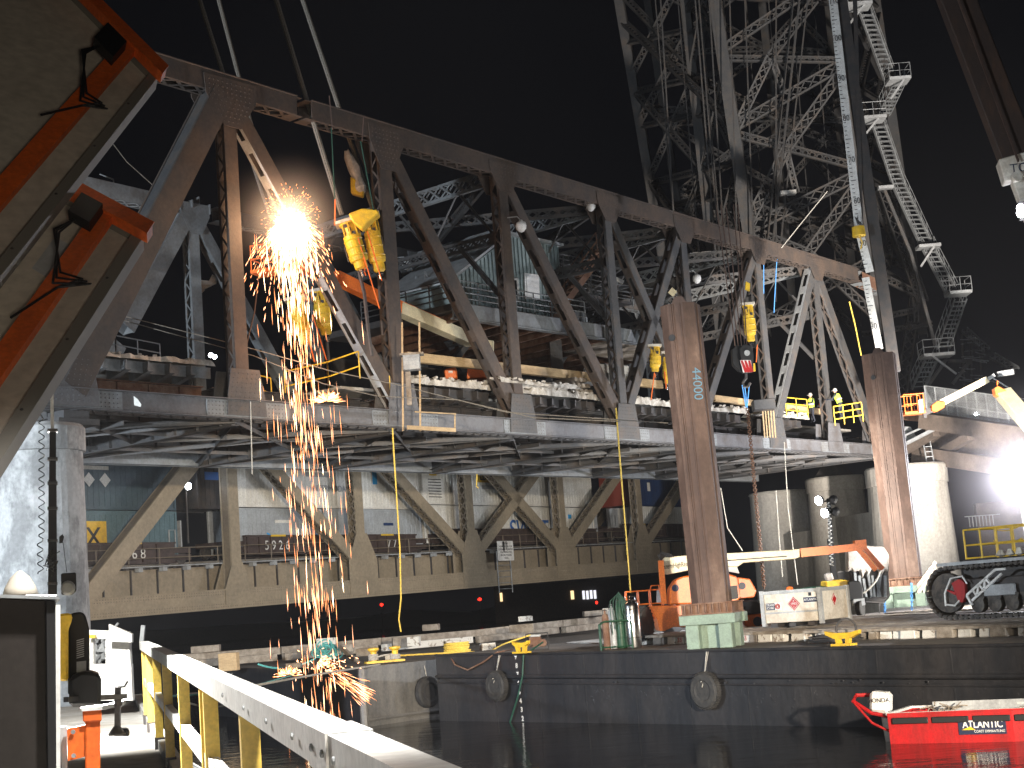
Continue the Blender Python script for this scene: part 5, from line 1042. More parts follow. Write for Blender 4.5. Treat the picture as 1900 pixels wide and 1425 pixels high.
br('e', 330, aty(1640, 520, 130), 0, .6); br('e', 120, 'b', 330, .5)
for k, (x0, x1) in enumerate(((1285, 1335), (1292, 1342), (1312, 1350), (1352, 1372), (1440, 1440), (1478, 1420), (1490, 1432), (1505, 1448), (1380, 1402), (1222, 1250))):
    q = MB(); y1 = [560, 560, 560, 590, 560, 480, 470, 455, 560, 400][k]; q.tube([aty(x0, -60, 117 + k % 3), aty(x1, y1, 117 + k % 3)], .06 if k not in (5, 6) else .09, 5)
    q.build('hoist_rope', 'steel', tw)
LG['f'] = ((1175, -180, 152), (1290, 600, 152), .7); LG['g'] = ((1395, -180, 150), (1475, 600, 150), .7); LG['h'] = ((1520, -180, 150), (1590, 600, 150), .7)
for k in 'fgh':
    (p, q_, w_) = LG[k]; member(aty(*p), aty(*q_), V((.3, 1, 0)).normalized(), w_, .7, 'x', tw, 'tower_leg', 'steel', 'steel', pitch=1.3, bars=.12)
for y in (-40, 90, 220, 350, 480):
    br('f', y + 10, 'g', y, .5); br('g', y, 'h', y + 8, .5); br('f', y + 10, 'g', y + 130, .5); br('f', y + 140, 'g', y, .5); br('g', y, 'h', y + 138, .5); br('g', y + 130, 'h', y + 8, .5)
for k in range(9): q = MB(); x = 1225 + k * 42; q.tube([aty(x - 14, -60, 123 + k), aty(x + 34, 520, 123 + k)], .05, 5); q.build('hoist_rope', 'steel', tw)
for y in (-20, 200, 390): br('d', y, 'e', y + 30, .5)
for (k0, y0, k1, y1) in (('d', 40, 'a', 230), ('c', 140, 'e', 330), ('e', 140, 'c', 330), ('d', 330, 'c', 520), ('c', 330, 'd', 500), ('c', 345, 'e', 500), ('e', 330, 'a', 520), ('d', 225, 'c', 60), ('a', 60, 'c', -60), ('c', 20, 'a', -60), ('e', 20, 'b', 200), ('c', 500, 'a', 600), ('a', 480, 'c', 620)): br(k0, y0, k1, y1, .55)
for y in (60, 215, 370, 540): br('c', y, 'a', y - 12, .35); br('d', y + 20, 'c', y - 5, .35)
# lamp bracket on the tower
q = MB(); c = aty(1462, 358, 118); q.box(c, 1.2, .6, .3); tag(recentre(q.build('tower_floodlight', 'white')), 'unlit pale lamp fitting on the lattice tower', 'lamp')
# ================================================================== white numbered gauge boards with its yellow drum
gl = thing('pile_leader', aty(1640, 1000, 76), 'tall dark pile leader faced with a white numbered gauge board', 'pile leader')
gt, gb = aty(1541, -40, 76), aty(1614, 505, 76); g2t, g2b = aty(1606, 515, 76), aty(1632, 648, 76)
gu = (gt - gb).normalized(); gx = V((1, -.15, 0)); gx = (gx - gu * gx.dot(gu)).normalized(); gn = gx.cross(gu)
gn = gn if gn.y < 0 else -gn
def bar(a, b_, w_, d, m, nm, off=V()): q = MB(); q.beam(a + off, b_ + off, w_, d, side=gx); return q.build(nm, m, gl)
dn = (aty(1645, 690, 76))
bar(gt, dn, .55, .5, 'dark', 'leader_beam', -gn * .4 + gx * .42); bar(aty(1572, 425, 76), aty(1560, -40, 76), .2, .3, 'dark', 'leader_chord', gx * .7 - gn * .3)
ya = 425; pw = aty(1594, 425, 76)
bar(gt, pw, .42, .06, 'white', 'gauge_board'); bar(aty(1597, 440, 76), gb, .4, .06, 'white', 'gauge_board'); bar(g2t, g2b, .36, .06, 'white', 'gauge_board')
def gp(x, y): return aty(x, y, 75.9)
marks = [(1547, 3, '110'), (1552, 72, '100'), (1561, 146, '90'), (1570, 220, '80'), (1580, 297, '70'), (1590, 373, '60'), (1601, 452, '50'), (1621, 606, '30')]
for (x, y, s_) in marks: text(s_, gp(x, y) + gn * .05, .42, gx, gu, 'ink', gl, 'gauge_number', ext=.003, sx=.8)
for i in range(len(marks) - 1):
    x0, y0 = marks[i][:2]; x1, y1 = marks[i + 1][:2]; nn_ = 10 if i < 6 else 20
    for k in range(1, nn_):
        f = k / nn_; q = MB(); yy = y0 + (y1 - y0) * f
        if 425 < yy < 445 or 500 < yy < 515: continue
        q.box(aty(x0 + (x1 - x0) * f, yy, 76) - gx * (.1 if k % 5 else .04) + gn * .045, .12 if k % 5 else .26, .03, .012, X=gx, Y=gu, Z=gn); q.build('tick_mark', 'ink', gl)
q = MB(); c = aty(1593, 430, 75.6); q.lathe(c - gu * .25, [(.3, 0), (.33, .04), (.3, .5), (.26, .52)], 20, axis=gu); tag(recentre(q.build('yellow_drum', 'yellow')), 'yellow drum clamped round the white numbered gauge', 'drum')
q = MB(); q.tube([c - gu * .2, aty(1600, 450, 75.6), aty(1597, 462, 75.6)], .04); tag(recentre(q.build('yellow_strap', 'yellow')), 'yellow strap hanging from the drum on the gauge', 'strap')
q = MB(); q.tube([aty(1592, 400, 75.7), aty(1590, 412, 75.6), aty(1597, 418, 75.6)], .02); 
for k in range(6): q.tube([aty(1586, 402, 75.6), aty(1602 - k * 2, 418, 75.6)], .015, 4)
tag(recentre(q.build('lashing_wire', 'dark')), 'thin lashing wires just above the yellow drum', 'wire')
# ================================================================== brown crane boom at the upper right
cb = thing('crane_boom', aty(1830, 200, 62), 'dark brown box crane boom with a pale head crossing the upper right corner', 'crane boom')
q = MB(); q.beam(aty(1740, -90, 62), aty(1893, 306, 60), 1.35, 1.0, side=(1, -.2, 0)); q.build('boom_section', 'boomrust', cb, bevel=.04)
q = MB(); q.beam(aty(1745, -90, 61.2), aty(1890, 300, 59.3), .08, .05, side=(1, 0, 0)); q.build('boom_seam', 'pile', cb)
q = MB(); q.beam(aty(1884, 292, 60), aty(1896, 332, 60), 1.45, 1.1, side=(1, -.2, 0)); q.beam(aty(1902, 330, 60), aty(1935, 420, 60), 1.1, .9, side=(1, -.2, 0)); q.build('boom_base', 'whiteg', cb, bevel=.04)
q = MB(); q.lathe(aty(1884, 330, 59.4), [(.05, 0), (.2, 0), (.2, .3), (.05, .3)], 14, axis=(0, -1, 0)); q.build('pin_boss', 'whiteg', cb)
text('TC', aty(1890, 312, 59.2), .5, (1, -.2, 0), (-.3, 0, 1), 'navy', cb)
t = thing('boom_lamp', aty(1894, 392, 59), 'lit white work lamp under the crane boom at the right edge', 'lamp'); 
for y in (386, 396): q = MB(); q.lathe(aty(1894, y, 59), [(.02, -.1), (.15, -.06), (.15, .06), (.02, .1)], 12, axis=(-.5, -1, 0)); q.build('lens', 'lamp', t)
q = MB(); q.box(aty(1898, 391, 59.2), .3, .3, .7); q.build('housing', 'dark', t)
# ================================================================== zigzag stair tower
stt = thing('stair_tower', (30, 112, 0), 'pale zigzag steel stairs climbing the outside of the lattice tower', 'stairs')
YS = 112
def flight(x0, y0, x1, y1, Y0, Y1, wd=.95, n=None, m='galv', side=V((1, .2, 0))):
    a, b_ = aty(x0, y0, Y0), aty(x1, y1, Y1); t_ = (b_ - a).normalized(); sd = side.normalized()
    for s in (-1, 1): q = MB(); q.beam(a + sd * s * wd / 2, b_ + sd * s * wd / 2, .06, .3, side=sd); q.build('stringer', m, stt)
    n = n or int((b_ - a).length / .36)
    for i in range(n):
        c = a + (b_ - a) * ((i + .5) / n); q = MB(); q.box(c, wd - .08, .3, .05, X=sd, Y=Z3.cross(sd)); q.build('tread', m, stt)
    for s in (-1, 1):
        for h in (.55, 1.05): q = MB(); q.tube([a + sd * s * wd / 2 + Z3 * h, b_ + sd * s * wd / 2 + Z3 * h], .025, 4); q.build('handrail', m, stt)
        for i in range(0, 6): q = MB(); c = a + (b_ - a) * (i / 5) + sd * s * wd / 2; q.tube([c, c + Z3 * 1.05], .022, 4); q.build('handrail_post', m, stt)
def landing(x, y, Y, w_, d, brace=None, rail=True):
    c = aty(x, y, Y); q = MB(); q.box(c, w_, d, .22); q.build('landing', 'grey', stt)
    if rail:
        q = MB()
        for h in (.55, 1.1): q.tube([c + V((-w_ / 2, d / 2, h)), c + V((-w_ / 2, -d / 2, h)), c + V((w_ / 2, -d / 2, h)), c + V((w_ / 2, d / 2, h))], .03, 5)
        for (sx, sy) in ((-1, -1), (0, -1), (1, -1), (1, 1), (-1, 1)): q.tube([c + V((sx * w_ / 2, sy * d / 2, 0)), c + V((sx * w_ / 2, sy * d / 2, 1.1))], .03, 5)
        q.build('landing_rail', 'galv', stt)
    if brace: q = MB(); q.beam(c + V((brace * w_ * .2, -d / 3, -.1)), c + V((-brace * w_ * .5, -d / 3, -1.5)), .14, .14); q.build('knee_brace', 'grey', stt)
landing(1592, 12, 111, 1.8, 1.6, 1); landing(1666, 150, 112, 1.6, 1.6, 1); landing(1617, 222, 111, 1.9, 1.6, 1); landing(1643, 348, 112, 1.1, .5, None, False); landing(1722, 458, 112, 1.6, 1.2, 1, False)
landing(1778, 545, 112, 1.6, 1.6, None); landing(1738, 660, 111, 2.2, 1.6, -1)
flight(1606, 24, 1652, 150, 111.5, 113); flight(1668, 156, 1640, 214, 113.5, 113); flight(1630, 232, 1668, 345, 111.5, 112.5); flight(1668, 345, 1722, 462, 112.5, 112.5); flight(1724, 464, 1770, 552, 112, 112.5); flight(1782, 556, 1750, 648, 113, 112); flight(1728, 668, 1703, 722, 111.5, 112)
q = MB()
for a, b_ in (((1755, 668), (1722, 716)), ((1760, 670), (1800, 670)), ((1800, 670), (1768, 712)), ((1640, 350), (1690, 470)), ((1690, 470), (1735, 640))): q.beam(aty(*a, 113), aty(*b_, 113), .22, .22)
q.build('support_brace', 'steel', stt)
# background tower legs and lattice near the stairs
bk = thing('rear_steelwork', (34, 124, 0), 'dim angled steel legs and lattice beams behind the zigzag stairs', 'steelwork')
for (x0, y0, x1, y1, w_) in ((1640, 350, 1712, 560, .9), (1700, 540, 1668, 760, .8), (1690, 440, 1700, 600, .35), (1620, 505, 1700, 545, .5), (1630, 590, 1700, 575, .35), (1790, 612, 1830, 648, .5), (1842, 660, 1886, 686, .5), (1600, 620, 1730, 600, .3)):
    a, b_ = aty(x0, y0, 126), aty(x1, y1, 124); t_ = (b_ - a).normalized(); nn = t_.cross(V((0, 1, 0))).normalized(); q = MB(); n = max(3, int((b_ - a).length / w_))
    for s in (-1, 1): q.beam(a + nn * s * w_ / 2, b_ + nn * s * w_ / 2, .12, .3, side=nn)
    for i in range(n):
        for s in (-1, 1): q.beam(a.lerp(b_, i / n) + nn * s * w_ * .45, a.lerp(b_, (i + 1) / n) - nn * s * w_ * .45, .08, .05, side=nn)
    q.build('lattice_beam', 'galv' if x0 > 1780 else 'steel', bk)
for k in range(26):
    x = 1775 + random.random() * 75; y = 625 + random.random() * 85; q = MB(); q.beam(aty(x, y, 120), aty(x + random.uniform(8, 30), y + random.uniform(-3, 5), 120), .06, .06); q.build('conduit', 'galv', bk)
for x in (1785, 1800, 1818): q = MB(); q.beam(aty(x, 620 + (x - 1785) * .7, 121), aty(x + 4, 715, 121), .12, .12); q.build('upright', 'steel', bk)
# ================================================================== road approach at the right with fence and car
ap = thing('road_viaduct', (34, 98, 0), 'brown concrete road approach on brackets at the right', 'viaduct')
pa, pb = aty(1738, 780, 96), aty(1960, 812, 88); ud = (pb - pa); ud.z = 0; ud.normalize(); nd = V((-ud.y, ud.x, 0))
q = MB(); q.beam(pa, pb, 3.0, .95, side=nd); q.build('parapet', 'viaduct', ap)
q = MB(); q.beam(aty(1690, 770, 99), aty(1735, 775, 97), 1.2, .6); q.build('end_block', 'rust', ap)
q = MB(); a, b_ = aty(1700, 842, 100), aty(1960, 880, 90); q.beam(a, b_, .8, 1.0); q.build('lower_beam', 'viaduct', ap)
q = MB(); a, b_ = aty(1720, 800, 101), aty(1960, 835, 92); q.beam(a, b_, .3, 2.4, side=nd); q.build('spandrel_wall', 'viaduct', ap)
for x in (1736, 1800, 1862, 1925):
    q = MB(); a = aty(x, 802 + (x - 1736) * .12, 96); b_ = aty(x - 62, 838 + (x - 1736) * .12, 99); q.beam(a, b_, .5, .5); q.build('bracket_arm', 'viaduct', ap)
q = MB(); q.beam(aty(1742, 792, 95), aty(1668, 830, 98), .18, .18); q.build('pipe_brace', 'grey', ap); q = MB(); q.beam(aty(1735, 783, 95), aty(1670, 812, 98), .1, .1); q.build('pipe_brace', 'grey', ap)
q = MB(); pxp([(1665, 790), (1690, 792), (1700, 810), (1672, 828), (1660, 815)], 99, .6, q); q.build('grey_box', 'farsteel', ap)
fe = thing('chain_link_fence', aty(1800, 780, 95), 'dim chain link fence above the concrete road approach', 'fence')
for k in range(11):
    f = k / 10; c = aty(1722 + 190 * f, 775 + 30 * f, 96 - 7 * f); q = MB(); q.tube([c, c + Z3 * 2.0], .05, 6); q.build('fence_post', 'galv', fe)
for z in (.1, 1, 2.0): q = MB(); q.tube([aty(1722, 775, 96) + Z3 * z, aty(1912, 805, 89) + Z3 * z], .035, 5); q.build('fence_rail', 'galv', fe)
q = MB(); fa, fb = aty(1722, 775, 96), aty(1912, 805, 89)
for k in range(110):
    f = k / 110; c = fa.lerp(fb, f)
    for s in (-1, 1): q.beam(c, fa.lerp(fb, max(0, min(1, f + s * .14))) + Z3 * 2.0, .012, .012)
q.build('wire_mesh', 'galv', fe, kind='stuff')
cA = aty(1793, 768, 98); t = thing('parked_car', cA - Z3 * .8, 'dark vehicle with two lit headlights behind the fence on the road', 'car')
q = MB(); q.prism([cA + V((x, 0, z)) for x, z in ((-.95, -.5), (.95, -.5), (.95, .15), (.75, .25), (.6, .8), (-.6, .8), (-.75, .25), (-.95, .15))], V((.8, 4, 0))); q.build('body', 'dark', t, bevel=.06)
for dx in (-.62, .62): q = MB(); q.lathe(cA + V((dx, -.03, -.1)), [(.01, 0), (.15, 0), (.12, .05)], 12, axis=(0, -1, 0)); q.build('headlight', 'lamp', t)
for dx in (-.8, .8): q = MB(); q.lathe(cA + V((dx, .9, -.55)), [(.1, -.1), (.32, -.1), (.32, .1), (.1, .1)], 16, axis=(1, 0, 0)); q.build('wheel', 'rubber', t)
q = MB(); q.prism([cA + V((x, -.02, z)) for x, z in ((-.66, .3), (.66, .3), (.53, .72), (-.53, .72))], V((0, .03, 0))); q.build('windscreen', 'black', t)
# dim pier and wall beyond
q = MB(); q.beam((34, 118, 4.5), (60, 112, 4.5), 3, 9); o = tag(recentre(q.build('abutment_wall', 'viaduct')), 'dim concrete abutment in the haze at the right edge', 'wall')
t = thing('far_stairs', (37, 112, 4), 'faint white railing in front of the hazy abutment', 'railing'); c = aty(1800, 978, 111)
for k in range(8): q = MB(); q.tube([c + V((k * .24, 0, 0)), c + V((k * .24, 0, .75))], .035, 5); q.build('rail_post', 'grey', t)
q = MB(); q.tube([c + V((-.3, 0, .75)), c + V((2.2, 0, .75))], .04); q.build('top_rail', 'grey', t)
# bright floodlight at the right edge
fl = thing('edge_floodlight', aty(1898, 885, 80) - Z3 * 3, 'glaring white floodlight at the right edge of the frame', 'floodlight'); c = aty(1892, 888, 80)
for k in range(4): q = MB(); q.box(c + V((-.28 + .56 * (k % 2), 0, .3 - (k // 2) * .55)), .36, .1, .32, X=(1, 0, 0)); q.build('lens', 'lamp', fl)
GLOW = c.copy()
point('edge_floodlight_beam', c + V((-.2, -.6, 0)), 14000, (.93, .93, 1), .3)
q = MB(); q.tube([c + V((0, .2, .7)), c + V((0, .2, -5))], .08); q.box(c + V((0, .12, .18)), .6, .1, 1.1); q.build('post', 'dark', fl)
# ================================================================== control house, platform, stairs on the old swing bridge
HO = BP(0, 0, 3.6)
def HP(x, y, o=0): return onv(x, y, HO + N * o, U)
ch = thing('control_house', BP(27, 17.9, 4), 'grey green corrugated gable control house on a high platform', 'building')
pl = [HP(x, y) for x, y in ((842, 518), (948, 438), (1036, 458), (1032, 566), (858, 594))]; pl[3].z = pl[4].z = 17.75
q = MB(); q.prism(pl, N * 4.2); q.build('wall', 'siding', ch)
ra, rb, rc = HP(834, 524, -.25), HP(948, 434, -.25), HP(1046, 456, -.25)
q = MB(); q.prism([ra, rb, rb + Z3 * .12, ra + Z3 * .12 - U * .05], N * 4.8); q.prism([rb, rc, rc + Z3 * .12, rb + Z3 * .12], N * 4.8); q.build('roof', 'grey', ch)
def topz(s): 
    (s0, z0), (s1, z1), (s2, z2) = [((p - A0).dot(U), p.z) for p in pl[:3]]
    return z0 + (z1 - z0) * (s - s0) / (s1 - s0) if s < s1 else z1 + (z2 - z1) * (s - s1) / (s2 - s1)
sA, sB = (pl[0] - A0).dot(U), (pl[2] - A0).dot(U); n = int((sB - sA) / .3)
for k in range(n):
    s = sA + .3 + k * .3
    if s > sB - .1: break
    q = MB(); q.beam(BP(s, 17.8, 3.57), BP(s, topz(s) - .06, 3.57), .06, .07, side=U); q.build('siding_rib', 'siding', ch)
for (x0, y0, x1, y1) in ((925, 512, 962, 560), (973, 506, 1000, 556)):
    pts = [HP(x0, y0, -.1), HP(x1, y0 + 4, -.1), HP(x1 + 2, y1, -.1), HP(x0 + 2, y1 - 2, -.1)]; q = MB(); q.prism(pts, N * .06); o = q.build('window_frame', 'white', ch)
    c = sum(pts, V()) / 4; q = MB(); q.prism([c + (p - c) * .78 - N * .02 for p in pts], N * .01); q.build('pane', 'black' if x0 < 950 else 'white', o)
sp = thing('swing_platform', BP(29, 13.8, 5), 'dark steel platform and girders carrying the control house on its pivot tower', 'platform')
q = MB(); q.beam(BP(20.5, 17.55, 5.2), BP(40, 17.55, 5.2), 8.6, .3); q.build('deck', 'dark', sp)
q = MB(); q.beam(BP(20.2, 17.3, .95), BP(36, 17.3, .95), .12, .75); q.beam(BP(20.2, 16.95, .95), BP(36, 16.95, .95), .35, .05); q.build('front_girder', 'farsteel', sp)
q = MB(); q.beam(BP(20.2, 15.6, 8.8), BP(42, 15.6, 8.8), .15, 1.6); q.beam(BP(20.2, 14.8, 8.8), BP(42, 14.8, 8.8), .5, .06); q.build('rear_girder', 'dark', sp)
for k in range(14): q = MB(); q.beam(BP(21 + k * 1.4, 17.2, 1), BP(22.5 + k * 1.4, 17.2, 9.4), .14, .4); q.build('joist', 'rust', sp)
q = MB(); q.beam(BP(33, 17.1, 3), BP(41, 17.1, 3), 3, .25); q.build('timber_decking', 'wood', sp)
for (s, o) in ((23, 8.8), (31, 8.8), (39, 8.8), (31, 3.5)): q = MB(); q.beam(BP(s, 13.7, o), BP(s, 15.6 if o > 8 else 17.3, o), .6, .6); q.build('column', 'steel', sp)
for (s0, z0, s1, z1, o) in ((23, 13.8, 27, 17.2, 6), (31, 17.2, 27, 13.8, 6), (31, 13.8, 35, 17.2, 6), (39, 17.2, 35, 13.8, 6)): q = MB(); q.beam(BP(s0, z0, o), BP(s1, z1, o), .3, .3); q.build('diagonal_brace', 'steel', sp)
def srail(t, a, b_, m='farsteel', n=6, h=1.1):
    for z in (.3, .57, .84, h): q = MB(); q.tube([a + Z3 * z, b_ + Z3 * z], .032, 5); q.build('railing_bar', m, t)
    for k in range(n + 1): q = MB(); c = a.lerp(b_, k / n); q.tube([c, c + Z3 * h], .035, 5); q.build('railing_post', m, t)
srail(sp, BP(21, 17.72, 1.2), BP(30.6, 17.72, 1.2), 'farsteel', 7); srail(sp, BP(20.6, 17.72, 1.2), BP(20.6, 17.72, 7), 'steel', 4); srail(sp, BP(32, 20, 3.4), BP(38, 20, 3.4), 'steel', 5); srail(sp, BP(33, 21.4, 5), BP(38, 21.4, 5), 'steel', 4)
q = MB(); q.beam(BP(31.4, 19.9, 4.5), BP(38, 19.9, 4.5), 2.4, .15); q.build('upper_landing', 'dark', sp)
def railing(t, pts, Yd, h=1.1, n=4, m='galv', rails=(.37, .74, 1.1), nm='railing'):
    P_ = [aty(x, y, Yd if not isinstance(Yd, (list, tuple)) else Yd[i]) for i, (x, y) in enumerate(pts)]
    for z in rails: q = MB(); q.tube([p + Z3 * z for p in P_], .03, 5); q.build(nm + '_bar', m, t)
    for i in range(len(P_) - 1):
        for k in range(n + 1): q = MB(); c = P_[i].lerp(P_[i + 1], k / n); q.tube([c, c + Z3 * h], .032, 5); q.build(nm + '_post', m, t)
railing(sp, [(1128, 562), (1222, 575)], 81.5, n=2, m='grey'); q = MB(); q.box(aty(1213, 568, 81), .8, .5, 1.1); q.build('junction_box', 'rust', sp)
def stairs_px(x0, y0, x1, y1, Yd, lab, m='steel', n=14, wd=1.0):
    a, b_ = aty(x0, y0, Yd), aty(x1, y1, Yd); t = thing('open_stairs', b_ if b_.z < a.z else a, lab, 'stairs'); sd = V((.5, -.85, 0)).normalized()
    for s in (-1, 1):
        q = MB(); q.beam(a + sd * s * wd / 2, b_ + sd * s * wd / 2, .06, .32, side=sd); q.build('stringer', m, t)
        for h in (.5, 1.0): q = MB(); q.tube([a + sd * s * wd / 2 + Z3 * h, b_ + sd * s * wd / 2 + Z3 * h], .03, 5); q.build('handrail', m, t)
        for k in range(5): q = MB(); c = a.lerp(b_, k / 4) + sd * s * wd / 2; q.tube([c, c + Z3], .03, 5); q.build('baluster', m, t)
    for k in range(n): q = MB(); q.box(a.lerp(b_, (k + .5) / n), wd, .3, .05, X=sd, Y=Z3.cross(sd)); q.build('tread', m, t)
stairs_px(1118, 462, 1014, 602, 79, 'brown open steel stairs in front of the control house', 'rust'); stairs_px(1052, 520, 1118, 600, 80.5, 'short dark flight of stairs right of the control house', 'steel', 9)
stairs_px(782, 545, 848, 645, 75, 'grey open stairs left of the control house', 'farsteel', 10)
# ================================================================== cables, strand jacks, slings
def cable(x0, y0, x1, y1, Y0, Y1, r, lab, m='wire', name='hoist_cable', grp='thick hoisting cables', cat='cable'):
    q = MB(); a, b_ = aty(x0, y0, Y0), aty(x1, y1, Y1)
    if y0 < 0: a = a + (a - b_).normalized() * 30
    t_ = (b_ - a).normalized(); s1 = t_.cross(V((0, 1, 0))).normalized(); 
    if r > .06:
        for k in range(6): dd = s1 * cos(k * pi / 3) * r * .62 + V((0, 1, 0)) * sin(k * pi / 3) * r * .62; q.tube([a + dd, b_ + dd], r * .42, 6)
    else: q.tube([a, b_], r, 6)
    o = q.build(name, m); tag(o, lab, cat, grp); return recentre(o)
cable(345, -80, 415, 140, 57.5, 57.5, .085, 'leftmost hoisting cable coming down behind the apex of the truss'); cable(385, -80, 505, 380, 62, 62, .085, 'second hoisting cable from the left passing behind the chord'); 
cable(488, -80, 634, 398, 60.5, 61.2, .1, 'third hoisting cable ending on the front yellow jack'); cable(545, -50, 692, 388, 64.5, 64.5, .1, 'rightmost hoisting cable ending on the rear yellow jack')
cable(415, 140, 500, 400, 64, 64, .07, 'thin cable descending behind the truss to the sparks')
def jack(x0, y0, x1, y1, Yd, lab, s=1.0, strap=True):
    a, b_ = aty(x0, y0, Yd), aty(x1, y1, Yd); ax = (b_ - a); L = ax.length; ax.normalize(); t = thing('strand_jack', b_, lab, 'hydraulic jack', 'yellow hydraulic strand jacks'); r = .36 * s
    q = MB(); q.lathe(a, [(r * .7, 0), (r * 1.05, 0), (r * 1.05, L * .06), (r * .8, L * .08), (r * .8, L * .28), (r * .98, L * .3), (r * .98, L * .36), (r, L * .38), (r, L * .74), (r * 1.05, L * .76), (r * .95, L * .82), (r * .72, L * .84), (r * .72, L * .97), (r * .5, L)], 24, axis=ax); q.build('cylinder_body', 'yellow', t)
    e = ax.cross(V((0, 1, 0))).normalized()
    q = MB(); q.box(a, r * 2.7, r * 2.2, .12, X=e, Y=V((0, 1, 0)), Z=ax); q.build('head_plate', 'whiteg', t)
    for k in range(5):
        th = -2.4 + k * .8; d = e * cos(th) + V((0, 1, 0)) * sin(th); q = MB(); q.beam(a + d * r * .95 + ax * L * .06, a + d * r * .95 + ax * L * .3, .09, .05); q.build('guide_bar', 'yellow', t)
    for k in range(3): q = MB(); q.box(a + ax * L * (.1 + .09 * k) - V((0, r * .82, 0)) + e * (k - 1) * .12, .12, .06, .14, X=e, Y=V((0, 1, 0)), Z=ax); q.build('port_block', 'dark', t)
    q = MB()
    for k in range(3): q.torus(a + ax * L * (.4 + k * .16), r, .03, ax, 20, 5)
    q.build('body_ring', 'yellow', t)
    q = MB(); q.box(a + ax * L * .56 + e * r * .95, .1, .2, L * .32, X=e, Y=V((0, 1, 0)), Z=ax); q.build('valve_block', 'dark' if s > .9 else 'yellow', t); q = MB(); q.tube([a + ax * L * .45 - e * r * 1.1, a + ax * L * .78 - e * r * 1.15], .03); q.build('side_pipe', 'dark', t)
    q = MB(); q.lathe(b_, [(r * .4, 0), (r * .45, .1), (r * .32, .12), (r * .32, .3)], 14, axis=ax); q.build('rod_end', 'chrome', t)
    return a, b_, ax
jack(645, 412, 672, 500, 59.5, 'front yellow strand jack right of the sparks', 1.0); jack(684, 400, 705, 505, 63.5, 'rear yellow strand jack partly behind the second post', .95)
jack(590, 540, 606, 622, 66, 'shaded yellow strand jack low behind the sparks', .9); jack(548, 555, 566, 640, 63, 'yellow strand jack lost in the falling sparks', .9)
jack(1386, 565, 1394, 634, 78, 'yellow strand jack hanging between the right posts', .75); jack(1214, 642, 1216, 690, 76, 'small yellow jack just left of the first brown pile', .7); jack(1237, 655, 1238, 712, 78, 'small yellow jack touching the first brown pile', .6)
def hang(pts, Yd, r, m, lab, name, cat='hose'): q = MB(); q.tube([aty(x, y, Yd) for x, y in pts], r, 7); return tag(recentre(q.build(name, m)), lab, cat)
hang([(666, 504), (676, 545), (684, 620), (690, 660)], 59.5, .075, 'dark', 'thick black strand bundle below the front yellow jack', 'strand_bundle', 'cable')
hang([(606, 625), (608, 650), (610, 668)], 66, .07, 'dark', 'black strand bundle below the shaded yellow jack', 'strand_bundle', 'cable'); hang([(1394, 636), (1396, 690)], 78, .06, 'dark', 'dark strand bundle below the right yellow jack', 'strand_bundle', 'cable')
def sling(x0, y0, x1, y1, Yd, w_, m, lab, name='lifting_sling', cat='sling', d=.04, grp=None):
    q = MB(); q.beam(aty(x0, y0, Yd), aty(x1, y1, Yd), w_, d); return tag(recentre(q.build(name, m)), lab, cat, grp)
for a in ((664, 440, 704, 572, 59.3, .2, 'sling', 'orange sling from the front yellow jack down to the orange jib'), (682, 430, 708, 520, 62, .24, 'sling', 'wide orange sling beside the rear yellow jack'), (580, 585, 606, 668, 65.5, .2, 'sling', 'orange sling below the shaded yellow jack'), (572, 625, 584, 672, 62.5, .2, 'sling', 'short orange sling under the sparks'),
          (1214, 692, 1208, 742, 75.8, .22, 'sling', 'orange sling below the small yellow jack left of the first pile'), (1233, 690, 1236, 720, 77, .3, 'sling', 'orange sling touching the first brown pile'), (1405, 640, 1403, 672, 77, .12, 'sling', 'narrow orange strap beside the crane hook'),
          (615, 238, 622, 395, 58.8, .06, 'hose', 'green rope sling hanging from the cut chord end'), (669, 262, 693, 390, 58.8, .06, 'hose', 'second green rope sling near the cut chord'), (611, 178, 617, 240, 58.2, .09, 'pile', 'brown strap round the cut chord end'), (675, 215, 672, 262, 58.7, .1, 'pile', 'brown strap round the chord near the second post'), (622, 370, 621, 418, 58.8, .09, 'sling', 'short orange strap on the green rope sling'),
          (1441, 485, 1436, 580, 91, .12, 'blue', 'bright blue sling hanging from the top chord at right'), (1417, 478, 1417, 545, 90, .08, 'blue', 'thin pale blue sling left of the bright blue one'), (1449, 462, 1441, 486, 91, .1, 'blue', 'short blue loop round the right part of the chord')): sling(*a)
q = MB(); pxp([(646, 396), (672, 386), (700, 388), (704, 396), (692, 405), (672, 425), (655, 412)], 58.8, .6, q); tag(recentre(q.build('yellow_cover', 'yellow', bevel=.05)), 'crumpled yellow cover draped over the heads of the yellow jacks', 'cover')
q = MB(); c = aty(656, 300, 64.2)
prof = [(.1, 0), (.2, .25), (.24, .8), (.2, 1.3), (.28, 1.7), (.22, 1.9)]; ax = (aty(672, 362, 64.2) - aty(645, 280, 64.2)).normalized(); q.lathe(aty(645, 280, 64.2), prof, 10, axis=ax)
for v in q.v: v.x += random.uniform(-.05, .05); v.z += random.uniform(-.05, .05)
tag(recentre(q.build('plastic_wrap', 'cloth_w')), 'white plastic wrapped round the rightmost hoisting cable', 'plastic wrap')
q = MB(); q.prism([aty(x, y, 64) for x, y in ((650, 327), (663, 334), (676, 344), (673, 364), (651, 358))], V((0, .4, 0))); tag(recentre(q.build('yellow_sleeve', 'yellow', bevel=.04)), 'yellow sleeve below the white plastic on the cable', 'sleeve')
q = MB(); pxp([(1384, 522), (1392, 526), (1391, 540), (1383, 536)], 77.8, .2, q); tag(recentre(q.build('yellow_tag', 'yellow')), 'small yellow tag above the right yellow jack', 'tag')
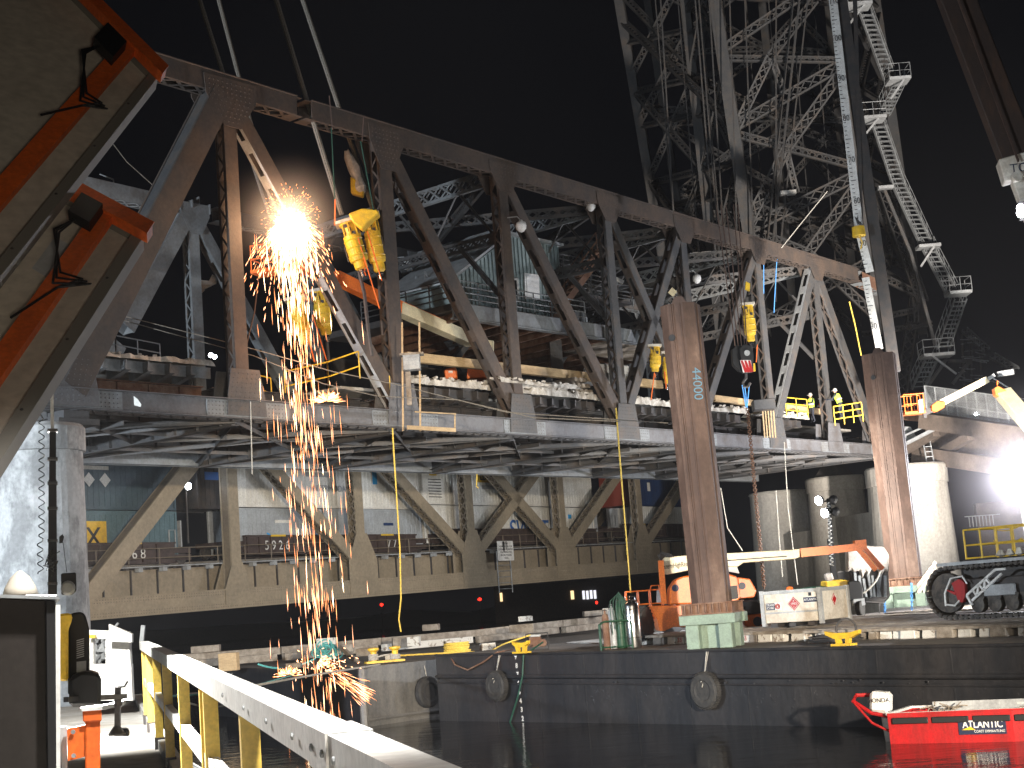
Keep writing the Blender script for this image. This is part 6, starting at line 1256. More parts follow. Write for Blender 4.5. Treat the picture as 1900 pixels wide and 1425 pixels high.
# crane hook block
hk = thing('crane_hook_block', aty(1392, 720, 74), 'black crane hook block with red and white stripes hanging by the right posts', 'hook block'); YK = 74
q = MB(); pxp([(1358, 648), (1366, 640), (1384, 640), (1388, 655), (1390, 690), (1372, 688), (1360, 676)], YK, .5, q); pxp([(1372, 646), (1380, 638), (1392, 640), (1398, 655), (1398, 690), (1378, 692)], YK - .35, .3, q); q.build('side_plate', 'black', hk, bevel=.03)
q = MB(); pxp([(1373, 668), (1393, 668), (1397, 690), (1379, 691)], YK - .4, .05, q); o = q.build('stripe_panel', 'white', hk)
for k in range(3): q = MB(); pxp([(1374 + k * 7, 669), (1378 + k * 7, 669), (1388 + k * 5, 690), (1382 + k * 5, 691)][:4], YK - .43, .02, q); q.build('stripe', 'red', o)
q = MB(); q.lathe(aty(1386, 655, YK - .42), [(.02, 0), (.14, 0), (.14, .04), (.02, .04)], 16, axis=(0, -1, 0)); q.build('sheave_pin', 'grey', hk)
q = MB(); q.tube([aty(1384, 692, YK - .2), aty(1384, 702, YK - .2), aty(1378, 710, YK - .2), aty(1380, 718, YK - .2), aty(1388, 718, YK - .2), aty(1392, 710, YK - .2)], .07, 8); q.build('hook', 'dark', hk)
q = MB(); pxp([(1393, 674), (1401, 674), (1402, 688), (1395, 689)], YK - .2, .2, q); q.build('yellow_block', 'yellow', hk)
for i, (x0, x1) in enumerate(((1338, 1364), (1346, 1370), (1356, 1376), (1370, 1382), (1378, 1386))):
    cable(x0 - 9, 380, x1, 642, 74.5, 74, .028, ['first', 'second', 'third', 'fourth', 'fifth'][i] + ' wire from the left of those reeved down to the crane hook block', 'pile', 'hoist_wire', 'wires above the crane hook')
for a in ((1377, 715, 1384, 755), (1382, 718, 1386, 758), (1390, 716, 1386, 758)): sling(a[0], a[1], a[2], a[3], YK - .2, .1, 'blue', {1377: 'left leg of the blue sling bundle under the crane hook', 1382: 'middle leg of the blue sling bundle under the crane hook', 1390: 'right leg of the blue sling bundle under the crane hook'}[a[0]], 'blue_sling', grp='blue sling legs under the hook')
q = MB(); a, b_ = aty(1387, 758, 62), aty(1418, 1092, 62); n = 80
for k in range(n): c = a.lerp(b_, (k + .5) / n); q.torus(c, .065, .022, (1, 0, 0) if k % 2 else (0, 1, 0), 8, 4)
tag(recentre(q.build('long_chain', 'rust')), 'long dark chain hanging from the blue slings down to the fuel tank', 'chain')
# yellow tag lines, thin wires
def line(pts, Yd, r, m, lab, name='tag_line', cat='rope', grp=None): q = MB(); q.tube([aty(x, y, Yd) for x, y in pts], r, 5); return tag(recentre(q.build(name, m)), lab, cat, grp)
line([(722, 697), (725, 740), (732, 860), (742, 1020), (744, 1110), (740, 1150), (744, 1172)], 63.5, .03, 'rope_y', 'leftmost long yellow line hanging from the bridge to the rear barge')
line([(1143, 757), (1150, 850), (1162, 1000), (1170, 1100)], 61.5, .032, 'rope_y', 'middle long yellow line hanging down to the boom lift basket'); line([(1316, 762), (1330, 870), (1344, 1025)], 60, .03, 'rope_y', 'yellow line just right of the first brown pile')
line([(1576, 560), (1586, 600), (1598, 660)], 92, .035, 'rope_y', 'short yellow line high beside the white gauge'); line([(465, 745), (468, 880)], 57, .02, 'rope', 'thin pale line below the first post'); line([(885, 880), (884, 902), (888, 906)], 80, .03, 'rope_y', 'short yellow hook line under the bridge floor')
line([(1440, 910), (1446, 1000), (1452, 1070)], 75, .02, 'rope', 'thin pale line in front of the shaded pier'); line([(1455, 820), (1462, 940), (1480, 1085)], 75, .02, 'rope', 'thin pale line between the shaded pier and the light tower'); line([(1337, 905), (1350, 980), (1378, 1022)], 75, .02, 'rope', 'thin grey line slanting right of the first pile')
line([(185, 575), (330, 612), (460, 645), (620, 690), (730, 712), (940, 765), (1240, 785)], [58][0], .018, 'wire', 'upper long thin wire along the deck of the truss', 'guy_wire', 'wire'); line([(188, 583), (340, 625), (470, 660), (600, 712), (700, 735), (850, 742), (990, 775), (1150, 782)], 58, .018, 'wire', 'lower long thin wire along the deck of the truss', 'guy_wire', 'wire')
line([(203, 258), (235, 300), (285, 345)], 66, .02, 'wire', 'thin light wire slanting at the upper left beside the panels', 'guy_wire', 'wire'); line([(1535, 355), (1490, 410), (1450, 460)], 90, .025, 'rope', 'thin tan line slanting down from the tower to the chord', 'guy_wire', 'wire')
line([(480, 510), (472, 580), (455, 650)], 59, .03, 'pile', 'thin brown rope below the boom basket beside the sparks', 'thin_rope'); line([(1280, 470), (1375, 462)], 92, .03, 'white', 'white rod under the right part of the chord', 'white_rod', 'rod')
line([(820, 478), (850, 610)], 88, .06, 'farsteel', 'pale vertical pipe left of the control house', 'vertical_pipe', 'pipe')
# ================================================================== boom lifts at the sparks and on the deck
b2l = thing('boom_lift', aty(870, 690, 72), 'orange boom lift on the bridge deck with its jib reaching to the sparks', 'boom lift'); YB = 67
c = aty(512, 503, 60.6); basket(b2l, c, 1.7, .9, 1.05, 'orange', X=V((.95, -.3, 0)), Y=V((.3, .95, 0)))
q = MB(); beampx(q, 548, 492, 592, 512, 60.6, 62.5, .25, .3); q.build('jib', 'orange', b2l)
q = MB(); beampx(q, 622, 514, 740, 572, 64.5, 68, .42, .55); beampx(q, 622, 507, 720, 553, 64.3, 67.8, .3, .08); q.build('boom_extension', 'orange', b2l, bevel=.015)
q = MB(); beampx(q, 738, 572, 875, 632, 68, 72, .55, .55); q.build('boom', 'cream', b2l, bevel=.015)
q = MB(); beampx(q, 738, 558, 815, 592, 67.7, 70, .12, .1); q.build('boom_stripe', 'orange', b2l)
q = MB(); pxp([(836, 605), (866, 618), (876, 628), (874, 640), (852, 636), (842, 622)], 71.6, .5, q); pxp([(902, 630), (916, 632), (916, 662), (904, 660)], 73, .5, q); q.build('boom_end', 'cream', b2l, bevel=.02)
q = MB()
for (x0, y0, x1, y1) in ((664, 430, 700, 575), (672, 425, 712, 560)): pass
q = MB(); pxp([(824, 685), (846, 681), (848, 702), (826, 702)], 72, 1.2, q); pxp([(868, 672), (915, 668), (945, 674), (945, 700), (866, 702)], 73, 1.6, q); q.build('chassis', 'orange', b2l, bevel=.04)
q = MB(); pxp([(832, 688), (840, 688), (840, 692), (832, 692)], 71.95, .05, q); q.build('decal', 'white', b2l)
b3 = thing('boom_lift', aty(1860, 800, 90), 'orange and cream boom lift at the right edge over the road approach', 'boom lift')
basket(b3, aty(1695, 767, 88), 1.1, .8, 1.05, 'orange'); q = MB(); pxp([(1704, 742), (1712, 740), (1714, 765), (1706, 766)], 87.4, .4, q); q.build('control_console', 'galv', b3)
q = MB(); beampx(q, 1738, 752, 1832, 704, 88, 88, .3, .38); q.build('jib', 'cream', b3, bevel=.02)
q = MB(); pxp([(1729, 752), (1740, 744), (1755, 746), (1752, 756), (1738, 764), (1730, 762)], 87.6, .5, q); q.build('jib_root', 'orange', b3, bevel=.02)
q = MB(); pxp([(1712, 760), (1732, 756), (1734, 764), (1714, 772)], 87.9, .2, q); pxp([(1712, 728), (1717, 728), (1720, 775), (1714, 775)], 88.1, .2, q); q.build('jib_linkage', 'dark', b3)
q = MB(); beampx(q, 1862, 730, 1935, 815, 86, 82, .6, .85, side=(0, 1, 0)); q.build('boom', 'cream', b3, bevel=.02)
q = MB(); pxp([(1846, 720), (1852, 716), (1870, 726), (1862, 742), (1848, 732)], 85.6, .6, q); beampx(q, 1850, 722, 1851, 706, 85.8, 85.8, .06, .06); q.build('boom_tip', 'orange', b3, bevel=.02)
text('EasternHigh', aty(1896, 756, 85.2), .42, aty(1900, 770, 85) - aty(1884, 751, 85), Z3, 'ink', b3, sx=.7)
q = MB(); beampx(q, 1840, 700, 1875, 722, 88, 88, .07, .07); beampx(q, 1832, 704, 1845, 696, 88, 88, .2, .2); beampx(q, 1850, 695, 1880, 690, 88.5, 88.5, .25, .3); q.build('link_bar', 'galv', b3)
# timber waler, boxes, small fittings on the truss
q = MB(); q.beam(BP(17.6, 15.1, 1.6), BP(37.5, 15.1, 1.6), .3, .42); tag(recentre(q.build('long_timber_beam', 'woodn', bevel=.02)), 'long tan timber beam lying along the deck behind the posts', 'timber beam')
q = MB(); q.beam(BP(40, 14.7, 1.6), BP(56, 14.5, 1.6), .3, .36); tag(recentre(q.build('long_timber_beam', 'woodn', bevel=.02)), 'second tan timber beam further right along the deck', 'timber beam')
t = thing('junction_box', aty(764, 690, 60.5), 'grey steel box on posts beside the second post of the truss', 'box'); q = MB(); q.box(aty(764, 673, 62), .68, .5, .62); q.build('cabinet', 'galv', t, bevel=.02); q = MB(); q.box(aty(764, 658, 62), .95, .6, .08); q.build('lid', 'wood', t)
for dx in (-16, 16): q = MB(); q.beam(aty(762 + dx, 598, 62.3), aty(764 + dx, 800, 62.3), .07, .07); q.build('support_rod', 'woodn', t)
q = MB(); q.beam(aty(757, 690, 62.2), aty(760, 752, 62.2), .22, .2); q.build('leg', 'wood', t)
q = MB(); q.beam(aty(756, 793, 61.3), aty(845, 798, 63.6), .06, .16); q.beam(aty(844, 768, 63.6), aty(844, 795, 63.6), .04, .06); q.beam(aty(770, 764, 61.6), aty(846, 768, 63.5), .03, .05); tag(recentre(q.build('lumber_frame', 'woodn')), 'light lumber strips nailed round the bottom chord right of the second post', 'timber frame')
q = MB()
for k in range(3):
    for j in range(5 - k): q.beam(BP(28.6 + j * .4 + k * .2, 14.2 + k * .28, .9), BP(28.6 + j * .4 + k * .2, 14.2 + k * .28, 2.2), .22, .2)
tag(recentre(q.build('timber_blocks_stack', 'wood', bevel=.02)), 'small stack of timber blocks on the deck under the tan beam', 'timber stack')
t = thing('white_machine_box', aty(1125, 700, 78), 'white steel machine housing on the deck behind the fourth post', 'machine'); q = MB(); pxp([(1084, 680), (1105, 674), (1166, 678), (1168, 710), (1084, 708)], 78, 1.5, q); q.build('housing', 'white', t, bevel=.04); q = MB(); pxp([(1104, 692), (1160, 694), (1160, 708), (1104, 707)], 77.9, .1, q); q.build('panel', 'grey', t)
t = thing('grey_box', aty(1405, 745, 86), 'dark box hung on the truss just left of the fifth right hand post', 'box'); q = MB(); pxp([(1398, 742), (1438, 738), (1440, 758), (1400, 760)], 84, 1, q); q.build('housing', 'steel', t, bevel=.03)
for k in range(5): q = MB(); q.beam(aty(1415 + k * 5, 762, 85), aty(1419 + k * 5, 812, 85), .07, .07); q.build('timber_strut', 'woodn', t)
# wall lamps, cameras
for i, (x, y, Yd, lab) in enumerate(((967, 421, 70, 'white globe lamp under a cable on the third post'), (1096, 383, 76, 'white globe lamp below the top chord at the fourth post'), (755, 493, 83, 'white globe lamp below the far chord at centre'), (1293, 518, 86, 'white globe lamp above the first brown pile'))):
    c = aty(x, y, Yd); t = thing('globe_lamp', c - Z3 * .3, lab, 'lamp', 'white globe lamps on the bridge'); q = MB(); q.lathe(c, [(.08, .32), (.1, .26), (.22, .2), (.25, .05), (.22, -.1), (.12, -.22), (.02, -.26)], 16, axis=(0, 0, 1)); q.build('globe', 'white', t, smooth=True)
    q = MB(); q.tube([c + Z3 * .3, c + V((-.15, 0, .5)), c + V((-.6, 0, .48))], .03); q.build('arm', 'grey', t)
for (x, y, Yd, lab) in ((1147, 520, 80, 'white camera bracket on the post above the railing'), (1262, 545, 84, 'small white camera beside the top of the first brown pile'), (1053, 594, 82, 'white speaker shaped fitting above the fourth diagonal'), (195, 590, 60, 'small white camera behind the panels at left')):
    c = aty(x, y, Yd); t = thing('camera', c, lab, 'camera'); q = MB(); q.box(c, .6, .25, .2, X=V((.85, 0, -.5)), Z=V((.5, 0, .85))); q.build('housing', 'white', t, bevel=.02); q = MB(); q.tube([c, c + V((-.2, 0, -.45))], .04); q.build('bracket', 'grey', t)
q = MB(); c = aty(1248, 542, 82); q.prism([c + V((.0, 0, .25)), c + V((.25, 0, 0)), c + V((0, 0, -.25)), c + V((-.25, 0, 0))], V((0, .03, 0))); tag(recentre(q.build('diamond_sign', 'cream')), 'small blank cream diamond sign above the first pile', 'sign')
t = thing('deck_guardrail', aty(1480, 770, 90), 'yellow tubular guardrail on the bridge deck around the workers', 'railing'); railing(t, [(1460, 772), (1500, 776)], 90, 1.1, 2, 'yellow', nm='rail'); railing(t, [(1550, 790), (1602, 782)], 88, 1.1, 3, 'yellow', nm='rail')
t = thing('deck_guardrail', aty(600, 740, 62), 'yellow bent guardrail on the deck behind the falling sparks', 'railing'); railing(t, [(462, 742), (505, 752)], 62, 1.1, 1, 'yellow', (.5, 1.1), nm='rail'); railing(t, [(530, 740), (610, 722), (668, 702)], 62, 1.1, 1, 'yellow', (.5, 1.1), nm='rail')
# bracket platform, beacon and small box at the far truss
t = thing('pipe_bracket', aty(370, 535, 78), 'pale bent bracket fixed to the first grey post', 'bracket'); q = MB(); beampx(q, 352, 545, 400, 522, 75, 75, .1, .22); beampx(q, 366, 548, 378, 536, 75, 75, .1, .15); pxp([(366, 519), (388, 521), (394, 509), (400, 512), (400, 522), (388, 530), (368, 530)], 74.8, .3, q); q.build('arm', 'white', t)
t = thing('ridge_light_box', aty(185, 345, 72), 'small tan box and rail on the far chord stub at left', 'box'); q = MB(); pxp([(167, 335), (200, 341), (200, 352), (168, 349)], 71, .5, q); q.build('housing', 'cream', t, bevel=.02); q = MB(); q.tube([aty(185, 323, 70.5), aty(210, 333, 70.5), aty(213, 352, 70.5), aty(219, 355, 70.5), aty(220, 400, 70.5)], .035); q.build('pipe', 'galv', t)
q = MB(); pxp([(176, 590), (200, 594), (207, 616), (176, 612)], 56, .6, q); tag(recentre(q.build('brown_casing', 'rust', bevel=.02)), 'brown steel casing at the left beside the panel edge', 'casing')
t = thing('safety_barrier', aty(230, 660, 58), 'low dark railing behind the left deck edge', 'railing'); railing(t, [(172, 655), (215, 652), (298, 668)], 66, .7, 2, 'steel', (.3, .7), nm='rail')
for (x, y) in ((391, 659), (398, 662)): q = MB(); q.lathe(aty(x, y, 88), [(.02, 0), (.13, 0), (.1, .05)], 10, axis=(0, -1, 0)); tag(recentre(q.build('work_lamp', 'lamp')), '%s of two small lit work lamps far behind the deck at left' % ('left' if x < 395 else 'right'), 'lamp', 'pair of lit work lamps')
q = MB(); q.prism([aty(x, y, 51.5) for x, y in ((248, 735), (255, 740), (262, 750), (261, 755), (249, 752))], V((0, .02, 0))); tag(recentre(q.build('torn_label', 'cwhite')), 'torn white and pink label stuck on the left part of the bottom chord', 'label')
# ================================================================== workers
def person(p, face, lab, vest='hi', helmet='white', bend=0.0, arm=0.3):
    p = V(p); f = V((cos(face), sin(face), 0)); s = V((-f.y, f.x, 0)); t = thing('person', p, lab, 'person')
    def J(a, b_, c): return p + f * a + s * b_ + Z3 * c
    hip = J(0, 0, .95); ch_ = J(bend * .3, 0, 1.38); nk = J(bend * .4, 0, 1.53); hd = J(bend * .45 + .02, 0, 1.66)
    jt = [(hip, .15), (J(bend * .15, 0, 1.15), .145), (ch_, .16), (nk, .06), (hd, .085)]
    ed = [(0, 1), (1, 2), (2, 3), (3, 4)]
    for sg in (-1, 1):
        n = len(jt); jt += [(J(0, sg * .1, .9), .095), (J(.05 * sg, sg * .12, .5), .065), (J(-.04, sg * .13, .1), .045), (J(.12, sg * .14, .05), .045)]; ed += [(0, n), (n, n + 1), (n + 1, n + 2), (n + 2, n + 3)]
        n = len(jt); sh = J(bend * .33, sg * .19, 1.44); el = J(bend * .3 + arm * .4, sg * .27, 1.2); wr = J(bend * .3 + arm * .9 + .1, sg * .2, 1.15 + arm * .1); hn = J(bend * .3 + arm * .9 + .2, sg * .17, 1.15 + arm * .1)
        jt += [(sh, .065), (el, .048), (wr, .035), (hn, .04)]; ed += [(2, n), (n, n + 1), (n + 1, n + 2), (n + 2, n + 3)]
    me = bpy.data.meshes.new('body'); me.from_pydata([tuple(v - p) for v, r in jt], ed, []); o = bpy.data.objects.new('body', me); COL.objects.link(o); o.parent = t; me.materials.append(K['cloth'])
    o.modifiers.new('skin', 'SKIN'); o.modifiers.new('sub', 'SUBSURF').levels = 1; o.modifiers['sub'].render_levels = 1
    for i, (v, r) in enumerate(jt): me.skin_vertices[0].data[i].radius = (r, r)
    me.skin_vertices[0].data[0].use_root = True
    q = MB(); q.lathe(J(bend * .05, 0, .95), [(.17, 0), (.175, .1), (.2, .3), (.215, .45), (.19, .53), (.08, .6)], 14, axis=(ch_ - hip)); q.build('vest', vest, t, smooth=True)
    q = MB(); q.lathe(J(bend * .1, 0, 1.12), [(.19, 0), (.2, .01), (.2, .05), (.19, .06)], 14, axis=(ch_ - hip)); q.build('reflective_band', 'white', t)
    q = MB(); q.lathe(hd - Z3 * .1, [(.05, 0), (.085, .05), (.1, .12), (.09, .2)], 12); q.lathe(hd + f * .1, [(.012, -.03), (.02, 0), (.008, .03)], 6, axis=(0, 0, 1)); q.build('head', 'skin', t, smooth=True)
    q = MB(); q.lathe(hd + Z3 * .04, [(.155, 0), (.15, .015), (.125, .03), (.12, .08), (.08, .14), (.02, .16)], 16, axis=(0, 0, 1)); q.prism([hd + Z3 * .045 + f * .1 - s * .1, hd + Z3 * .045 + f * .21 - s * .06, hd + Z3 * .045 + f * .21 + s * .06, hd + Z3 * .045 + f * .1 + s * .1], Z3 * .015); q.build('hard_hat', helmet, t, smooth=True)
    return t
def ondeck(x, y, Y): p = aty(x, y, Y); return V((p.x, p.y, 13.66))
person(ondeck(1508, 775, 94.5), 3.6, 'left worker in a lime vest and white helmet behind the yellow guardrail', arm=.3)
person(ondeck(1531, 778, 97), 3.9, 'worker in an orange vest bending between the two lime vests', 'hio', bend=.5, arm=.4)
person(ondeck(1562, 778, 93), 2.6, 'right worker in a lime vest leaning over the yellow guardrail', bend=.5, arm=.6)
person(V((aty(224, 655, 66).x, 66, 13.45)), 4.2, 'worker with a lit white helmet looking over the left deck edge', vest='cloth', bend=.2)
wp = aty(545, 500, 60.3); person(wp, 3.0, 'welder in the orange basket hidden in the shower of sparks', vest='cloth', helmet='dark', bend=.2, arm=.9)
# ================================================================== burning torch and falling sparks
SY = 58.4; R = random.Random(12)
def streak(b, a, d, L, r): 
    a = V(a); d = V(d).normalized(); q = d.cross(V((0, 1, 0))).normalized(); b.poly([a, a + d * L * .6 + q * r, a + d * L * .6 - q * r, a + d * L * .6 + V((0, -r, 0)), a + d * L], [(0, 1, 3), (0, 3, 2), (0, 2, 1), (4, 3, 1), (4, 2, 3), (4, 1, 2)])
bw, bo_, bb = MB(), MB(), MB()
C = aty(540, 412, SY)
for k in range(2100):     # fountain round the torch
    th = -pi / 2 + R.gauss(0, 1.05); sp_ = abs(R.gauss(0, .55)) * (1.0 if sin(th) < .2 else .45); d = V((cos(th), R.gauss(0, .3), sin(th))).normalized()
    st = C + d * sp_ * (1.35 if sin(th) < 0 else .8) + V((R.gauss(0, .1), 0, -sp_ * sp_ * .8 + R.gauss(0, .1))); dd_ = (d + V((0, 0, -sp_ * 1.3))).normalized()
    streak(bw if sp_ < .42 else (bb if R.random() < .7 else bo_), st, dd_, R.uniform(.08, .42), R.uniform(.005, .012))
for k in range(260):
    th = R.uniform(-.6, pi + .6); d = V((cos(th), 0, sin(th))); streak(bo_, C + d * R.uniform(.3, 1.1) + Z3 * R.uniform(0, .5), d, R.uniform(.03, .12), R.uniform(.005, .01))
for k in range(780):     # plume falling to the water
    y = 420 + 910 * (R.random() ** 2.2); sg = 12 + (y - 410) * .012 + 22 * R.random() ** 2; x = 540 + (y - 410) * .062 + R.gauss(0, sg)
    p = aty(x, y, SY + R.gauss(0, .4)); L = R.uniform(.25, 1.1) * (1 if y < 900 else 1.1)
    w_ = R.random(); b = bw if w_ < (.4 if y < 600 else .1) else (bb if w_ < .55 else bo_)
    streak(b, p, (R.gauss(-.02, .025), R.gauss(0, .03), 1), -L, R.uniform(.004, .0095))
for (x, y, n, ax, spread, Y_) in ((606, 745, 160, 0, 3.14, 58.2), (534, 1253, 90, 0, 3.14, 55), (590, 1228, 90, -.3, 1.4, 57.5)):
    c = aty(x, y, Y_)
    for k in range(n):
        th = ax + R.uniform(-spread, spread) if spread < 3 else R.uniform(-.2, pi + .2); d = V((cos(th), R.gauss(0, .2), sin(th) * .55)); r0 = R.uniform(0, .35); streak(bb if R.random() < .4 else bo_, c + d * r0, d, R.uniform(.08, .4 if y < 1000 else .22), R.uniform(.006, .014))
c = aty(598, 1236, 57.5); e_ = aty(695, 1300, 57.5); dd = (e_ - c)
for k in range(110):
    f = R.random() ** .7; sd = R.gauss(0, .09) * (1 + f); d = dd.normalized() + V((0, 0, sd)); streak(bb if R.random() < .5 else bo_, c + dd * f * .8 + V((0, 0, sd * 1.2)), d, R.uniform(.15, .6), R.uniform(.004, .008))
for k in range(80): p = aty(600 + R.gauss(0, 30), 1235 + R.gauss(0, 12), 57.5); streak(bb, p, (R.gauss(0, 1), 0, R.gauss(0, .5)), R.uniform(.04, .16), .012)
K['sparkb'] = emi('peach_spark', (1, .44, .22), 9)
for b, m, lab in ((bw, 'sparkw', 'white hot sparks pouring from the cutting torch'), (bb, 'sparkb', 'peach glowing sparks around and below the torch'), (bo_, 'sparko', 'orange sparks falling to the river')):
    o = b.build('falling_sparks', m, kind='stuff'); o['label'] = lab; o['category'] = 'sparks'
q = MB(); q.lathe(C, [(.02, -.3), (.08, -.2), (.14, 0), (.08, .2), (.02, .3)], 14); tag(recentre(q.build('torch_flame', 'sparkw')), 'white hot ball of flame at the cutting torch', 'flame')
point('torch_light', C + V((0, -.5, .1)), 800, (1, .58, .32), .5); point('spark_light', aty(560, 640, 57.6), 250, (1, .5, .25), .8)
# ================================================================== foreground: gangway with yellow rail
def RX(Y): return .638 - .276 * Y
def rz(Y): return 3.665 + .0125 * Y
def fz(Y): return 2.6 + .0135 * Y
RD = V((-.276, 1, .0125)).normalized(); RS = V((1, .276, 0)).normalized()
def RP(Y, off=0, z=0): return V((RX(Y), Y, 0)) + RS * off + Z3 * z
gw = thing('gangway', RP(10, -.8, 2.6), 'brightly lit pale gangway floor beside the yellow railing', 'gangway')
def slab(name, y0, y1, o0, o1, z0, z1, m, par): q = MB(); q.hexa([RP(y0, o0, z0(y0)), RP(y0, o1, z0(y0)), RP(y1, o1, z0(y1)), RP(y1, o0, z0(y1)), RP(y0, o0, z1(y0)), RP(y0, o1, z1(y0)), RP(y1, o1, z1(y1)), RP(y1, o0, z1(y1))]); return q.build(name, m, par)
slab('floor', 1.0, 26, -2.4, -.02, lambda y: fz(y) - .12, fz, 'deckw', gw)
slab('side_beam', 1.0, 26, -.02, .1, lambda y: fz(y) - .3, lambda y: fz(y) + .1, 'white', gw)
slab('pontoon', 3, 26, -2.3, -.5, lambda y: -.4, lambda y: fz(y) - .13, 'hull', gw)
rl = thing('gangway_railing', RP(8, 0, 2.6), 'white topped yellow railing running from the lower right into the glare', 'railing')
slab('top_rail', 2.0, 4.2, -.055, .055, lambda y: rz(y) - .1, rz, 'alu', rl); slab('top_rail', 4.215, 20.5, -.055, .055, lambda y: rz(y) - .1, rz, 'alu', rl)
slab('rail_splice', 4.05, 4.38, -.062, .062, lambda y: rz(y) - .104, lambda y: rz(y) + .004, 'alu', rl)
slab('mid_rail', 3.0, 20.5, -.03, .03, lambda y: fz(y) + .5, lambda y: fz(y) + .58, 'alu', rl)
q = MB()
for Y_ in (3.0, 3.4, 3.9, 4.1, 4.3, 4.7, 5.4, 6.2, 7.2): q.lathe(RP(Y_, -.063, rz(Y_) - .05), [(.011, 0), (.01, .006), (.004, .008)], 8, axis=-RS)
q.build('bolt', 'galv', rl, kind='stuff')
for Y_ in (3.1, 4.46, 6.7, 8.94, 9.25, 11.6, 14.2, 16.5, 18.9, 20.3):
    q = MB(); q.hexa([RP(Y_ - .035, -.04, fz(Y_)), RP(Y_ - .035, .04, fz(Y_)), RP(Y_ + .035, .04, fz(Y_)), RP(Y_ + .035, -.04, fz(Y_)), RP(Y_ - .035, -.04, rz(Y_) - .1), RP(Y_ - .035, .04, rz(Y_) - .1), RP(Y_ + .035, .04, rz(Y_) - .1), RP(Y_ + .035, -.04, rz(Y_) - .1)]); q.build('yellow_post', 'yellowr', rl)
    q = MB(); q.box(RP(Y_, 0, fz(Y_) + .06), .1, .1, .12, X=RS, Y=RD); q.build('post_socket', 'dark', rl)
gb = thing('rebar_grating', RP(9, .5, 1.9), 'rows of thin pale bars sloping down outside the yellow railing', 'grating')
for k in range(34):
    Y_ = 7 + k * .33; q = MB(); q.tube([RP(Y_, .12, fz(Y_) - .12), RP(Y_ - .1, .75, fz(Y_) - .55)], .016, 5); q.build('bar', 'alu' if k % 2 else 'galv', gb)
for o_, dz_ in ((.12, -.14), (.75, -.57)): slab('edge_bar', 6.8, 18.6, o_ - .02, o_ + .02, lambda y: fz(y) + dz_ - .03, lambda y: fz(y) + dz_, 'dark', gb)
cbn = thing('white_cabin', RP(22.5, -1.2, fz(22)), 'glaring white cabin wall with an opening at the far end of the gangway', 'cabin')
def W_(x, y, Yd=22.5): return aty(x, y, Yd)
for pts in ([(150, 1168), (238, 1172), (240, 1186), (150, 1184)], [(150, 1184), (173, 1184), (173, 1232), (150, 1232)], [(196, 1186), (240, 1186), (242, 1232), (196, 1232)], [(150, 1232), (243, 1232), (246, 1300), (150, 1300)]): q = MB(); pxp(pts, 22.5, .12, q); q.build('wall_panel', 'white', cbn)
q = MB(); pxp([(202, 1158), (244, 1176), (244, 1192), (202, 1190)], 22.2, .1, q); q.build('wall_panel', 'white', cbn)
q = MB(); pxp([(176, 1176), (172, 1174)] and [(166, 1178), (176, 1178), (176, 1184), (166, 1184)], 22.3, .1, q); q.build('yellow_trim', 'yellow', cbn)
t = thing('scrap_pile', W_(185, 1225, 25), 'tangled grey scrap seen through the opening of the white cabin', 'scrap'); q = MB()
for k in range(26): a = W_(R.uniform(174, 197), R.uniform(1188, 1230), 25); q.beam(a, a + V((R.uniform(-.3, .3), R.uniform(-.2, .2), R.uniform(-.3, .3))), .05, .03)
q.build('scrap', 'grey', t, kind='stuff')
q = MB(); q.beam(W_(263, 1190, 24), W_(266, 1160, 24), .06, .06); tag(recentre(q.build('thin_stake', 'galv')), 'thin grey stake standing beyond the far end of the railing', 'stake')
# cabinet, generator, orange post, jack
cab = thing('control_cabinet', (-1.75, 5.4, 2.66), 'dark grey steel cabinet filling the lower left corner', 'cabinet')
q = MB(); a0, a1 = aty(-60, 1104, 5.3), aty(92, 1112, 5.3); q.hexa([V((a0.x, 5.3, 2.6)), V((a1.x, 5.3, 2.6)), V((aty(96, 1112, 6.3).x, 6.3, 2.6)), V((a0.x, 6.3, 2.6)), V((a0.x, 5.3, a0.z)), V((a1.x, 5.3, a1.z)), V((aty(96, 1112, 6.3).x, 6.3, a1.z)), V((a0.x, 6.3, a0.z))]); q.build('body', 'cabinet', cab, bevel=.008)
q = MB(); pxp([(84, 1112), (103, 1115), (105, 1500), (88, 1500)], 5.25, .25, q); q.build('door_edge', 'black', cab, bevel=.004)
q = MB(); pxp([(-40, 1102), (108, 1106), (112, 1112), (-40, 1108)], 5.22, .8, q); q.build('lid', 'galv', cab)
q = MB(); pxp([(100, 1122), (112, 1122), (112, 1500), (103, 1500)], 5.6, .2, q); q.build('side_trim', 'alu', cab)
q = MB(); q.lathe(aty(38, 1104, 5.8), [(.065, 0), (.055, .03), (.035, .065), (.012, .085), (.002, .09)], 20); tag(recentre(q.build('cone_beacon', 'whiteg', smooth=True)), 'small cone shaped beacon on top of the dark cabinet', 'beacon')
gt_ = thing('generator', aty(140, 1300, 9) * V((1, 1, 0)) + V((0, 0, 2.72)), 'yellow and black generator housing on the gangway beside the dark cabinet', 'generator')
q = MB(); pxp([(106, 1140), (130, 1137), (135, 1142), (134, 1150), (127, 1168), (127, 1262), (122, 1265), (106, 1262)], 8.8, .35, q); q.build('yellow_cover', 'yellow', gt_, bevel=.012)
q = MB(); pxp([(126, 1142), (135, 1137), (152, 1135), (159, 1142), (166, 1168), (167, 1290), (126, 1290)], 9.0, .6, q); q.build('black_housing', 'black', gt_, bevel=.01)
for k in range(9): q = MB(); pxp([(142, 1188 + k * 4), (156, 1184 + k * 4), (156, 1186 + k * 4), (142, 1190 + k * 4)], 8.97, .03, q); q.build('louvre', 'grey', gt_)
q = MB(); pxp([(142, 1228), (160, 1226), (160, 1244), (142, 1248)], 8.98, .01, q); q.build('sticker', 'grey', gt_)
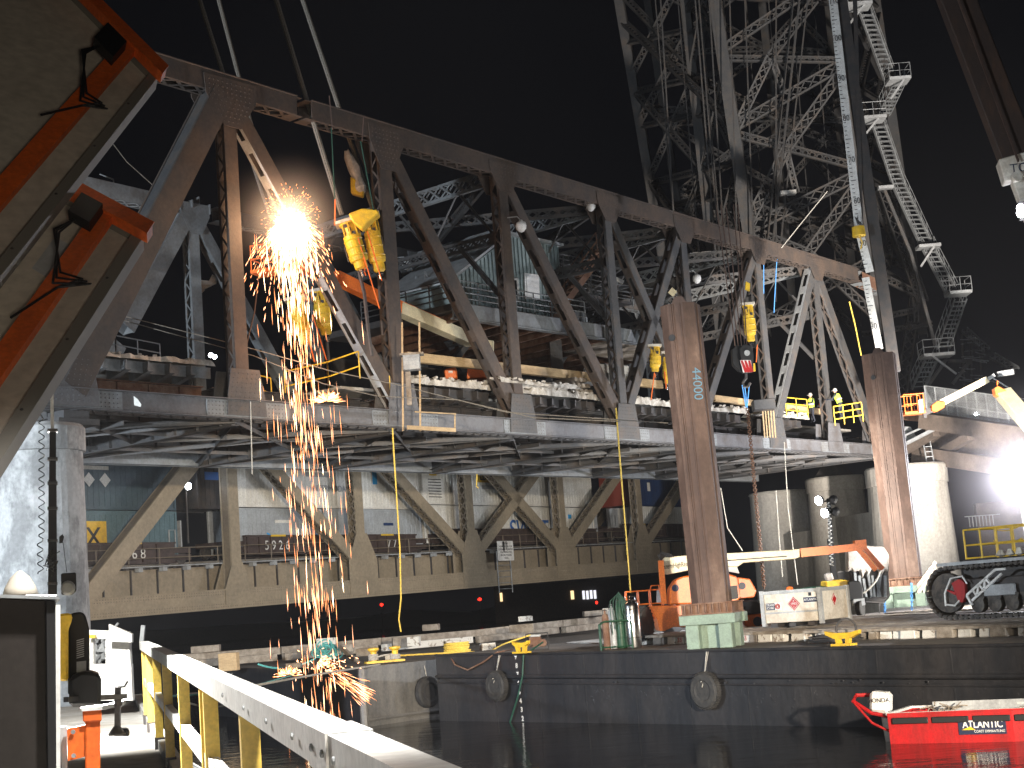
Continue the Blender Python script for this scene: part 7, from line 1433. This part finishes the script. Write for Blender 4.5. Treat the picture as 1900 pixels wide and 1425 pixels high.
q = MB(); pxp([(128, 1258), (150, 1246), (178, 1247), (188, 1254), (188, 1292), (186, 1312), (128, 1312)], 8.7, .6, q); q.build('lower_cover', 'black', gt_, bevel=.02)
q = MB(); q.beam(aty(122, 1298, 8.6), aty(232, 1292, 9.2), .028, .028); q.build('outrigger_bar', 'dark', gt_)
q = MB(); q.beam(aty(219, 1275, 9.2), aty(218, 1352, 9.2), .03, .03); q.lathe(aty(219, 1300, 9.2), [(.022, -.03), (.022, .03)], 12); q.tube([aty(219, 1275, 9.2), aty(231, 1274, 9.2), aty(237, 1264, 9.2)], .006); q.lathe(aty(217, 1354, 9.2), [(.02, 0), (.02, .02), (.05, -.02), (.05, -.03)][::-1], 12); q.build('jack_leg', 'dark', gt_)
q = MB(); pxp([(208, 1360), (212, 1354), (236, 1352), (241, 1356), (240, 1367), (210, 1366)], 9.2, .15, q); q.build('jack_foot', 'black', gt_, bevel=.008)
q = MB(); pxp([(188, 1310), (222, 1303), (234, 1298), (232, 1306), (192, 1318)], 9.4, .2, q); q.build('wheel_ramp', 'galv', gt_)
op = thing('orange_post', aty(170, 1425, 6.6) * V((1, 1, 0)) + V((0, 0, 2.69)), 'chipped orange steel post with bolted bracket beside the dark cabinet', 'post')
q = MB(); pxp([(158, 1330), (186, 1328), (186, 1500), (158, 1500)], 6.6, .1, q); q.build('tube', 'orangeP', op, bevel=.006)
q = MB(); pxp([(153, 1318), (188, 1315), (189, 1338), (154, 1340)], 6.57, .14, q); q.build('collar', 'orangeP', op, bevel=.005)
q = MB(); pxp([(150, 1314), (190, 1310), (190, 1317), (152, 1320)], 6.55, .17, q); q.build('cap', 'alu', op)
q = MB(); pxp([(124, 1352), (158, 1346), (158, 1404), (126, 1412)], 6.62, .04, q); q.build('bracket', 'orangeP', op)
for (x, y) in ((136, 1358), (137, 1402)): q = MB(); q.lathe(aty(x, y, 6.6), [(.01, 0), (.009, .008)], 8, axis=(0, -1, 0)); q.build('bolt', 'galv', op)
q = MB(); pxp([(100, 1350), (124, 1348), (126, 1500), (102, 1500)], 6.7, .05, q); q.build('grey_plate', 'grey', op)
# mast with coiled cord and lamp
ms = thing('light_mast', aty(98, 1110, 9.5), 'black telescopic light mast with coiled cord in front of the left pier', 'mast')
q = MB(); pxp([(93, 700), (99, 700), (100, 800), (94, 800)], 9.5, .03, q); q.build('mast_tube', 'alu', ms)
q = MB(); pxp([(92, 795), (104, 795), (104, 895), (91, 895)], 9.48, .05, q); q.build('mast_section', 'black', ms); q = MB(); pxp([(90, 890), (105, 890), (106, 1110), (89, 1110)], 9.46, .07, q); q.build('mast_section', 'black', ms)
for y in (795, 848, 893, 940, 1000, 1040, 1080): q = MB(); pxp([(88, y), (107, y), (107, y + 5), (88, y + 5)], 9.44, .09, q); q.build('mast_collar', 'dark', ms)
q = MB(); pts = []
for k in range(190): y = 740 + k * 1.72; th = k * .62; pts.append(aty(80 + cos(th) * (5 if y > 780 else 2) + (-3 if y < 1000 else -6 + (y - 1000) * .02), y, 9.44) + V((0, sin(th) * .02, 0)))
q.tube(pts, .0035, 4); q.build('coiled_cord', 'black', ms)
q = MB(); pts = []
for k in range(26): pts.append(aty(98 + R.gauss(0, 8) - 3, 1040 + R.gauss(0, 14), 9.4))
q.tube(pts, .003, 4); q.build('cord_tangle', 'black', ms)
q = MB(); pxp([(113, 1064), (141, 1062), (142, 1096), (134, 1104), (114, 1104)], 9.4, .08, q); q.build('lamp_housing', 'black', ms, bevel=.006); q = MB(); q.lathe(aty(127, 1091, 9.38), [(.02, 0), (.042, .0), (.044, .01), (.03, .02)], 16, axis=(0, -1, 0)); q.build('lamp_lens', 'galv', ms)
q = MB(); pxp([(110, 996), (116, 991), (119, 996), (116, 1007), (110, 1008)], 9.4, .03, q); q.beam(aty(117, 1006, 9.4), aty(124, 1062, 9.4), .003, .003); q.build('clip', 'black', ms)
# ================================================================== tilted solar panels overhead at left
def panel(A, B, D, lab, struts, box, beam_w, label_at=None):
    A = aty(*A); B = aty(*B); D = aty(*D); l = (B - A); w_ = (D - A); L = l.length; Wd = w_.length; l.normalize(); w_ = (w_ - l * w_.dot(l)).normalized() if False else w_.normalized(); n = l.cross(w_).normalized()
    if n.dot(CP - A) < 0: n = -n      # n faces the viewer
    t = thing('solar_panel', A, lab, 'solar panel', 'tilted solar panels overhead'); f = lambda a, b_, c=0: A + l * a + w_ * b_ + n * c
    def plate(nm, a0, a1, b0, b1, c0, c1, m): q = MB(); q.hexa([f(a0, b0, c0), f(a1, b0, c0), f(a1, b1, c0), f(a0, b1, c0), f(a0, b0, c1), f(a1, b0, c1), f(a1, b1, c1), f(a0, b1, c1)]); return q.build(nm, m, t)
    plate('backsheet', 0, L, .03, Wd, -.03, -.02, 'panel'); plate('frame', -.01, L, -.015, .005, -.04, .035, 'panelf'); plate('frame', -.01, L, .005, .06, .025, .035, 'panelf'); plate('frame', -.02, 0, 0, Wd, -.04, .035, 'panelf')
    plate('support_beam', -.06, .03, -.06, Wd, .036, .1, 'orangeP'); plate('beam_flange', -.07, .05, -.07, Wd, .1, .106, 'orangeP')
    for (b0, b1) in struts: plate('strut', .02, L, b0, b1, .036, .075, 'orangeP')
    a0, a1, b0, b1 = box; plate('junction_box', a0, a1, b0, b1, .076, .13, 'black')
    for k in range(3): q = MB(); q.tube([f(a1, b1 - .05, .1), f(a1 + .2, b1 - .02 * k, .13), f(a1 + .45 + .05 * k, b0 - .02, .11), f(a1 + .42, b0 - .16 - .03 * k, .12), f(a1 + .55, b0 - .05, .1), f(a1 + .9, b1 - .08, .09)], .006, 5); q.build('cable_loop', 'black', t)
    if label_at: plate('rating_label', *label_at, -.018, -.016, 'grey')
    q = MB()
    for k in range(5): q.lathe(f(.45 + k * .55, .035, .036), [(.008, 0), (.006, .004)], 6, axis=n)
    q.build('rivet', 'dark', t, kind='stuff'); return t
panel((288, 152, 8.0), (-160, 720, 5.6), (30, -110, 8.8), 'upper pale solar panel with orange beam crossing the top left corner', [(.24, .38)], (.12, .36, .3, .52), .1)
panel((262, 450, 7.4), (-160, 1112, 5.4), (-20, 295, 7.9), 'lower pale solar panel with orange beam below the first panel', [(.2, .32)], (.04, .24, .26, .42), .1, (.3, .62, .38, .5))
# ================================================================== river haze
hz = MB(); hz.hexa([(-70, -12, -1.2), (75, -12, -1.2), (75, 160, -1.2), (-70, 160, -1.2), (-70, -12, 75), (75, -12, 75), (75, 160, 75), (-70, 160, 75)])

def volmat(name, dens, col, aniso=.0, radial=None):
    m = bpy.data.materials.new(name); m.use_nodes = True; t = m.node_tree; t.nodes.clear(); o = t.nodes.new('ShaderNodeOutputMaterial'); v = t.nodes.new('ShaderNodeVolumePrincipled')
    v.inputs['Density'].default_value = dens; v.inputs['Color'].default_value = (*col, 1); v.inputs['Anisotropy'].default_value = aniso; t.links.new(v.outputs[0], o.inputs['Volume'])
    if radial:
        tc = t.nodes.new('ShaderNodeTexCoord'); g = t.nodes.new('ShaderNodeTexGradient'); g.gradient_type = 'SPHERICAL'; mp = t.nodes.new('ShaderNodeMapping'); mp.inputs['Scale'].default_value = (1 / radial,) * 3
        t.links.new(tc.outputs['Object'], mp.inputs[0]); t.links.new(mp.outputs[0], g.inputs[0]); pw = t.nodes.new('ShaderNodeMath'); pw.operation = 'POWER'; pw.inputs[1].default_value = 2.6; t.links.new(g.outputs[1], pw.inputs[0])
        mu = t.nodes.new('ShaderNodeMath'); mu.operation = 'MULTIPLY'; mu.inputs[1].default_value = dens; t.links.new(pw.outputs[0], mu.inputs[0]); t.links.new(mu.outputs[0], v.inputs['Density'])
    return m
K['haze'] = volmat('river_haze', .0002, (.92, .94, 1), .35)
h = hz.build('haze', 'haze', kind='stuff')
K['smoke'] = volmat('torch_glow_volume', .3, (1, .95, .92), .0, 3.0)  # volume added to put a bloom-like glow around the torch
sm_ = MB(); sm_.lathe((0, 0, 0), [(.01, -3), (1.2, -2.75), (2.2, -2.04), (2.85, -.9), (3, 0), (2.85, .9), (2.2, 2.04), (1.2, 2.75), (.01, 3)], 20); o = sm_.build('torch_glow_volume', 'smoke', kind='stuff'); o.location = C + V((0, -.3, 0)); o['label'] = 'smoke volume added for the glow around the cutting torch'; o['category'] = 'smoke'

K['mist'] = volmat('floodlight_halo', .02, (.93, .9, .97), .1, 6.5)  # volume added to imitate the glare around the edge floodlight
sm_ = MB(); sm_.lathe((0, 0, 0), [(.01, -6.5), (2.6, -6), (4.8, -4.4), (6.2, -2), (6.5, 0), (6.2, 2), (4.8, 4.4), (2.6, 6), (.01, 6.5)], 20); o = sm_.build('floodlight_halo', 'mist', kind='stuff'); o.location = GLOW + V((0, -1.0, 0)); o['label'] = 'mist volume added for the glare around the right edge floodlight'; o['category'] = 'mist'
